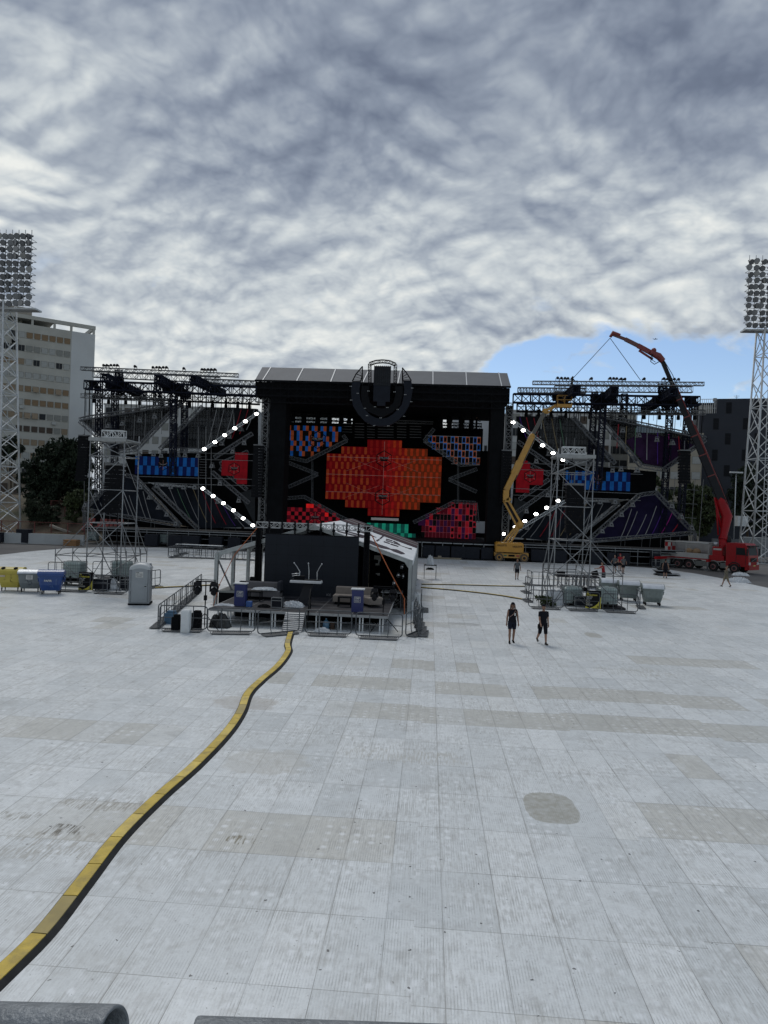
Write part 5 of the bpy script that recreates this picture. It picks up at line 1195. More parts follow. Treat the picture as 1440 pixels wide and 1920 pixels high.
boxes = [(330, 1.7), (285, 1.6), (358, 2.2), (405, 1.6), (440, 1.5), (805, 1.5), (830, 2.0), (858, 1.9), (886, 1.6), (913, 1.4), (1012, 2.1), (1045, 2.0), (1122, 1.8), (1142, 1.6), (1166, 1.6)]
lbs = ['black box right of the water tanks under the left wing', 'black box left of the water tanks under the left wing', 'wide black box behind the left end of the far pen', 'black box behind the middle of the far pen', 'black box behind the right end of the far pen', 'black box nearest the tent roof at the foot of the stage', 'second black box from the tent roof at the foot of the stage', 'third black box from the tent roof at the foot of the stage', 'fourth black box from the tent roof at the foot of the stage', 'black box directly left of the boom lift', 'wide black box directly right of the boom lift', 'second black box right of the boom lift', 'black box behind the group of three people', 'black box right behind the person in red', 'black box furthest right below the right wing']
for (px, w_), lb in zip(boxes, lbs): case((S(px, 1035, SY - .5).x, SY - .55, .0), (w_, .9, 1.35), lb, edge=False)
for k, (px, z_, lb) in enumerate(((1229, 0, 'silver edged rack case, lower of two by the right water tank'), (1229, .98, 'silver edged rack case, upper of two by the right water tank'))): case((S(px, 1035, SY - .5).x, SY - .5, z_), (.95, .8, .8), lb)
p_ = g(45, 1019); case((p_.x, p_.y, 0), (1.45, 1.0, 1.55), 'large black case on wheels in front of the white wall', edge=False, group=None)
p_ = g(-4, 1018); case((p_.x, p_.y, 0), (1.3, 1.0, 1.1), 'black case cut by the left edge in front of the white wall', edge=False, group=None)
p_ = g(105, 1017); case((p_.x, p_.y, 0), (1.1, .7, .75), 'small dark rack case with pale edges in front of the white wall', group=None)
mb = MB(); p_ = g(135, 1023)
for k in range(3): mb.bb(p_.x - .8, p_.x + .7, p_.y - .5, p_.y + .5, .0 + k * .24, .2 + k * .24)
tag(mb.build('timber_stack', M('orange_timber', (.24, .13, .06), .8, 0, .2, 4)), 'small stack of orange timber left of the left wing', 'timber stack')
# low platform edges and litter under the stage
for k, px in enumerate((826, 852)):
    mb = MB(); p_ = S(px, 1045, SY - 1.6); mb.bb(p_.x - .8, p_.x + .8, SY - 2.1, SY - 1.1, .03, .16); mb.bb(p_.x - .3, p_.x + .1, SY - 1.9, SY - 1.4, .16, .35) if k == 0 else None
    tag(mb.build('pallet', M('pale_timber', (.22, .19, .14), .8)), f'{["left", "right"][k]} small pale pallet lying at the foot of the stage', 'pallet')
mb = MB()
for k in range(26):
    x_ = sx(478) + k * 1.2; mb.bar((x_, SY - .62, DZ - .15), (x_ + 1.1, SY - .62, DZ - .15), .10); mb.bar((x_, SY - .62, DZ - .65), (x_ + (.9 if k % 3 else .3), SY - .62, DZ - .65), .06) if k % 4 else None; mb.bar((x_, SY - .62, .03), (x_, SY - .62, DZ - .1), .06) if k % 2 else None
mb.build('front_ledger', M('ledger_alu', (.24, .25, .26), .5, .3, .2, 4), stg, world=True)
# ------------------------------------------------------------ warning signs
YEL = M('sign_yellow', (.55, .47, .05), .5, 0, .06); SBK = M('sign_black', (.008, .008, .009), .5); SWH = M('sign_white', (.5, .5, .48), .5)
def sign(c, label, rz=0):
    t = thing('warning_banner', label, 'sign', c, rz); w_, h_ = .92, 1.08
    mb = MB(); mb.bb(-w_ / 2, w_ / 2, 0, .02, 0, h_); mb.build('panel', SBK, t)
    mb = MB(); mb.prism([(w_ / 2 - .005, -.005, .72), (w_ / 2 - .005, -.005, .01), (-.20, -.005, .01), (.05, -.005, .12), (.27, -.005, .30)], (0, .004, 0)); mb.prism([(-w_ / 2, -.005, .12), (-w_ / 2, -.005, .01), (-.20, -.005, .01)], (0, .004, 0)); mb.build('yellow_corner', YEL, t)
    mb = MB(); mb.prism([(-.42, -.005, .88), (-.27, -.005, .88), (-.345, -.005, 1.02)], (0, .004, 0)); mb.build('warning_triangle', YEL, t)
    mb = MB(); mb.prism([(.22, -.009, .06), (.36, -.009, .06), (.29, -.009, .19)], (0, .003, 0)); mb.build('hazard_mark', SBK, t)
    mb = MB(); mb.bb(-.43, -.20, -.006, -.001, .28, .52); mb.bb(-.43, -.05, -.006, -.001, .17, .255); mb.build('pictogram_plate', M('sign_grey', (.25, .24, .2), .6), t)
    mb = MB(); mb.disc((-.315, -.009, .41), (0, 1, 0), .08, .006, 12); mb.build('pictogram', SBK, t); mb = MB(); mb.bb(-.35, -.29, -.016, -.012, .385, .435); mb.build('pictogram_dot', SWH, t)
    text('heading', 'ATTENTION', .115, YEL, t, (-.10, -.004, .79), bold=.003); text('lettering', 'KEEP OFF', .085, SWH, t, (-.23, -.004, .68), bold=.002); text('lettering', 'CLOSED', .085, SWH, t, (-.26, -.004, .59), bold=.002)
    return t
p_ = g(162, 1109.5); sign((p_.x, p_.y - .1, .12), 'black and yellow warning banner on the barrier of the left delay tower')
p_ = g(1111, 1144); sign((p_.x, p_.y - .1, .12), 'black and yellow warning banner on the barrier of the right delay tower')
# ------------------------------------------------------------ waste bins
def bin_(c, rz, label, body, lid, lidm, kind='round', writing=None, group=None):
    t = thing('waste_container', label, 'waste container', c, rz, group); w_, d_ = 1.26, .95
    def rect(x, y, z, b_=.07): return [Vector(v) for v in ((-x + b_, -y, z), (x - b_, -y, z), (x, -y + b_, z), (x, y - b_, z), (x - b_, y, z), (-x + b_, y, z), (-x, y - b_, z), (-x, -y + b_, z))]
    mb = MB(); mb.loft([rect(w_ / 2 - .13, d_ / 2 - .16, .22), rect(w_ / 2 - .05, d_ / 2 - .05, .55), rect(w_ / 2, d_ / 2, 1.02), rect(w_ / 2 + .035, d_ / 2 + .035, 1.03), rect(w_ / 2 + .035, d_ / 2 + .035, 1.11)], smooth=False)
    if kind == 'steel':
        for k in range(5): x_ = -.45 + k * .22; mb.beam((x_ * .9, -d_ / 2 + .10, .3), (x_, -d_ / 2 - .012, .98), .03, .02)
    bd = mb.build('body', body, t)
    mb = MB(); n_ = 8; ring = []
    for k in range(n_ + 1):
        a = math.pi * k / n_; ring.append((-(d_ / 2 + .03) * math.cos(a), 1.11 + (.30 if kind != 'flat' else .22) * math.sin(a)))
    mb.loft([[Vector((x_, y_, z_)) for y_, z_ in ring] for x_ in (-w_ / 2 - .03, w_ / 2 + .03)], smooth=False); ld = mb.build('lid', lidm, t)
    mb = MB(); mb.bar((-w_ / 2, -d_ / 2 - .06, 1.1), (w_ / 2, -d_ / 2 - .06, 1.1), .035); mb.build('grab_rail', body, t)
    for sx_ in (-1, 1):
        mb = MB(); x_ = sx_ * (w_ / 2 + .05)
        if kind != 'flat':
            mb.loft([[Vector((x_ + e_, y_ * 1.0, z_ + .005)) for y_, z_ in ring] for e_ in (-.02, .02)], smooth=False); mb.path([(x_, .1, 1.12), (x_ + .02 * sx_, .12, .95), (x_ + .02 * sx_, .0, .82), (x_, -.05, .7)], .03, 6)
        mb.disc((x_, 0, .88), (1, 0, 0), .06, .12, 8); mb.build('side_hook', lidm if kind != 'steel' else body, t)
    if kind == 'plastic_holes':
        for x_ in (-.38, .3): mb = MB(); mb.disc((x_, -d_ / 2 + .17, 1.345), (0, -.55, .83), .12, .03, 14); mb.build('deposit_hole', DRAPE, ld)
    for sx_ in (-1, 1):
        for sy_ in (-1, 1):
            mb = MB(); mb.disc((sx_ * .44, sy_ * .28, .11), (1, .3, 0), .10, .05, 12); mb.build('wheel', RUB, t); mb = MB(); mb.bar((sx_ * .44, sy_ * .28, .12), (sx_ * .44, sy_ * .26, .26), .06); mb.build('wheel_fork', DSTEEL, t)
    if writing: writing(t)
    return t
YB = M('yellow_bin_plastic', (.42, .34, .05), .45, 0, .08, 3, dirt=((.26, .22, .08), .6)); BB = M('blue_bin_plastic', (.014, .050, .19), .35, 0, .1, 3, dirt=((.02, .05, .12), .5)); GB = M('grey_bin_steel', (.15, .17, .175), .5, .3, .12, 3, dirt=((.09, .10, .10), .7)); GL = M('bin_lid_galvanised', (.58, .60, .62), .3, .5, .1, 3); GB2 = M('galvanised_bin_steel', (.17, .20, .195), .45, .35, .15, 4, dirt=((.11, .13, .12), .6))
def wr_blue(t):
    text('lettering', 'PAPIR', .16, SWH, t, (-.12, -.50, .80), bold=.004, extra=Matrix.Rotation(R(-6), 4, 'X'))
    mb = MB()
    for a_, b_ in (((-.1, .7), (.05, .42)), ((.0, .66), (.1, .45)), ((-.18, .62), (-.05, .5)), ((.1, .6), (.16, .38))): mb.bar((a_[0], -.465, a_[1]), (b_[0], -.43, b_[1]), .012)
    mb.build('scratch_mark', M('pale_scratch', (.12, .18, .32), .6), t); mb = MB(); mb.bb(.30, .33, -.485, -.46, .55, .92); mb.build('sticker_strip', M('faded_sticker', (.10, .16, .30), .6), t)
def wr_yel(t):
    mb = MB()
    for a_, b_ in (((.05, .95), (.15, .95)), ((.08, 1.0), (.12, 1.0)), ((.05, .85), (.17, .85)), ((.08, .78), (.15, .78)), ((.06, .70), (.1, .55)), ((.12, .60), (.18, .55)), ((-.3, .72), (-.2, .72))): mb.bar((a_[0], -.46 - (a_[1] - .7) * .05, a_[1]), (b_[0], -.455 - (b_[1] - .7) * .05, b_[1]), .02)
    mb.build('faded_print', M('faded_brown_print', (.16, .13, .03), .6), t); mb = MB(); mb.bb(-.5, -.22, -.505, -.49, .86, .96); mb.build('sticker', M('worn_sticker', (.45, .38, .3), .6), t)
def wr_gry(t):
    mb = MB(); mb.box((0, -.49, .90), (.36, .012, .26), (R(-5), 0, 0)); mb.build('notice', SWH, t); mb = MB()
    for k in range(5): mb.bar((-.14, -.503, .98 - k * .045), (.12 - .03 * (k % 2), -.503, .98 - k * .045), .012)
    mb.build('notice_print', M('print_grey', (.2, .2, .21), .6), t); mb = MB(); mb.path([(-.25, -.46, .7), (-.15, -.465, .75), (-.05, -.455, .6), (.08, -.45, .68), (.12, -.44, .52), (0, -.43, .45), (-.1, -.42, .5)], .014, 4); mb.build('graffiti', M('graffiti_blue_grey', (.07, .085, .11), .6), t)
GRP = 'three different waste bins in a row at the left edge'
p_ = g(13, 1110); bin_((p_.x, p_.y + .45, .03), R(13), 'yellow wheeled waste bin with two round holes in its lid', YB, None, YB, 'plastic_holes', wr_yel, GRP)
p_ = g(50, 1112); bin_((p_.x, p_.y + .45, .03), R(17), 'grey steel waste bin with a white notice between the yellow and the blue bin', GB, None, GL, 'flat', wr_gry, GRP)
p_ = g(88, 1116); bin_((p_.x, p_.y + .45, .03), R(20), 'blue paper bin with a rounded lid at the right end of its row', BB, None, BB, 'round', wr_blue, GRP)
GR2 = 'galvanised round-lidded waste bins in a row at the right'
p_ = g(1149, 1126); bin_((p_.x, p_.y + .9, .03), R(-4), 'galvanised waste bin at the left end of its row behind the barriers', GB2, None, GL, 'steel', None, GR2)
p_ = g(1183, 1130); bin_((p_.x, p_.y + .7, .03), R(-6), 'middle galvanised waste bin of the row beside the right delay tower', GB2, None, GL, 'steel', None, GR2)
p_ = g(1225, 1137); bin_((p_.x, p_.y + .35, .03), R(-7), 'galvanised waste bin standing free at the right end of its row', GB2, None, GL, 'steel', None, GR2)
# ------------------------------------------------------------ portable toilet
TG = M('toilet_grey_plastic', (.20, .215, .23), .5, 0, .06, 2, dirt=((.14, .15, .155), .5)); TG2 = M('toilet_door_plastic', (.245, .265, .28), .45, 0, .05, 2, dirt=((.18, .19, .195), .4)); TR_ = M('toilet_roof_plastic', (.40, .42, .43), .4, 0, .06, 2)
p_ = g(256, 1135.5); tt = thing('portable_toilet', 'grey portable toilet with a domed pale roof and closed door', 'portable toilet', (p_.x, p_.y + .5, .03), R(14))
mb = MB(); mb.bev((0, 0, 1.02), (1.02, 1.08, 1.86), .06); mb.build('cabin', TG, tt)
mb = MB(); mb.bb(-.56, .56, -.58, .58, 0, .10); mb.build('base', DRAPE, tt)
mb = MB()
for sx_ in (-1, 1): mb.bb(sx_ * .49 - .045, sx_ * .49 + .045, -.60, -.5, .1, 1.88)
mb.bb(-.445, .445, -.60, -.5, .1, .15)
for k in range(4): mb.bb(-.50, -.42, -.612, -.6, .35 + k * .42, .55 + k * .42)
mb.build('door_frame', TG, tt)
mb = MB(); pts = [(-.42, .16), (.42, .16), (.42, 1.84)] + [(.42 * math.cos(R(a)), 1.84 + .14 * math.sin(R(a))) for a in range(20, 180, 20)] + [(-.42, 1.84)]
mb.prism([(x_, -.585, z_) for x_, z_ in pts], (0, .05, 0)); mb.bb(-.30, .30, -.597, -.585, .3, .85); mb.bb(-.30, .30, -.597, -.585, .95, 1.35); dr = mb.build('door', TG2, tt)
mb = MB(); mb.disc((.32, -.60, 1.02), (0, 1, 0), .11, .03, 14); mb.build('lock_plate', TG2, dr); mb = MB(); mb.bb(.27, .37, -.63, -.605, 1.0, 1.04); mb.build('handle', DRAPE, dr)
mb = MB(); mb.bb(-.20, .18, -.603, -.597, 1.50, 1.80); mb.build('notice', SWH, dr); mb = MB()
for zz, a_, b_ in ((1.775, -.18, -.02), (1.745, -.18, -.02), (1.69, -.16, .15), (1.64, -.16, -.06), (1.64, 0, .15), (1.585, -.18, .16), (1.545, -.12, .1)): mb.bb(a_, b_, -.607, -.603, zz - .01, zz + .012)
mb.build('notice_print', M('notice_ink', (.12, .12, .13), .6), dr)
mb = MB(); arc = lambda w_, h_, z_: [(w_, z_)] + [(w_ * math.cos(R(a)), z_ + h_ * math.sin(R(a))) for a in range(15, 180, 15)] + [(-w_, z_)]
mb.loft([[Vector((x_, y_, z_)) for x_, z_ in arc(w_, h_, 1.95)] for y_, w_, h_ in ((-.56, .52, .20), (-.50, .54, .28), (.45, .54, .30), (.58, .50, .2))], smooth=True)
mb.bb(-.54, .54, -.57, .58, 1.90, 1.955); mb.build('roof', TR_, tt); mb = MB(); mb.tube((.44, .2, 1.95), (.44, .2, 2.2), .06, 8); mb.build('vent_pipe', TG, tt)
mb = MB()
for k in range(6): mb.bb(.505, .525, -.35, .35, 1.45 + k * .06, 1.475 + k * .06)
mb.bb(.505, .53, -.4, -.3, .2, 1.4); mb.bb(.505, .53, .3, .4, .2, 1.4); mb.build('side_rib', TG, tt)
# ------------------------------------------------------------ cable ramps
CY = M('cable_ramp_yellow', (.50, .365, .06), .55, 0, .16, 5, bump=.4, dirt=((.24, .19, .07), .85)); CB = M('cable_ramp_rubber', (.03, .03, .03), .8, 0, .3, 4)
def ribbon(pts, n):                   # smooth centre line through the picked points
    out_ = []; P_ = [Vector((p.x, p.y, 0)) for p in pts]; P_ = [P_[0] * 2 - P_[1]] + P_ + [P_[-1] * 2 - P_[-2]]
    for i in range(1, len(P_) - 2):
        for k in range(n):
            t = k / n; a, b_, c_, d_ = P_[i - 1:i + 3]; out_.append(.5 * ((2 * b_) + (c_ - a) * t + (2 * a - 5 * b_ + 4 * c_ - d_) * t * t + (3 * b_ - a - 3 * c_ + d_) * t ** 3))
    return out_ + [P_[-2]]
def cable_ramp(label, px, w_, yfrac=.52, h_=.06, seg=.9, n=12):
    pts = ribbon([g(*p) for p in px], n); mid = pts[len(pts) // 2]; t = thing('cable_ramp', label, 'cable ramp', (mid.x, mid.y, .03))
    d = [0]
    for a, b_ in zip(pts, pts[1:]): d.append(d[-1] + (b_ - a).length)
    def at(s_):
        i = max(k for k in range(len(d)) if d[k] <= s_ + 1e-9); i = min(i, len(pts) - 2); f = (s_ - d[i]) / max(1e-6, d[i + 1] - d[i]); return pts[i].lerp(pts[i + 1], f)
    m_ = int(d[-1] / seg); base = MB(); ns = int(d[-1] / .15); ringsB = []
    for k in range(ns + 1):
        s_ = min(d[-1] - .01, d[-1] * k / ns); c_ = at(s_); q_ = at(min(d[-1] - .005, s_ + .05)); dr_ = (q_ - c_).normalized() if (q_ - c_).length > 1e-5 else dr_; nn = Vector((-dr_.y, dr_.x, 0))
        ringsB.append([c_ + nn * (w_ / 2) + Vector((0, 0, .03)), c_ + nn * (w_ * .27) + Vector((0, 0, .03 + h_)), c_ - nn * (w_ * .46) + Vector((0, 0, .03 + h_)), c_ - nn * (w_ / 2) + Vector((0, 0, .03))])
    base.loft(ringsB, smooth=False); base.build('rubber_base', CB, t, world=True)
    for k in range(min(m_, 95)):
        mb = MB(); rs = []
        for f in (0.012, .25, .5, .75, .988):
            s_ = (k + f) * seg; c_ = at(s_); q_ = at(min(d[-1] - .001, s_ + .05)); dr_ = (q_ - c_).normalized(); nn = Vector((-dr_.y, dr_.x, 0))
            z0 = .03 + h_ + .001; rs.append([c_ + nn * (w_ * .25) + Vector((0, 0, z0 - .01)), c_ + nn * (w_ * .24) + Vector((0, 0, z0 + .012)), c_ - nn * (w_ * .41) + Vector((0, 0, z0 + .012)), c_ - nn * (w_ * .42) + Vector((0, 0, z0 - .01))])
        mb.loft(rs, smooth=False); mb.build('lid', (CY if k % 3 else M('cable_ramp_yellow_bright', (.58, .43, .07), .5, 0, .14, 5, bump=.4, dirt=((.30, .23, .08), .8))) if (k * 7) % 11 != 3 else M('cable_ramp_dusty', (.34, .27, .10), .6, 0, .15, 3, dirt=((.2, .17, .09), .6)), t, world=True)
    return t
cable_ramp('long curving yellow and black cable ramp running from the deck ramp to the camera', [(546, 1188), (540, 1210), (541, 1225), (522, 1252), (490, 1280), (466, 1305), (452, 1340), (425, 1380), (370, 1438), (300, 1500), (225, 1575), (155, 1665), (85, 1755), (0, 1840), (-90, 1925)], .31)
cable_ramp('thin far cable ramp running left from the tent to the toilet', [(290, 1104), (330, 1102), (370, 1100), (412, 1098)], .25, .45)
cable_ramp('thin far cable ramp from the tent to the right delay tower', [(790, 1103), (860, 1109), (930, 1117), (985, 1126)], .25, .45)
cable_ramp('farther thin cable ramp from the tent to the right delay tower', [(790, 1097), (860, 1098), (930, 1100), (985, 1101)], .2, .4)
cable_ramp('short yellow cable ramp behind the left tent posts', [(438, 1049), (462, 1050), (491, 1052)], .55, .6)
# ------------------------------------------------------------ front-of-house tent and deck
TF = g(768, 1152).y; TXR = S(768, 1100, TF).x; TXL = S(405, 1090, TF).x; TE = S(768, 1052, TF).z; TXM = (TXR + TXL) / 2; TRZ = S(590, 985, TF).z
TB1, TB2 = TF * .985 / .758, TF / .665
tent = thing('event_tent', 'white gabled event tent with aluminium frame and printed roof over the mixing position', 'tent', (TXM, (TF + TB2) / 2, .03))
PVC = M('white_tent_fabric', (.66, .68, .70), .55, 0, .06, .8, dirt=((.5, .5, .49), .4)); INK = M('dark_print_on_fabric', (.045, .035, .045), .6, 0, .15, 2); MAR = M('maroon_tent_fabric', (.055, .022, .025), .6, 0, .15, 1)
mb = MB(); th = Vector((0, 0, -.04)); ov = .12
mb.prism([(TXM, TF - .1, TRZ + .06), (TXR + ov, TF - .1, TE + .06), (TXR + ov, TB1, TE + .06), (TXM, TB1, TRZ + .06)], th)
mb.prism([(TXL - .05, TF + .1, TE + .06), (TXM, TF + .1, TRZ + .06), (TXM, TB1, TRZ + .06), (TXL - .05, TB1, TE + .06)], th)
for x_, z0, z1 in ((TXR + ov, TE - .22, TE + .06),): mb.bb(x_ - .01, x_ + .02, TF - .1, TB1, z0, z1)
trf = mb.build('roof', PVC, tent, world=True)
mb = MB(); 
for k in range(9):
    y0, y1 = TB1 + (TB2 - TB1) * k / 9, TB1 + (TB2 - TB1) * (k + 1) / 9; mb.mat([0, 1, 0, 2, 0, 1, 2, 0, 0][k]); zt_ = .02
    mb.prism([(TXM, y0, TRZ + .1), (TXR + ov, y0, TE + .1), (TXR + ov, y1, TE + .1), (TXM, y1, TRZ + .1)], th); mb.prism([(TXL, y0, TE + .1), (TXM, y0, TRZ + .1), (TXM, y1, TRZ + .1), (TXL, y1, TE + .1)], th)
mb.build('rear_roof', [INK, MAR, M('grey_tent_stripe', (.16, .155, .155), .6)], tent, world=True)
sl = (TE - TRZ) / (TXR + ov - TXM)
def RP(px, py):                       # a point of the printed right-hand slope
    d = ray(px, py); z0 = TRZ + .075; k = (z0 + sl * (0 - TXM) - CAMZ) / (d.z - sl * d.x); p_ = Vector((0, 0, CAMZ)) + d * k; p_.y = min(max(p_.y, TF - .08), TB1 - .02); return Vector((p_.x, p_.y, TRZ + .068 + sl * (p_.x - TXM)))
zz7 = lambda x, y: (620 + x / 8, 970 + y / 8)
def mark(pts, name='roof_print'):
    mb = MB(); mb.prism([RP(*zz7(*p)) for p in pts], (0, 0, .006)); return mb.build(name, INK, trf, world=True)
mark([(540, 340), (700, 395), (840, 440), (905, 470), (990, 480), (1090, 525), (1118, 548), (1060, 552), (940, 510), (900, 485), (760, 460), (640, 415), (530, 365)])
mark([(675, 350), (722, 322), (742, 334), (700, 362)]); mark([(728, 315), (775, 276), (800, 284), (750, 326)])
for pts in ([(800, 355), (890, 385), (885, 400), (795, 370)], [(905, 392), (1020, 430), (1010, 442), (895, 408)], [(835, 318), (930, 345), (925, 358), (830, 332)], [(945, 348), (1010, 380), (1000, 395), (935, 365)], [(1000, 380), (1045, 405), (1030, 420), (990, 400)], [(830, 340), (940, 375), (935, 386), (825, 352)], [(950, 378), (990, 392), (985, 402), (945, 390)]): mark(pts)
for pts in ([(90, 195), (380, 265), (500, 300), (490, 312), (360, 282), (110, 215)], [(250, 205), (480, 262), (585, 300), (560, 305), (440, 275), (260, 222)], [(330, 180), (560, 240), (690, 300), (670, 300), (540, 255), (340, 195)], [(520, 325), (700, 405), (720, 405), (690, 380), (600, 345)], [(400, 255), (500, 280), (560, 300), (500, 296), (410, 270)], [(350, 170), (420, 165), (440, 180), (360, 185)], [(440, 205), (620, 250), (600, 255), (430, 215)]): mark(pts, 'roof_stripe')
# frame
ybs = [TF, TF * 1.088, TF * 1.18, TF * 1.27, TF * 1.37, TF * 1.48]
for j, y_ in enumerate(ybs):
    for x_, s_ in ((TXL, 1), (TXR, -1)):
        mb = MB(); mb.bb(x_ - .09, x_ + .09, y_ - .12, y_ + .12, .03, TE); mb.bb(x_ - .2, x_ + .2, y_ - .2, y_ + .2, .03, .05); mb.prism([(x_, y_ - .05, TE - .55), (x_ + s_ * .45, y_ - .05, TE + .12), (x_, y_ - .05, TE)], (0, .1, 0)); mb.build('post', ALU, tent, world=True)
        mb = MB(); mb.beam((x_, y_, TE - .06), (TXM, y_, TRZ - .06), .12, .22); mb.build('rafter', ALU, tent, world=True)
for x_ in (TXL, TXR): mb = MB(); mb.beam((x_, TF, TE - .05), (x_, ybs[-1], TE - .05), .1, .16); mb.build('eave_beam', ALU, tent, world=True)
mb = MB(); mb.bar((TXL, TF + .1, TE - .3), (TXL + .0, ybs[1], .4), .05); mb.bar((TXL + .1, TF, TE - .4), (TXL + 1.15, TF + .5, .05), .09); mb.build('brace', DSTEEL, tent, world=True)
mb = MB(); mb.bb(TXR + .1, TXR + .13, TF + .1, TB2, .1, TE); mb.build('side_wall', M('grey_tent_wall', (.23, .24, .245), .6, 0, .1, .8), tent, world=True)
mb = MB(); mb.bb(TXR - .14, TXR - .12, TF + .3, TB1, .03, TE); mb.bb(S(497, 1050, 43).x, TXR - .14, 46.5, 46.6, .03, TE + .25); mb.prism([(S(497, 1050, 43).x, 46.5, TE + .2), (TXR - .14, 46.5, TE + .2), (TXM, 46.5, TRZ - .1)], (0, .1, 0)); mb.build('curtain', DRAPE, tent, world=True)
# deck
DY = g(560, 1180).y; DXL, DXR = S(393, 1145, DY).x, S(727, 1152, DY).x; DH = S(560, 1148, DY).z; DBY = 38.4
dk = thing('stage_deck', 'low black presenter deck on white legs in front of the big black screen', 'deck', ((DXL + DXR) / 2, (DY + DBY) / 2, .03))
DKM = M('deck_black_ply', (.022, .022, .026), .5, 0, .25, 1.2, dirt=((.05, .05, .055), .5))
mb = MB(); mb.bb(DXL, DXR, DY, DBY, DH - .04, DH); dt = mb.build('deck_top', DKM, dk, world=True)
mb = MB()
for k in range(1, 5): x_ = DXL + (DXR - DXL) * k / 5; mb.bb(x_ - .012, x_ + .012, DY, DBY, DH + .001, DH + .004)
for k in range(1, 6): y_ = DY + (DBY - DY) * k / 6; mb.bb(DXL, DXR, y_ - .012, y_ + .012, DH + .001, DH + .0045)
mb.build('joint_line', M('joint_edge_grey', (.16, .16, .165), .6), dt, world=True)
mb = MB(); mb.bb(DXL, DXR, DY - .03, DY, DH - .11, DH + .003); mb.bb(DXL, DXR, DBY, DBY + .03, DH - .1, DH + .003); mb.bb(DXL - .03, DXL, DY, DBY, DH - .1, DH + .003); mb.bb(DXR, DXR + .03, DY, DBY, DH - .1, DH + .003); mb.build('edge_profile', M('deck_edge_alu', (.26, .27, .28), .45, .5, .1), dk, world=True)
for px in (410, 428, 470, 512, 552, 595, 636, 677, 715):
    for y_ in (DY + .12, (DY + DBY) / 2, DBY - .1):
        for o_ in (-.07, .07): mb = MB(); x_ = S(px, 1165, DY).x + o_; mb.bb(x_ - .03, x_ + .03, y_ - .03, y_ + .03, .03, DH - .1); mb.build('leg', WHT if y_ < DY + .2 else DSTEEL, dk, world=True)
mb = MB(); mb.bb(DXL + .5, DXR - .5, DY + 2.6, DY + 2.65, .03, DH - .12); mb.build('under_deck_shade_sheet', DRAPE, dk, world=True)  # black sheet standing in for the shade of the void under the deck
# screen
LY = g(583, 1118, DH).y - .2; a_, b_ = S(493.5, 1118, LY), S(673, 1008, LY)
scn = thing('presentation_screen', 'large switched off black LED screen at the back of the presenter deck', 'screen', ((a_.x + b_.x) / 2, LY, DH))
mb = MB(); mb.bb(a_.x, b_.x, LY, LY + .15, DH, b_.z); mb.build('panel', M('dead_screen', (.014, .017, .023), .45, 0, .12, .6, spec=.4), scn, world=True)
mb = MB()
for k in range(1, 8): x_ = a_.x + (b_.x - a_.x) * k / 8; mb.bb(x_ - .004, x_ + .004, LY - .002, LY, DH, b_.z)
for k in range(1, 6): z_ = DH + (b_.z - DH) * k / 6; mb.bb(a_.x, b_.x, LY - .0025, LY, z_ - .004, z_ + .004)
mb.build('panel_seam', M('screen_seam', (.006, .006, .008), .6), scn, world=True)
mb = MB(); mb.bb(a_.x - .04, b_.x + .04, LY + .02, LY + .14, b_.z, b_.z + .05); mb.build('top_bumper', BLKM, scn, world=True)
wtext('lettering', 'ICE', .17, M('faint_white_letters', (.22, .22, .24), .6), scn, (S(616, 1120, LY).x, LY - .01, DH + .14), extra=None)
gt = thing('goal_post_truss', 'silver truss on black posts carrying the black screen', 'truss', ((a_.x + b_.x) / 2, LY + .5, .03)); zt_ = S(590, 988, LY).z
mb = MB(); mb.truss((S(478, 985, LY).x, LY + .5, zt_), (S(697, 989, LY).x, LY + .5, zt_), .29, .29, .32, .025); mb.build('cross_truss', M('bright_truss', (.32, .33, .34), .4, .6, .1), gt, world=True)
for px in (482, 687):
    mb = MB(); x_ = S(px, 1000, LY).x; mb.truss((x_, LY + .5, .03), (x_, LY + .5, zt_ + .2), .24, .24, .4, .035); mb.bb(x_ - .09, x_ + .09, LY + .43, LY + .57, .03, zt_ + .1); mb.build('post', BLKM, gt, world=True)
for k in range(8):
    mb = MB(); x_ = S(502 + k * 24.5 - (2 if k == 7 else 0), 990, LY).x; mb.bb(x_ - .04, x_ + .04, LY + .28, LY + .36, b_.z + .05, zt_ + .28); mb.bb(x_ - .08, x_ + .08, LY + .26, LY + .38, zt_ - .25, zt_ - .12); mb.build('hanger_strut', BLKM, gt, world=True)
ORG = M('orange_strap_webbing', (.42, .12, .045), .6)
def strap(label, pts, w_=.018):
    mb = MB(); mb.path(pts, w_, 4); return tag(mb.build('ratchet_strap', ORG), label, 'strap')
strap('orange strap running from the left end of the screen truss down to the floor', [S(482, 990, LY), S(440, 1040, LY - .4), S(412, 1095, LY - .6), (TXL + .3, LY - .9, .05)])
strap('orange strap running from the right end of the screen truss to the right tent post', [S(697, 1003, LY + .3), S(728, 1066, LY), S(758, 1122, TF - .3), (TXR - .25, TF - .35, .9), (TXR - .22, TF - .4, .05)], .03)
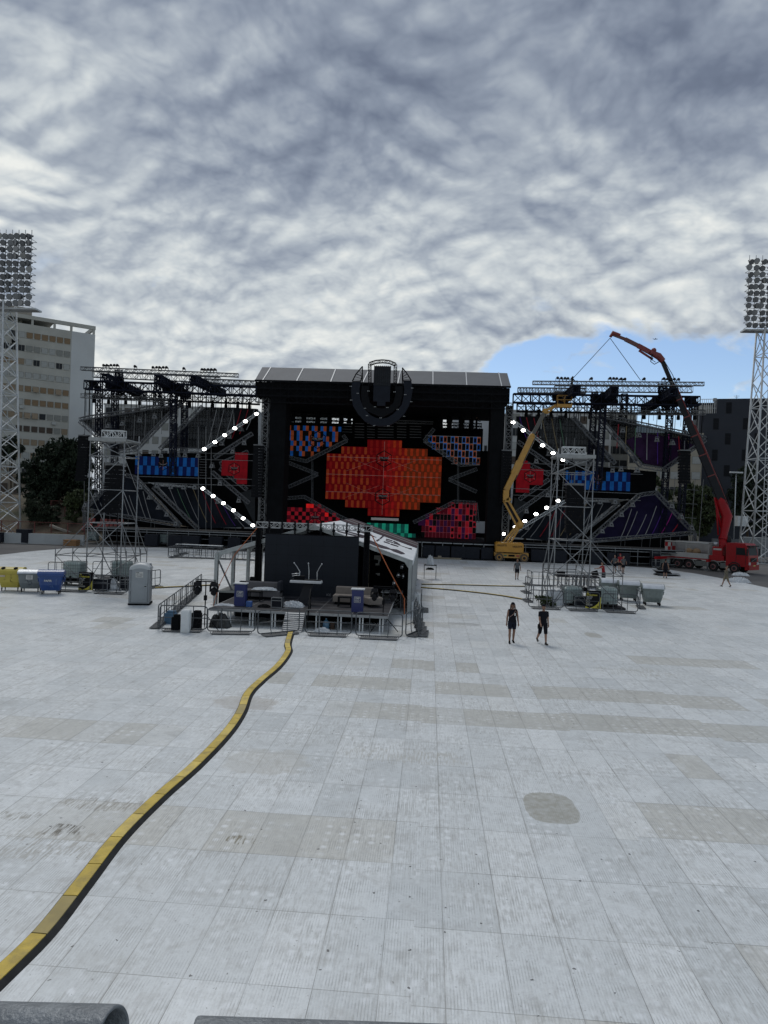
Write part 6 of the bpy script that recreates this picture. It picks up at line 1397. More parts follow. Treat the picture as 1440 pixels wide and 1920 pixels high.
# furniture
SOF = M('grey_sofa_fabric', (.11, .105, .11), .9, 0, .12, 2, bump=.3); SOF2 = M('taupe_sofa_fabric', (.19, .165, .145), .9, 0, .12, 2, bump=.3)
def sofa(px0, px1, Y, m_, label, arm, rz=0):
    x0, x1 = S(px0, 1110, Y).x, S(px1, 1110, Y).x; w_ = (x1 - x0) / 2; t = thing('sofa', label, 'sofa', ((x0 + x1) / 2, Y, DH), rz)
    mb = MB(); mb.bev((0, 0, .30), (2 * w_, .85, .34), .05); mb.build('seat', m_, t); mb = MB(); mb.bev((0, .36, .56), (2 * w_ - .12, .18, .56), .05); mb.bb(-.006, .006, .25, .265, .45, .82) if arm else None; mb.build('backrest', m_, t)
    mb = MB(); mb.bb(-w_ + .1, w_ - .1, -.35, .3, 0, .13); mb.build('plinth', DRAPE, t)
    if arm: mb = MB(); mb.bev((w_ - .08, .1, .62), (.16, .75, .62), .04); mb.build('armrest', M('dark_sofa_arm', (.03, .032, .04), .8), t)
    return t
sofa(455, 527, 36.6, SOF, 'dark grey sofa on the left half of the deck with white cloth on it', True)
s2 = sofa(626, 702, 36.0, SOF2, 'taupe corner sofa without arms on the right half of the deck', False)
mb = MB(); mb.bev((1.0, -.45, .30), (.8, .8, .34), .05, R(30)); mb.build('corner_seat', SOF2, s2)
def stool(px, Y, label):
    t = thing('coffee_table', label, 'coffee table', (S(px, 1120, Y).x, Y, DH)); mb = MB(); mb.bb(-.34, .34, -.25, .25, .44, .5); mb.build('table_top', BLKM, t)
    for a in (-.31, .31):
        for c_ in (-.22, .22): mb = MB(); mb.bb(a - .025, a + .025, c_ - .025, c_ + .025, 0, .44); mb.build('leg', BLKM, t)
stool(478, 35.6, 'black coffee table in front of the dark grey sofa'); stool(647, 35.0, 'black coffee table in front of the taupe sofa')
BLU = M('royal_blue_counter', (.012, .020, .11), .45, 0, .1, 2)
def counter(px, Y, label):
    t = thing('promotion_counter', label, 'counter', (S(px, 1130, Y).x, Y, DH), 0, 'blue promotion counters on the deck'); mb = MB(); mb.bb(-.27, .27, -.18, .18, 0, 1.05); mb.build('body', BLU, t)
    mb = MB(); mb.bev((0, 0, 1.075), (.64, .44, .05), .012); mb.build('counter_top', WHT, t)
    mb = MB(); w_, z0, z1 = .155, .44, .72
    for q_ in ((-w_, w_, z0, z0 + .018), (-w_, w_, z1 - .018, z1), (-w_, -w_ + .018, z0, z1), (w_ - .018, w_, z0, z1)): mb.bb(q_[0], q_[1], -.186, -.181, q_[2], q_[3])
    mb.build('emblem_frame', SWH, t); text('lettering', 'UMF', .14, SWH, t, (0, -.184, .635), bold=.004, sx=.78); text('lettering', 'RADIO', .10, SWH, t, (0, -.184, .52), bold=.003, sx=.72)
counter(451, 33.7, 'royal blue counter with white emblem left of the deck ramp'); counter(670.5, 33.5, 'royal blue counter with white emblem right of the deck ramp')
dj = thing('presenter_desk', 'tilted black presenter desk with pale rounded front edge and leaning leg', 'desk', (S(573, 1128, 35.3).x, 35.3, DH))
zd = S(573, 1090, 35.3).z - DH; mb = MB(); mb.bev((0, 0, zd), (1.58, .6, .13), .05); mb.build('desk_edge', M('desk_edge_white', (.42, .43, .44), .4), dj); mb = MB(); mb.bb(-.74, .74, -.24, .26, zd + .066, zd + .09); mb.bb(-.62, -.12, -.05, .2, zd + .09, zd + .26); mb.build('desk_top', BLKM, dj)
mb = MB(); mb.prism([(-.42, -.1, 0), (.10, -.1, 0), (.36, .1, zd - .06), (-.10, .1, zd - .06)], (0, .12, 0)); mb.build('leaning_leg', M('desk_leg_black', (.02, .021, .025), .5), dj)
for k, (x_, dx_, bx) in enumerate(((-.38, -.28, .14), (.10, -.04, .02), (.52, .22, -.03))):
    mb = MB(); z0 = zd + .09; mb.path([(x_ + .0, .1, z0), (x_ + bx * .1, .1, z0 + .38), (x_ + dx_ * .5, .1, z0 + .62), (x_ + dx_, .08, z0 + .80)], [.024, .024, .02, .02], 6)
    if k == 0: mb.tube((x_ + .02, .1, z0 + .28), (x_ - .38, .05, z0 + .24), .03, 6); mb.tube((x_ + .02, .1, z0 + .18), (x_ - .36, .05, z0 + .14), .03, 6)
    mb.ell((x_ + dx_, .08, z0 + .80), (.04, .04, .05), 8, 4)
    o_ = tag(mb.build('microphone_arm', M('arm_silver', (.40, .41, .42), .35, .6, .1)), f'{["left", "middle", "right"][k]} silver microphone arm of three on the presenter desk', 'microphone arm'); o_.location = Vector(o_.location) + Vector(dj.location)
def cloth(c, d, label, name='cloth', cat='cloth', m_=None, seed=1, nn=16):
    random.seed(seed); mb = MB(); rows_ = []
    for j in range(nn + 1):
        r_ = []
        for i in range(nn + 1):
            u_, v_ = i / nn * 2 - 1, j / nn * 2 - 1; rr = max(0, 1 - (abs(u_) ** 2.4 + abs(v_) ** 2.4)); h_ = (rr ** .45) * d[2] * random.uniform(.45, 1.0)
            r_.append(Vector((u_ * d[0] / 2 * random.uniform(.85, 1.05), v_ * d[1] / 2 * random.uniform(.85, 1.05), h_)))
        rows_.append(r_)
    for a, b_ in zip(rows_, rows_[1:]):
        for i in range(nn): mb.quad(a[i], a[i + 1], b_[i + 1], b_[i])
    o_ = tag(mb.build(name, m_ or M('white_cloth', (.50, .52, .54), .8, 0, .06, 4)), label, cat); o_.location = Vector(c); return o_
cloth((S(497, 1108, 36.4).x, 36.3, DH + .49), (1.35, .5, .16), 'crumpled white cloth on the seat of the dark grey sofa', seed=3)
cloth((S(549, 1140, 34.2).x, 34.2, DH + .002), (1.1, .7, .30), 'crumpled white cloth heap on the deck behind the ramp', seed=4)
cloth((S(421, 1140, 33.4).x, 33.5, DH + .002), (.95, .45, .10), 'flat pile of black and white cloth at the left front of the deck', seed=5)
cloth((S(494, 1140, 33.4).x, 33.5, DH + .002), (.65, .45, .16), 'black cloth bundle on the front of the deck', m_=DRAPE, seed=6)
cloth((S(603, 1188, 31.6).x, 31.7, .03), (.75, .5, .26), 'white sheet heap on the floor behind the front barriers', seed=7)
cloth((S(407, 1188, 31.5).x, 31.9, .03), (1.0, .7, .72), 'full black bin bag behind the front barriers', name='bin_bag', cat='bin bag', m_=M('bin_bag_black', (.012, .012, .013), .3, 0, .2), seed=8)
t = case((S(520, 1140, 33.7).x, 33.7, DH - .10), (.5, .42, .46), 'small black flight case on the deck left of the ramp', group=None)
mb = MB(); p_ = (S(467, 1140, 33.5).x, 33.5); mb.bev((p_[0], p_[1], DH + .13), (.28, .24, .26), .03); tag(mb.build('crate', M('blue_crate', (.03, .09, .28), .5)), 'small bright blue crate beside the left blue counter', 'crate')
# steps with slats
rmp = thing('access_ramp', 'pale slatted ramp leading up to the deck over the cable ramp', 'ramp', (S(548, 1187, 31.5).x, 31.7, .03))
r0, r1 = Vector((S(543, 1187, 31).x, g(543, 1186).y, .05)), Vector((S(554, 1149, DY).x, DY - .02, DH + .0))
for k in range(10):
    mb = MB(); p_ = r0.lerp(r1, (k + .3) / 10); mb.box(p_, (.88, .10, .03), (R(18), 0, 0)); mb.build('slat', M('ramp_slat_grey', (.36, .37, .38), .5), rmp, world=True)
mb = MB()
for s_ in (-.44, .44): mb = MB(); mb.beam(r0 + Vector((s_, 0, -.02)), r1 + Vector((s_, 0, -.06)), .04, .09); mb.build('side_rail', DSTEEL, rmp, world=True)
mb = MB(); h0, h1 = r0 + Vector((.62, 0, 0)), r1 + Vector((.56, .5, 0))
mb.path([h0 + Vector((0, .4, .1)), h0 + Vector((0, .5, .95)), h1 + Vector((0, .2, 1.0)), h1 + Vector((0, .3, 0))], .025, 6); mb.tube(h0 + Vector((0, .45, .5)), h1 + Vector((0, .25, .55)), .02, 6); mb.build('handrail', BLKM, rmp, world=True)
# light stands
HEADM = M('moving_head_black', (.010, .010, .012), .4, 0, .2)
def light_stand(px, pyf, zt_, half, label, off=0):
    p_ = g(px, pyf); t = thing('light_stand', label, 'light stand', (p_.x, p_.y, .03)); mb = MB(); mb.tube((0, 0, .25), (0, 0, zt_), .025, 8); mb.bb(-.06, .06, -.06, .06, zt_ * .62, zt_ * .72); mb.build('pole', BLKM, t)
    for a in (90, 210, 330): mb = MB(); c_, s_ = math.cos(R(a + 17)), math.sin(R(a + 17)); mb.tube((0, 0, .78), (c_ * .75, s_ * .75, .02), .02, 6); mb.tube((0, 0, .3), (c_ * .42, s_ * .42, .36), .012, 6); mb.build('tripod_leg', BLKM, t)
    mb = MB(); mb.tube((-half, 0, zt_), (half, 0, zt_), .028, 6); mb.bb(-half, half, -.03, .03, zt_ + .06, zt_ + .09); mb.build('cross_bar', BLKM, t)
    for k, s_ in enumerate((-1, 1)):
        h = thing('moving_head_light', f'{["left", "right"][k]} black moving head lamp on the {label.split(" ")[0]} light stand', 'stage light', (p_.x + s_ * (half - .07), p_.y, .03 + zt_ - .02)); mb = MB(); mb.bev((0, 0, -.09), (.3, .26, .16), .03); mb.build('base', HEADM, h)
        mb = MB(); [mb.bb(q_ - .025, q_ + .025, -.07, .07, -.42, -.16) for q_ in (-.16, .16)]; mb.bb(-.185, .185, -.07, .07, -.19, -.16); mb.build('yoke', HEADM, h); mb = MB(); mb.ell((0, 0, -.40), (.14, .16, .20), 10, 6); mb.disc((0, -.13, -.46), (0, 1, .4), .10, .06, 12); mb.build('head', HEADM, h)
light_stand(383, 1184, 2.18, .44, 'left black light stand with cross bar behind the front barriers'); light_stand(717, 1184, 1.98, .50, 'right black light stand with cross bar behind the front barriers')
# clutter by the left barriers
mb = MB(); p_ = g(348, 1187); mb.bev((p_.x, p_.y, .53), (.38, .36, .98), .05); mb.bb(p_.x - .16, p_.x + .16, p_.y - .19, p_.y - .18, .7, .9); tag(mb.build('water_dispenser', WHT), 'white upright water dispenser behind the left front barriers', 'water dispenser')
for px, py, d_, m_, lb, nm in ((330, 1184, (.35, .35, .62), DRAPE, 'black upright box left of the white water dispenser', 'box'), (368, 1180, (.42, .35, .72), BLKM, 'black monitor case right of the white water dispenser', 'case'), (320, 1170, (.5, .4, .5), M('blue_crate_dusty', (.05, .12, .20), .5), 'dusty blue crate stack behind the left corner barrier', 'crate'), (330, 1176, (.4, .3, .35), M('grey_crate', (.12, .13, .15), .6), 'grey crate beside the dusty blue crates', 'crate')):
    mb = MB(); p_ = g(px, py); mb.bev((p_.x, p_.y, .03 + d_[2] / 2), d_, .03); mb.bev((p_.x + .03, p_.y, .03 + d_[2] + .05), (d_[0] * .7, d_[1] * .7, .10), .02); tag(mb.build(nm, m_), lb, nm)
mb = MB(); p_ = g(611, 1181); mb.loft([[Vector((p_.x + r_ * math.cos(R(30 * i)), p_.y + r_ * math.sin(R(30 * i)), z_)) for i in range(12)] for z_, r_ in ((.03, .13), (.06, .15), (.36, .15), (.42, .11), (.48, .035), (.55, .035))]); tag(mb.build('water_bottle', M('blue_bottle', (.06, .14, .22), .2)), 'large blue water bottle on the floor under the deck edge', 'bottle')
mb = MB(); p_ = g(623, 1181); mb.bev((p_.x, p_.y, .2), (.2, .15, .34), .03); tag(mb.build('bag', M('brown_bag', (.06, .04, .03), .7)), 'small brown bag beside the large blue water bottle', 'bag')
# raised platform and wedges at the left of the deck
mb = MB(); a_ = S(412, 1120, 38.9).x; c_ = S(448, 1120, 38.9).x; mb.bb(a_, c_, 38.45, 40.6, .75, .85); mb.mat(1); mb.bb(a_ + .05, c_, 38.5, 40.5, .03, .75); tag(mb.build('riser', [M('riser_top', (.2, .21, .2), .6), DRAPE]), 'small riser with pale edge behind the left tent post', 'riser')
for k, (px, py, s_, lb) in enumerate(((459, 1096, .6, 'dark wedge speaker with a lit top left of the black screen'), (478, 1096, .85, 'black speaker beside the left truss post'))):
    x_ = S(px, py, 38.9).x; t = thing('monitor_speaker', lb, 'speaker', (x_, 38.8, DH)); mb = MB(); mb.prism([(-.25, -.3, 0), (-.25, .3, 0), (-.25, .2, s_), (-.25, -.1, s_)], (.5, 0, 0)); mb.build('cabinet', [M('speaker_grille', (.035, .037, .04), .8) if k == 0 else BLKM], t)
    mb = MB(); mb.bb(-.2, .2, -.30, -.27, .05, s_ * .7); mb.build('grille', BLKM, t); plinth(x_, 38.8, .7, .7, DH, f'{["left", "right"][k]} support block under a speaker beside the screen', 'support_block', 'block')
# things inside the right half of the tent
mb = MB(); a_ = S(715, 1120, 40).x; mb.bb(a_, TXR - .4, 39.6, 40.6, .98, 1.04); mb.mat(1)
for x_ in (a_ + .1, TXR - .5): mb.bar((x_, 39.7, .03), (x_, 39.7, .98), .05); mb.bar((x_, 40.5, .03), (x_, 40.5, .98), .05)
tag(mb.build('work_table', [M('table_grey', (.26, .27, .27), .5), DSTEEL]), 'narrow grey table inside the tent behind the right light stand', 'table')
t = thing('lamp_rack', 'black rack with shiny round lamps inside the right side of the tent', 'lamp rack', (S(748, 1100, 41).x, 41, .03)); mb = MB(); mb.truss((-.2, 0, 0), (.3, 0, 2.6), .5, .5, .5, .035); mb.bb(-.7, .5, -.2, .2, 1.0, 1.06); mb.build('rack', BLKM, t)
for px, py in ((755, 1062), (748, 1078), (740, 1093), (757, 1080)):
    q_ = S(px, py, 40.6); mb = MB(); mb.tube((q_.x - .02, 40.6, q_.z - .15), (q_.x + .02, 40.6, q_.z + .12), .13, 12, .12); mb.build('shiny_lamp', M('polished_metal', (.6, .62, .65), .2, 1, .05), t, world=True)
mb = MB(); P5 = lambda x, y: S(600 + x / 6.26, 970 + y / 6.26, 46.4)
mb.prism([P5(635, 448), P5(712, 448), P5(712, 510), P5(700, 520), P5(695, 562), P5(650, 562), P5(650, 540), P5(680, 540), P5(683, 500), P5(635, 492)], (0, .05, 0)); tag(mb.build('paper_notice', SWH), 'white angular sign on the black curtain inside the tent', 'notice')
mb = MB(); mb.prism([P5(655, 655), (P5(705, 655)), P5(700, 682), P5(675, 684), P5(672, 670), P5(655, 668)], (0, .05, 0)); tag(mb.build('paper_notice', SWH), 'small pale paper low on the black curtain inside the tent', 'notice')
mb = MB(); mb.tube((S(690, 1110, 42).x, 42, .03), (S(690, 1110, 42).x, 42, TE + .3), .035, 6); tag(mb.build('pole', M('tan_pole', (.30, .25, .17), .6)), 'thin tan pole just right of the black screen', 'pole')
for k, (px, py, h_) in enumerate(((771, 1150, .62), (776, 1143, .9))):
    mb = MB(); p_ = g(px, py); mb.bev((p_.x + .15, p_.y, .03 + h_ / 2), (.38, .3, h_), .06); mb.tube((p_.x + .15, p_.y, .03 + h_), (p_.x + .15, p_.y, .12 + h_), .05, 8); tag(mb.build('canister', WHT), f'{["front", "rear"][k]} white canister standing outside the right tent post', 'canister')
# table with wrapped thing right of the tent
p_ = g(806, 1086); t = thing('side_table', 'tall dark table with thin legs standing right of the tent', 'table', (p_.x, p_.y, .03)); w_ = .52
mb = MB(); mb.bb(-w_, w_, -.35, .35, 1.10, 1.16); mb.build('table_top', BLKM, t)
for a in (-w_ + .04, w_ - .04):
    for c_ in (-.3, .3): mb = MB(); mb.bar((a, c_, 0), (a, c_, 1.1), .05); mb.build('leg', DSTEEL, t)
o_ = cloth((p_.x - .03, p_.y, 1.19), (.62, .5, .85), 'wrapped white bundle standing on the tall dark table right of the tent', name='wrapped_bundle', cat='bundle', seed=12)
o_ = cloth((p_.x - .02, p_.y - .05, .78), (.7, .3, .2), 'black tool pouch hanging under the top of the tall dark table', name='tool_pouch', cat='pouch', m_=DRAPE, seed=13)
# bits behind the barriers of the delay towers
for px, py, d_, lb, m_ in ((186, 1109, (.9, .6, .62), 'black case behind the barrier right of the left warning sign', BLKM), (235, 1108, (.8, .6, .55), 'black case half hidden behind the toilet', DRAPE), (1044, 1135, (.9, .6, .4), 'black case under the white cloth at the right delay tower', BLKM), (1093, 1140, (1.0, .6, .55), 'dark case between the two water tanks of the right delay tower', BLKM)):
    p_ = g(px, py); case((p_.x, p_.y + .4, 0), d_, lb, group=None)
p_ = g(205, 1108); cloth((p_.x, p_.y + .3, .03), (1.0, .6, .8), 'white sheet bundle behind the barrier left of the toilet', seed=14)
p_ = g(1040, 1136); cloth((p_.x, p_.y + .3, .03), (1.5, .8, 1.05), 'white sheet draped behind the barrier at the right delay tower', seed=15)
p_ = g(1094, 1128); cloth((p_.x, p_.y, .68), (.6, .4, .3), 'black bag on the dark case between the two water tanks', name='bag', cat='bag', m_=DRAPE, seed=16)
p_ = g(1025, 1137); pl = tree('dark green potted plant lying behind the front barriers of the right delay tower', (p_.x, p_.y, .03), .5, [(0, 0, .3, .3), (-.35, 0, .45, .22), (.3, 0, .15, .2)], LF3, 260, ls=.14, name='plant', cat='plant', trunk=.02)
# platform with workers behind the right delay tower
p_ = g(1082, 1104); x0, x1, Yp = S(1044, 1100, p_.y).x, S(1126, 1100, p_.y).x, p_.y
t = thing('work_platform', 'low work platform with many pale legs behind the right delay tower', 'platform', ((x0 + x1) / 2, Yp + .8, .03)); mb = MB(); mb.bb(x0, x1, Yp, Yp + 1.8, .86, .95); mb.build('top', DKM, t, world=True)
for k in range(12):
    for y_ in (Yp + .06, Yp + 1.7): mb = MB(); x_ = x0 + .08 + (x1 - x0 - .16) * k / 11; mb.bar((x_, y_, .03), (x_, y_, .86), .055); mb.build('leg', DSTEEL, t, world=True)
for px, w_, d_, lb in ((1052, .6, .35, 'grey control box at the left end of the work platform'), (1116, .5, .45, 'open laptop screen on the work platform')):
    x_ = S(px, 1080, Yp + .5).x; mb = MB(); mb.box((x_, Yp + .6, .95 + d_ / 2), (w_, .08 if px > 1100 else .4, d_), (0, R(-18) if px > 1100 else 0, 0)); tag(mb.build('control_box' if px < 1100 else 'laptop', BLKM), lb, 'box' if px < 1100 else 'laptop')
# rolled sheets and pallets at right
o_ = cloth(tuple(g(1388, 1093) + Vector((0, .3, 0)))[:2] + (.03,), (2.0, 1.2, .55), 'rolled white floor sheets lying near the crane truck', name='rolled_sheet', cat='rolled sheet', seed=17)
o_ = cloth(tuple(g(1393, 1088) + Vector((0, .6, 0)))[:2] + (.4,), (1.6, .8, .35), 'upper rolled white floor sheet of the bundle near the crane truck', name='rolled_sheet', cat='rolled sheet', seed=18)
p_ = g(1243, 1080); t = thing('pallet_stack', 'untidy dark stack of flat panels beside the person in a black vest', 'stack', (p_.x, p_.y + .3, .03)); random.seed(5)
for k in range(6): mb = MB(); mb.box((random.uniform(-.15, .15) + (.45 if k < 2 else 0), random.uniform(-.1, .1), .07 + k * .11), (1.7 - k * .12 + (.6 if k < 2 else 0), 1.0, .08), (0, R(random.uniform(-2, 2)), R(random.uniform(-15, 15)))); mb.build('panel', [BLKM, M('stack_grey', (.2, .21, .22), .5), BLKM][k % 3], t)
# railing in front of the camera
GAL = M('galvanised_tube_mottled', (.17, .185, .20), .5, .5, .25, 22, bump=.3, dirt=((.09, .10, .11), .7))
def rail(px0, py0, D0, px1, py1, D1, r_, label, open_=True):
    a_, b_ = PD(px0, py0, D0), PD(px1, py1, D1); t = thing('handrail', label, 'handrail', tuple(Vector((a_.x, a_.y, 0)))); d = (b_ - a_).normalized()
    m_ = d.to_track_quat('Z', 'Y').to_matrix(); n_ = 48; mb = MB(); ri = [(0, r_ * .86, .12), (0, r_ * .86, .0), (0, r_ * .97, -.001), (0, r_, .004)]
    def ring(c_, rr): return [c_ + m_ @ Vector((rr * math.cos(2 * math.pi * i / n_), rr * math.sin(2 * math.pi * i / n_), 0)) for i in range(n_)]
    mb.loft([ring(b_ - d * .12, r_ * .86), ring(b_, r_ * .86), ring(b_ + d * .0015, r_ * .93), ring(b_, r_ * .985), ring(b_ - d * .003, r_), ring(a_, r_)], cap=False); mb.build('rail', GAL, t, world=True)
    mb = MB(); mb.disc(b_ - d * .11, d, r_ * .87, .002, 24); mb.build('bore_shade_disc', DRAPE, t, world=True)  # black disc set inside the open tube to paint its hollow dark
    c_ = a_.lerp(b_, .3); mb = MB(); mb.tube((c_.x, c_.y, 0), (c_.x, c_.y, c_.z - r_ * .5), r_ * .9, 12); mb.build('post', GAL, t, world=True)
rail(-500, 1922, .76, 211, 1947, .66, .0265, 'galvanised handrail end at the bottom left corner, very close')
rail(1900, 2010, .80, 363, 1962, .74, .0265, 'second galvanised handrail just entering at the bottom edge, right of the first')
# ------------------------------------------------------------ crane truck
CR = M('truck_red_paint', (.25, .004, .008), .4, 0, .08, 2, dirt=((.15, .008, .010), .5), spec=.2); TWH = M('truck_grey_white', (.30, .30, .29), .5, 0, .08, 1, dirt=((.17, .16, .15), .6)); CHS = M('chassis_dark', (.022, .022, .024), .7); GLS = M('truck_glass', (.010, .013, .015), .45, 0, .1)
pf = g(1377, 1074.5); rzT = R(-46.4); fw = Vector((math.cos(rzT), math.sin(rzT), 0)); lf = Vector((-fw.y, fw.x, 0))
o0 = pf + lf * 1.15; o0.z = .0
tk = thing('crane_truck', 'red eight wheeled crane truck parked at the right edge of the stage', 'truck', tuple(o0), rzT)
def wheel(t, x, y, r_, tyre=RUB, rim=M('rim_grey_red', (.16, .07, .07), .5, .2), w_=.3, s_=-1, nm='wheel'):
    mb = MB(); mb.disc((0, 0, 0), (0, 1, 0), r_, w_, 22); wh = mb.build(nm, tyre, t); wh.location = (x, y, r_)
    mb = MB(); mb.disc((0, s_ * (w_ / 2 + .004), 0), (0, 1, 0), r_ * .58, .02, 16); mb.mat(1); mb.disc((0, s_ * (w_ / 2 + .02), 0), (0, 1, 0), r_ * .36, .05, 12); mb.build('rim', [rim, CHS], wh); return wh
for x_ in (0, -2.3, -5.05, -6.42):
    for y_ in (-1.1, 1.1): wheel(tk, x_, y_, .51, w_=.32, s_=-1 if y_ < 0 else 1)
mb = MB(); mb.bb(-8.0, 1.0, -.42, .42, .62, .95); mb.bb(-8.0, -7.8, -1.15, 1.15, .5, .75); mb.build('chassis', CHS, tk)
# cab
mb = MB(); c_ = [(-.95, .75), (1.42, .75), (1.46, 1.35), (1.42, 1.95), (1.22, 2.95), (1.0, 3.25), (-.95, 3.25)]
mb.prism([(x_, -1.22, z_) for x_, z_ in c_][::-1], (0, 2.44, 0)); cab = mb.build('cab', CR, tk)
mb = MB(); mb.add([(1.44, -1.05, 2.0), (1.44, 1.05, 2.0), (1.26, .98, 2.88), (1.26, -.98, 2.88)], [(0, 1, 2, 3)]); mb.build('windscreen', GLS, cab)
for s_ in (-1, 1): mb = MB(); mb.prism([(.15, s_ * 1.235, 2.0), (1.15, s_ * 1.235, 2.0), (1.02, s_ * 1.235, 2.78), (.15, s_ * 1.235, 2.78)], (0, .01 * s_, 0)); mb.build('side_window', GLS, cab)
mb = MB(); mb.bb(1.10, 1.52, -1.15, 1.15, 2.93, 3.05); mb.build('sun_visor', CHS, cab)
mb = MB(); mb.bb(1.455, 1.50, -.72, .72, 1.3, 1.72)
mb.build('grille', CHS, cab); mb = MB(); mb.bar((1.51, -.6, 1.34), (1.51, .6, 1.68), .03); mb.build('grille_bar', EDG, cab)
mb = MB(); mb.bb(1.1, 1.56, -1.23, 1.23, .42, .98); mb.build('bumper', CR, cab); mb = MB(); mb.bb(1.565, 1.58, -.26, .26, .82, .97); mb.build('number_plate', M('plate_yellow', (.40, .30, .08), .5), cab)
for s_ in (-1, 1):
    mb = MB(); mb.bb(1.45, 1.52, s_ * .98 - .18, s_ * .98 + .18, .98, 1.26); mb.build('headlight', M('headlight_glass', (.5, .5, .5), .15), cab)
    mb = MB(); mb.bar((1.3, s_ * 1.25, 2.7), (1.45, s_ * 1.5, 2.6), .04); mb.bb(1.36, 1.46, s_ * 1.5 - .1, s_ * 1.5 + .1, 1.95, 2.7); mb.build('wing_mirror', CHS, cab)
mb = MB(); mb.bb(.12, .16, -1.24, -1.225, .9, 2.9); mb.bb(1.13, 1.16, -1.24, -1.225, .9, 2.0); mb.build('door_gap', CHS, cab)
for x_ in (0,):
    for s_ in (-1, 1): mb = MB(); mb.path([(x_ - .68, s_ * 1.24, .5)] + [(x_ + .66 * math.cos(R(a)), s_ * 1.24, .51 + .66 * math.sin(R(a))) for a in range(165, 10, -20)] + [(x_ + .68, s_ * 1.24, .5)], .06, 6); mb.build('wheel_arch', CHS, cab)
# mudguards of the other axles
for x0, x1 in ((-2.3, -2.3), (-6.42, -5.05)):
    mb = MB(); mb.path([(x0 - .64, -1.16, .62)] + [(x0 + .64 * math.cos(R(a)), -1.16, .52 + .64 * math.sin(R(a))) for a in range(165, 85, -20)] + [(x1 + .64 * math.cos(R(a)), -1.16, .52 + .64 * math.sin(R(a))) for a in range(85, 5, -20)] + [(x1 + .64, -1.16, .62)], .06, 6); mb.build('mudguard', M('mudguard_grey', (.15, .155, .155), .5), tk)
for a_, b_ in ((-4.35, -2.95), (-1.55, -.75)): mb = MB(); mb.bb(a_, b_, -1.2, -.7, .44, 1.02); mb.build('side_locker', M('locker_grey', (.10, .105, .10), .6), tk)
# load bed
mb = MB(); mb.bb(-8.0, -2.9, -1.22, 1.22, 1.18, 1.3); mb.build('bed_floor', CR, tk)
for s_ in (-1, 1):
    mb = MB(); mb.bb(-7.9, -5.5, s_ * 1.22 - .03, s_ * 1.22 + .03, 1.3, 1.85); mb.bb(-5.44, -2.95, s_ * 1.22 - .03, s_ * 1.22 + .03, 1.3, 1.85); mb.build('drop_side', TWH, tk)
    mb = MB(); mb.tube((-8.0, s_ * 1.22, 3.0), (-2.9, s_ * 1.22, 3.0), .11, 8); mb.bar((-5.47, s_ * 1.22, 1.3), (-5.47, s_ * 1.22, 3.0), .06); mb.build('cover_roll' if s_ < 0 else 'top_rail', TWH, tk)
mb = MB(); mb.bb(-7.95, -3.0, 1.1, 1.14, 1.85, 2.9); mb.bb(-2.95, -2.9, -1.2, 1.2, 1.3, 2.9); mb.build('bed_wall', TWH, tk)
for k, (x_, z_) in enumerate(((-5.6, 1.95), (-4.7, 1.98), (-6.3, 1.6), (-3.6, 1.55))):
    mb = MB(); mb.ell((x_, -.3, z_), (.5, .4, .38), 10, 6) if k < 2 else mb.box((x_, -.3, z_), (.6, .6, .5), (0, 0, R(20))); mb.build('tarpaulin_load', M('tan_load', (.24, .16, .09), .8) if k < 2 else CHS, tk)
mb = MB()
for i in range(4):
    for j in range(3): mb.mat((i + j) % 2); mb.bb(-8.06, -8.0, -1.22 + j * .8, -.42 + j * .8, .62 + i * .6, 1.22 + i * .6)
mb.build('checkered_tailboard', [CR, TWH], tk)
mb = MB()
for i in range(4):
    for j in range(2): mb.mat((i + j) % 2); mb.bb(-8.0 + j * .35, -7.65 + j * .35, -1.275, -1.255, .62 + i * .6 if i else 1.3, 1.22 + i * .6 if i else 1.8)
mb.build('checkered_side', [TWH, CR], tk)
# outriggers
for x_, yo in ((-7.4, 4.4), (-2.75, 1.7)):
    mb = MB(); mb.bb(x_ - .15, x_ + .15, -yo, 1.2, 1.0, 1.28); mb.build('outrigger_beam', CR, tk)
    mb = MB(); mb.tube((x_, -yo + .1, .1), (x_, -yo + .1, 1.15), .09, 8); mb.bb(x_ - .28, x_ + .28, -yo - .18, -yo + .38, .03, .1); mb.build('outrigger_foot', DSTEEL, tk)
# crane base and boom
mb = MB(); mb.bb(-2.8, -1.2, -1.15, 1.15, 1.2, 1.75); mb.bb(-2.5, -1.4, -1.1, .0, 1.75, 2.75); mb.mat(1); mb.bb(-2.4, -1.5, -1.12, -1.1, 2.35, 2.55); mb.mat(0); mb.tube((-2.0, .2, 1.7), (-2.0, .2, 3.6), .42, 14); mb.build('crane_base', [CR, TWH], tk)
mb = MB(); mb.ell((-1.55, .55, 3.5), (.35, .35, .45), 10, 6); mb.build('oil_tank', CHS, tk)
mb = MB(); mb.disc((-2.6, -.2, 3.0), (0, 0, 1), .28, .4, 14); mb.build('air_filter', STEEL, tk)
ivT = Matrix.Rotation(-rzT, 3, 'Z')
def TL_(p): return ivT @ (Vector(p) - o0)
cb = o0 + Matrix.Rotation(rzT, 3, 'Z') @ Vector((-2.0, .2, 3.5)); Db = 79.5
bp = lambda px, py, D: TL_(PD(px, py, D))
KN = M('crane_boom_dark', (.016, .017, .020), .5, 0, .15, 1); REDB = M('crane_red_faded', (.15, .018, .016), .45, 0, .15, 1.5)
mb = MB(); P0 = TL_(cb); P1 = bp(1363, 968, 80); P2 = bp(1347, 928, 80.2)
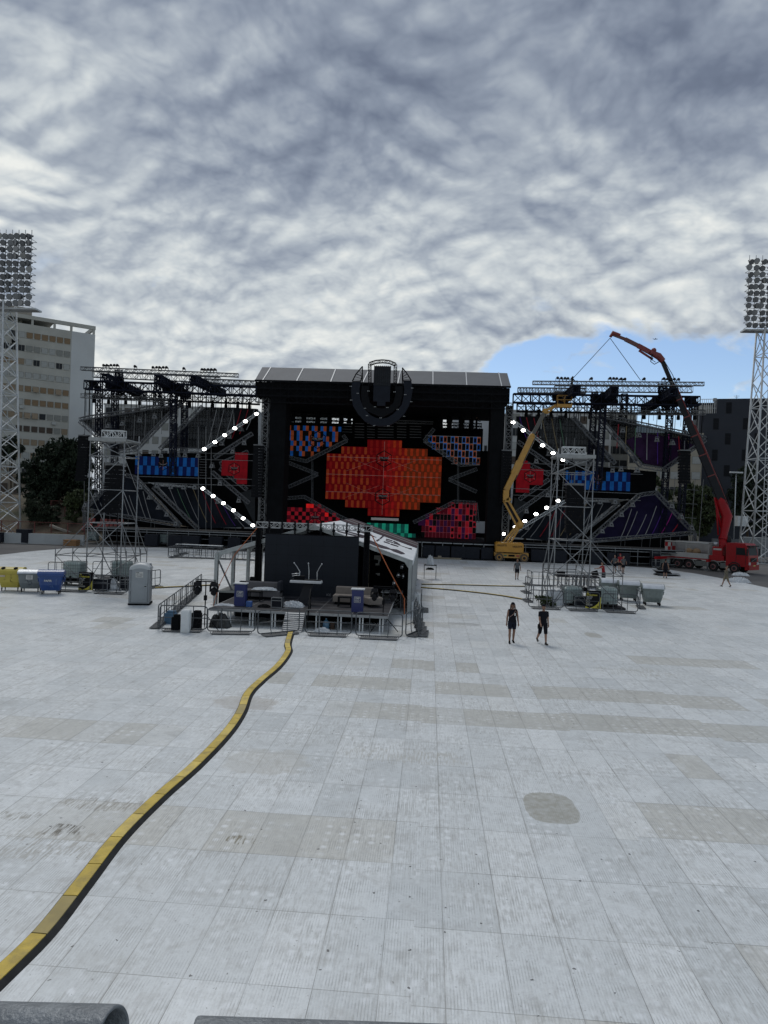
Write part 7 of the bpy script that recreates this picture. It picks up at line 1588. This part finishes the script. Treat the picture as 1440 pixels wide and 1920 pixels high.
mb.path([P0, P0.lerp(P1, .25) + Vector((.0, 0, 0)), P1, P2.lerp(P1, .3), P2], [.50, .42, .62, .55, .22], 8); mb.tube(P0 + Vector((-.4, -.3, .5)), P2 + Vector((-.25, 0, -.6)), .09, 8); mb.tube(P0.lerp(P1, .5) + Vector((-.3, -.3, 0)), P2 + Vector((-.3, -.2, -.3)), .13, 8); mb.build('lower_boom', CR, tk)
E0, E1 = bp(1357, 948, 80), bp(1241, 675, 81.5)
secs = [(0, .30, .44), (.28, .55, .36), (.52, .78, .30), (.72, 1.0, .24)]
mb = MB(); mb.beam(E0, E0.lerp(E1, .34), .55, .75); mb.beam(E0.lerp(E1, .3), E0.lerp(E1, .60), .46, .62); mb.beam(E0.lerp(E1, .56), E0.lerp(E1, .82), .38, .50); mb.beam(E0.lerp(E1, .8), E1, .3, .42); mb.build('telescopic_boom', KN, tk)
for f, s_ in ((.02, .95), (.2, .9), (.34, .85), (.47, .75), (.60, .7), (.72, .62), (.82, .58), (.99, .5)): c_ = E0.lerp(E1, f); mb = MB(); mb.beam(c_, E0.lerp(E1, f + .006), s_ * .72, s_ * .9); mb.build('boom_collar', REDB, tk)
dB = (E1 - E0).normalized(); sd = bp(1380, 948, 80) - bp(1357, 948, 80); sd.normalize(); sd = sd * .42
mb = MB()
for f0, f1, k in ((.0, .36, 1.2), (.1, .5, 1.35), (.34, .62, 1.1), (.5, .80, 1.0), (.3, .55, 1.5)): mb.tube(E0.lerp(E1, f0) + sd * k, E0.lerp(E1, f1) + sd * k, .07, 6)
mb.build('extension_cylinder', REDB, tk)
mb = MB()
for f0, f1, k in ((.05, .34, 1.7), (.36, .60, 1.5), (.8, .99, 1.0)): mb.path([E0.lerp(E1, f0) + sd * k, E0.lerp(E1, (f0 + f1) / 2) + sd * (k + .2), E0.lerp(E1, f1) + sd * k * .6], .04, 5)
mb.build('hydraulic_hose', CHS, tk)
J = [bp(1243, 677, 81.5), bp(1235, 668, 81.5), bp(1218, 660, 81.6), bp(1196, 648, 82), bp(1172, 636, 82.4), bp(1149, 627, 82.8), bp(1144, 632, 82.9)]
mb = MB(); mb.path([J[0], J[1], J[2]], [.36, .42, .30], 8); mb.beam(J[2], J[3], .4, .5); mb.tube(bp(1224, 674, 81.5), bp(1198, 657, 81.9), .13, 8); mb.ell(bp(1226, 657, 81.6), (.3, .3, .3), 8, 5); mb.build('jib_knuckle', REDB, tk)
mb = MB(); mb.beam(J[3], J[4], .36, .42); mb.beam(J[4], J[5], .28, .32); mb.build('jib', M('crane_jib_brown', (.10, .035, .03), .5), tk); mb = MB(); mb.path([J[4].lerp(J[5], .4) + Vector((0, 0, .2)), J[5] + Vector((0, 0, .15)), J[6]], [.2, .3, .16], 8); mb.build('jib_head', REDB, tk)
mb = MB(); mb.path([bp(1222, 664, 81.3), bp(1220, 678, 81.3), bp(1227, 683, 81.3), bp(1236, 678, 81.3)], .05, 5); mb.path([bp(1224, 664, 81.3), bp(1223, 675, 81.3), bp(1229, 679, 81.3)], .04, 5); mb.build('hydraulic_hose', CHS, tk)
hk = PD(1144, 634, 82.9)
for px, py, lb in ((1071, 713, 'black lifting rope from the crane tip down to the left end of its load'), (1201, 713, 'black lifting rope from the crane tip down to the right part of its load')):
    mb = MB(); mb.tube(hk, S(px, py, 83), .035, 5); tag(mb.build('lifting_rope', BLKM), lb, 'rope')
# ------------------------------------------------------------ boom lift
BY = M('lift_yellow_paint', (.42, .20, .018), .45, 0, .1, 2, dirt=((.20, .11, .03), .5)); BYD = M('lift_arm_yellow', (.40, .21, .035), .5, 0, .1, 2, dirt=((.25, .15, .06), .4)); TY = M('solid_tyre_brown', (.085, .065, .045), .8, 0, .2, 5)
DL = 81.6; base = g(957, 1052.5); L0 = Vector((base.x, base.y - .05, .03)); DLc = (RM.transposed() @ (L0 - Vector((0, 0, CAMZ)))).z * -1
lift = thing('boom_lift', 'orange yellow articulated boom lift in front of the right wing', 'boom lift', tuple(L0)); lp = lambda px, py, dd=0: PD(px, py, DLc + dd) - L0
sc_l = DLc / 1332
for sx_ in (-1, 1):
    for sy_ in (-1, 1): wheel(lift, sx_ * 1.42, sy_ * .95, .47, TY, M('lift_rim', (.34, .17, .03), .5), .34, -1 if sy_ < 0 else 1)
mb = MB(); mb.bb(-1.35, 1.35, -.8, .8, .42, .92); mb.bb(-1.95, -.95, -.72, .72, .6, 1.0); mb.bb(.95, 1.95, -.72, .72, .6, 1.0); mb.build('chassis', BYD, lift)
mb = MB(); mb.bb(-.35, .35, -.83, -.805, .58, .80); mb.build('oval_hole', DRAPE, lift)
mb = MB(); mb.bb(-.85, -.55, -.82, -.805, .6, .75); mb.build('green_sticker', M('sticker_green', (.02, .12, .07), .5), lift); mb = MB(); mb.bb(.55, .85, -.82, -.805, .6, .75); mb.build('red_sticker', M('sticker_red', (.3, .02, .02), .5), lift)
mb = MB(); mb.bev((-.25, 0, 1.62), (3.2, 1.9, 1.1), .16); tur = mb.build('turntable_body', BY, lift)
mb = MB(); mb.disc((0, 0, 1.0), (0, 0, 1), .6, .2, 16); mb.bb(-1.6, 1.2, -.9, .9, 1.02, 1.09); mb.build('slew_ring', CHS, lift)
text('lettering', 'HAULOTTE', .30, SBK, tur, (-1.15, -.965, 1.82), bold=.006, sx=.72, extra=Matrix.Shear('XZ', 4, (.2, 0)) if False else None); text('lettering', 'HAULOTTE', .30, SBK, tur, (.62, -.965, 1.72), bold=.006, sx=.72)
def box_arm(a, b_, w_, h_, m_, nm, col=BYD):
    mb = MB(); mb.beam(a, b_, w_, h_); return mb.build(nm, m_, lift)
A0, A1, A2 = lp(950, 1018), lp(975, 984), lp(948, 937)
mb = MB()
for o_ in (-.45, .0, .42): mb.beam(A0 + Vector((o_, 0, 0)), A1 + Vector((o_ * .5 - .1, 0, 0)), .22, .2)
mb.build('lower_arm', BYD, lift); mb = MB(); mb.ell(A1, (.4, .35, .5), 10, 6); mb.build('lower_knuckle', BYD, lift)
mb = MB(); mb.beam(A1 + Vector((.15, 0, .1)), A2 + Vector((.25, 0, 0)), .3, .24); mb.beam(A1 + Vector((-.45, 0, 0)), A2 + Vector((-.25, 0, -.1)), .25, .2); mb.mat(1); mb.beam(A1 + Vector((-.15, .1, .1)), A2 + Vector((0, .1, 0)), .15, .35); mb.build('middle_arm', [BYD, CHS], lift)
mb = MB(); k0, k1 = lp(943, 938), lp(954, 919); mb.bb(k0.x, k1.x, A2.y - .4, A2.y + .4, k0.z, k1.z); mb.prism([(k1.x, A2.y - .4, k0.z + .4), (k1.x + .35, A2.y - .4, k0.z + .1), (k1.x, A2.y - .4, k0.z - .2), (k0.x + .1, A2.y - .4, k0.z - .2)], (0, .8, 0)); mb.build('upper_knuckle', BYD, lift)
B0, B1, B2 = lp(949, 919), lp(998, 817), lp(1022, 771); mb = MB(); mb.beam(B0, B1, .45, .62); mb.beam(B0.lerp(B1, .30), B0.lerp(B1, .52), .5, .8); mb.ell(B1, (.32, .3, .3), 8, 5); mb.build('main_boom', BYD, lift)
mb = MB(); mb.beam(B1, B2, .3, .42); mb.tube(B0.lerp(B1, .2) + Vector((.45, -.1, 0)), B1.lerp(B2, .2) + Vector((.45, -.1, 0)), .06, 6); mb.build('inner_boom', M('boom_inner_grey', (.09, .085, .075), .5, .3), lift)
mb = MB(); mb.ell(B2, (.35, .3, .35), 8, 5); mb.beam(B2, lp(1042, 760), .25, .28); mb.beam(B2 + Vector((.2, 0, -.3)), lp(1042, 762), .12, .14); mb.build('jib', BYD, lift)
mb = MB(); b0, b1 = lp(1043, 764), lp(1071, 757); mb.bb(b0.x, b1.x, B2.y - .45, B2.y + .45, b0.z, b0.z + .35)
bz = b0.z + .35
for x_ in (b0.x + .05, (b0.x + b1.x) / 2, b1.x - .05):
    for y_ in (-.42, .42): mb.bar((x_, B2.y + y_, bz), (x_, B2.y + y_, bz + 1.0), .05)
for z_ in (.5, 1.0):
    for y_ in (-.42, .42): mb.bar((b0.x + .05, B2.y + y_, bz + z_), (b1.x - .05, B2.y + y_, bz + z_), .05)
    for x_ in (b0.x + .05, b1.x - .05): mb.bar((x_, B2.y - .42, bz + z_), (x_, B2.y + .42, bz + z_), .05)
mb.build('basket', BYD, lift)
# ------------------------------------------------------------ distant aircraft
t = thing('airplane', 'tiny dark airplane high in the blue sky right of the crane tip', 'airplane', tuple(PD(1229, 636, 900)), R(80)); mb = MB(); mb.path([(0, -2.6, 0), (0, -2, .1), (0, 1.6, .1), (0, 3, .2)], [.15, .42, .38, .08], 8); mb.build('fuselage', DSTEEL, t); mb = MB(); mb.prism([(-4.5, .4, .3), (0, -.9, .2), (4.5, .4, .3), (4.4, .8, .3), (0, .6, .2), (-4.4, .8, .3)], (0, 0, .08)); mb.build('wing', DSTEEL, t); mb = MB(); mb.prism([(0, 2.2, .3), (0, 3.0, .3), (0, 3.1, 1.2), (0, 2.8, 1.2)], (.06, 0, 0)); mb.build('tail_fin', DSTEEL, t)
# ------------------------------------------------------------ people
SKIN = M('skin', (.26, .15, .105), .6, 0, .08, 6); SKIN2 = M('tanned_skin', (.20, .11, .075), .6, 0, .08, 6)
def fab(n, c): return M('cloth_' + n, c, .9, 0, .15, 5)
def rot2(v, a): return Vector((v.x, v.y * math.cos(a) - v.z * math.sin(a), v.y * math.sin(a) + v.z * math.cos(a)))   # swing forward (towards -y)
def person(label, loc, rz, H=1.78, top=None, sleeves=True, bottom=None, short=.45, skin=SKIN, hair=None, cap=None, long_hair=False, legs=((8, 6), (-12, 14)), arms=((6, 12, 12), (-8, 14, 10)), shoes=None, head=0, lean=0, strap_=False, badge=False, pouch=False, top_long=False):
    k = H / 1.78; t = thing('person', label, 'person', loc, rz); body = MB(); shirt = MB(); shorts = MB(); shoe = MB()
    def P3(x, y, z): return Vector((x, y, z)) * k
    hipz = .93
    kn, an, foot = [], [], []
    lo = 9
    for i, sx_ in enumerate((-1, 1)):
        th, kb = legs[i]; h = Vector((sx_ * .095, 0, hipz)); a1 = R(th); d1 = Vector((sx_ * .015, -math.sin(a1), -math.cos(a1))) * .44; kk = h + d1; a2 = R(th - kb); d2 = Vector((0, -math.sin(a2), -math.cos(a2))) * .42; aa = kk + d2; kn.append(kk); an.append(aa); lo = min(lo, aa.z)
    dz = .075 - lo
    shift = Vector((0, 0, dz))
    up = lambda z, y=0: Vector((0, y - math.sin(R(lean)) * (z - hipz), hipz + (z - hipz) * math.cos(R(lean)))) + shift
    def ring(c, rx, ry, n=12, tilt=None): return [ (c + Vector((rx * math.cos(2 * math.pi * j / n), ry * math.sin(2 * math.pi * j / n), 0))) * k for j in range(n)]
    # torso, neck and head in one skin
    prof = [(.86, .125, .085), (.93, .165, .105), (1.02, .150, .095), (1.12, .135, .088), (1.24, .160, .100), (1.36, .185, .102), (1.43, .165, .085), (1.475, .09, .065), (1.50, .056, .058), (1.55, .052, .055)]
    rings = [ring(up(z_), rx, ry) for z_, rx, ry in prof]
    hc = up(1.66); hr = [(-.115, .045, .05), (-.09, .06, .075), (-.05, .070, .09), (0, .077, .098), (.045, .078, .100), (.085, .062, .08), (.115, .03, .04), (.122, .008, .01)]
    rings += [ring(hc + Vector((0, -.008, z_)), rx, ry) for z_, rx, ry in hr]; body.loft(rings)
    body.tube((hc + Vector((0, -.095, .005))) * k, (hc + Vector((0, -.122, -.022))) * k, .010 * k, 6, .017 * k)
    for sx_ in (-1, 1): body.ell((hc + Vector((sx_ * .080, .005, 0))) * k, (.012 * k, .022 * k, .03 * k), 6, 4)
    fm_ = MB()
    for sx_ in (-1, 1): fm_.ell((hc + Vector((sx_ * .030, -.096, .018))) * k, (.011 * k, .006 * k, .006 * k), 6, 4)
    fm_.bb((-.024) * k, .024 * k, (hc.y - .104) * k, (hc.y - .098) * k, (hc.z - .056) * k, (hc.z - .050) * k)
    for i, sx_ in enumerate((-1, 1)):
        h = Vector((sx_ * .092, 0, hipz - .02)) + shift; kk, aa = kn[i] + shift, an[i] + shift
        body.path([p * k for p in (h, h.lerp(kk, .5), kk, kk.lerp(aa, .35) + Vector((0, .012, 0)), aa)], [.088 * k, .074 * k, .054 * k, .056 * k, .034 * k], 10)
        th, kb = legs[i]; a3 = R(max(-25, min(25, th - kb))); fd = Vector((sx_ * .12, -math.cos(a3) * 1, math.sin(a3) * .7)).normalized()
        shoe.loft([[ (aa + fd * u_ + Vector((w_ * math.cos(2 * math.pi * j / 8), 0, 0)) + Vector((0, 0, zc_ + hh * math.sin(2 * math.pi * j / 8)))) * k for j in range(8)] for u_, w_, hh, zc_ in ((-.075, .030, .035, -.035), (-.04, .042, .05, -.022), (.03, .045, .045, -.028), (.11, .047, .03, -.045), (.175, .035, .022, -.053), (.19, .015, .01, -.055))])
        if True: shoe.tube((aa + Vector((0, .0, -.03))) * k, (aa + Vector((0, .005, .045))) * k, .042 * k, 10, .040 * k)
        L_ = short; ku = h.lerp(kk, min(1, L_ / .44))
        if L_ <= .44: shorts.path([p * k for p in (h + Vector((0, 0, .05)), h.lerp(kk, .3), ku)], [.100 * k, .100 * k, .086 * k], 12)
        else: shorts.path([p * k for p in (h + Vector((0, 0, .05)), h.lerp(kk, .5), kk, kk.lerp(aa, (L_ - .44) / .42))], [.100 * k, .092 * k, .078 * k, .070 * k], 12)
    shorts.loft([ring(up(z_), rx, ry, 14) for z_, rx, ry in ((.85, .15, .10), (.90, .178, .118), (.96, .176, .116), (1.03, .158, .104))])
    ws = []
    for i, sx_ in enumerate((-1, 1)):
        sw, ab_, eb = arms[i]; s0 = up(1.415) + Vector((sx_ * .175, 0, 0)); a = R(sw); b_ = R(ab_); d1 = Vector((sx_ * math.sin(b_), -math.sin(a) * math.cos(b_), -math.cos(a) * math.cos(b_))); e0 = s0 + d1 * .29
        a2 = R(sw + eb); b2 = R(ab_ * (.5 if eb < 60 else -.6)); d2 = Vector((sx_ * math.sin(b2), -math.sin(a2) * math.cos(b2), -math.cos(a2) * math.cos(b2))); w0 = e0 + d2 * .26; ws.append(w0)
        body.path([p * k for p in (s0 - Vector((sx_ * .05, 0, -.01)), s0, s0.lerp(e0, .5), e0, e0.lerp(w0, .4), w0)], [.05 * k, .056 * k, .046 * k, .038 * k, .038 * k, .026 * k], 9)
        # hand: palm, four fingers and a thumb, slightly curled
        pm = w0 + d2 * .05; body.path([p * k for p in (w0, pm, w0 + d2 * .095)], [.026 * k, .036 * k, .032 * k], 8)
        side_ = Vector((0, 1, 0)) if abs(d2.z) > .5 else Vector((0, 0, 1)); side_ = (side_ - d2 * side_.dot(d2)).normalized(); curl = Vector((-sx_, 0, 0)) * .35
        for q_ in range(4):
            f0 = w0 + d2 * .088 + side_ * (.026 - .0175 * q_); ln = (.072, .082, .076, .058)[q_]; d3 = (d2 + curl).normalized(); d4 = (d2 + curl * 3).normalized(); body.path([p * k for p in (f0, f0 + d3 * ln * .55, f0 + d3 * ln * .55 + d4 * ln * .45)], [.0092 * k, .0085 * k, .007 * k], 5)
        th0 = pm - side_ * .03 * (1 if False else -1); body.path([p * k for p in (th0, th0 + (d2 * .6 + side_ * .8).normalized() * .04, th0 + (d2 * .9 + side_ * .45).normalized() * .07)], [.012 * k, .010 * k, .008 * k], 5)
        if sleeves:
            f = 1 if top_long else .62; en = s0.lerp(e0, f); shirt.path([p * k for p in ((s0 - Vector((sx_ * .06, 0, -.015))), s0 + Vector((sx_ * .004, 0, .006)), s0.lerp(e0, f * .5), en)], [.058 * k, .062 * k, .060 * k, .060 * k], 12)
            if top_long: shirt.path([p * k for p in (e0, w0)], [.055 * k, .04 * k], 10)
        else: shirt.path([p * k for p in ((s0 - Vector((sx_ * .09, 0, -.03))), s0 + Vector((sx_ * .005, 0, .02)))], [.060 * k, .062 * k], 12)
    body.build('body', skin, t); fm_.build('facial_features', M('dark_features', (.05, .03, .025), .6), t)
    if top:
        shirt.loft([ring(up(z_), rx, ry, 14) for z_, rx, ry in ((.92, .178, .120), (1.0, .172, .115), (1.12, .158, .108), (1.25, .176, .116), (1.36, .190, .114), (1.42, .172, .098), (1.462, .120, .078), (1.485, .080, .068))]); shirt.build('shirt', top, t)
    if bottom: shorts.build('shorts' if short < .5 else 'trousers', bottom, t)
    shoe.build('shoes', shoes or DRAPE, t)
    hb = MB(); hm = hair or M('dark_hair', (.025, .016, .012), .7)
    hb.loft([ring(hc + Vector((0, .010, z_)), rx, ry) for z_, rx, ry in ((.03, .083, .094), (.07, .080, .095), (.105, .055, .068), (.128, .015, .02))]); hb.path([(hc + Vector((0, .07, .05))) * k, (hc + Vector((0, .078, -.06))) * k], [.062 * k, .05 * k], 8)
    if long_hair:
        for sx_ in (-1, 1): hb.path([(hc + Vector((sx_ * .072, .0, .05))) * k, (hc + Vector((sx_ * .088, .0, -.05))) * k, (hc + Vector((sx_ * .098, -.03, -.17))) * k, (hc + Vector((sx_ * .085, -.06, -.24))) * k], [.03 * k, .034 * k, .032 * k, .012 * k], 8)
    hb.build('hair', hm, t)
    if cap:
        c2 = MB(); c2.loft([ring(hc + Vector((0, 0, z_)), rx, ry) for z_, rx, ry in ((.045, .088, .108), (.08, .086, .106), (.12, .062, .08), (.142, .015, .02))]); c2.loft([[(hc + Vector((x_, y_, .050 + e_))) * k for x_, y_ in ((-.07, -.08), (-.055, -.155), (0, -.175), (.055, -.155), (.07, -.08))] for e_ in (0, .012)]); c2.build('cap', cap, t)
    if strap_: s2 = MB(); s2.path([(up(1.44) + Vector((.11, -.10, 0))) * k, (up(1.3) + Vector((.02, -.135, 0))) * k, (up(1.16) + Vector((-.13, -.10, 0))) * k], .012 * k, 4); s2.build('shoulder_strap', M('pale_strap', (.35, .22, .18), .7), t)
    if badge: s2 = MB(); s2.box((up(1.28) + Vector((.085, -.128, 0))) * k, (.06, .012, .11)); s2.build('shirt_print', SWH, t)
    if pouch: s2 = MB(); s2.bev((Vector((-.19, 0, .80)) + shift) * k, (.08, .16, .2), .02); s2.build('tool_pouch', DRAPE, t)
    return t
BT = fab('black', (.010, .010, .014)); BN = fab('dark_navy', (.012, .014, .024)); GT = fab('grey', (.075, .08, .085)); RT = fab('red', (.22, .012, .018)); KH = fab('khaki', (.15, .13, .09)); TNT = fab('washed_olive', (.11, .10, .075))
def at(px, py, z=.03): p_ = g(px, py, z); return (p_.x, p_.y, z)
person('long haired person in black cap, sleeveless black vest and short trousers walking towards us', at(959, 1206), R(4), 1.78, BT, False, BN, .30, SKIN2, M('brown_hair', (.07, .035, .02), .7), BT, True, ((6, 3), (-7, 10)), ((-4, 9, 10), (5, 10, 12)), None, strap_=True, badge=True)
person('person in black cap, black T-shirt and knee-length shorts with a tool pouch, right of two', at(1017, 1208), R(12), 1.76, BT, True, BT, .46, SKIN, None, BT, False, ((-16, 26), (12, 4)), ((14, 6, 32), (-14, 12, 16)), M('dark_boots', (.04, .035, .03), .8), pouch=True, badge=False)
person('person in grey T-shirt and black shorts walking alone below the boom lift', at(969, 1087), R(0), 1.76, GT, True, BT, .34, SKIN2, None, None, False, ((3, 2), (-6, 10)), ((-3, 14, 10), (3, 14, 10)))
person('tanned person striding past the crane truck with one hand raised to the head', at(1361, 1100), R(-75), 1.76, TNT, True, KH, .36, SKIN2, None, None, False, ((24, 4), (-20, 12)), ((-12, 10, 10), (120, 20, 95)))
person('person in black vest standing by the dark stack of panels', at(1247, 1084), R(150), 1.78, BT, False, BT, .42, SKIN, None, BT, False, ((2, 0), (-2, 4)), ((4, 14, 20), (4, 14, 20)))
person('left person of the group of three, grey shirt, standing behind the right delay tower', at(1152, 1074), R(-40), 1.76, GT, True, BT, .30, SKIN, None, None, False, ((2, 0), (-2, 3)), ((0, 30, 70), (0, 30, 70)))
person('middle person of the group of three, in a red shirt and red cap', at(1162, 1071), R(10), 1.80, RT, True, BT, .32, SKIN, None, RT, False, ((2, 0), (-2, 3)), ((10, 12, 40), (4, 12, 40)))
person('right person of the group of three, grey shirt with hands on hips', at(1168, 1076), R(20), 1.76, GT, True, BT, .30, SKIN, None, None, False, ((2, 0), (-2, 3)), ((-10, 38, 60), (-10, 38, 60)))
person('person in red T-shirt reaching to the laptop on the work platform', at(1131, 1094), R(-70), 1.78, RT, True, BT, .44, SKIN, None, None, False, ((4, 4), (-4, 6)), ((60, 10, 20), (70, 10, 15)), lean=12)
cr1 = S(1071.5, 733, 85.2); person('crew member in black standing on the truss at the left end of the crane load', (cr1.x, cr1.y, cr1.z), R(30), 1.72, BT, True, BT, .8, SKIN2, None, BT, False, ((10, 12), (-8, 8)), ((50, 20, 50), (40, 20, 50)), top_long=True, lean=10)
cr2 = S(1256.5, 745, 85.2); person('crew member in black standing on the truss under the right part of the crane load', (cr2.x, cr2.y, cr2.z), R(-20), 1.76, BT, True, GT, .8, SKIN2, None, BT, False, ((14, 20), (-10, 10)), ((110, 20, 20), (60, 20, 40)), top_long=True)
cr3 = S(893, 806, 97.3); person('dark silhouetted crew member standing in the gap above the upper right stage screen', (cr3.x, cr3.y, cr3.z), R(40), 1.8, BT, True, BT, .8, SKIN2, None, BT, False, ((4, 4), (-4, 6)), ((50, 20, 60), (30, 20, 50)), top_long=True)
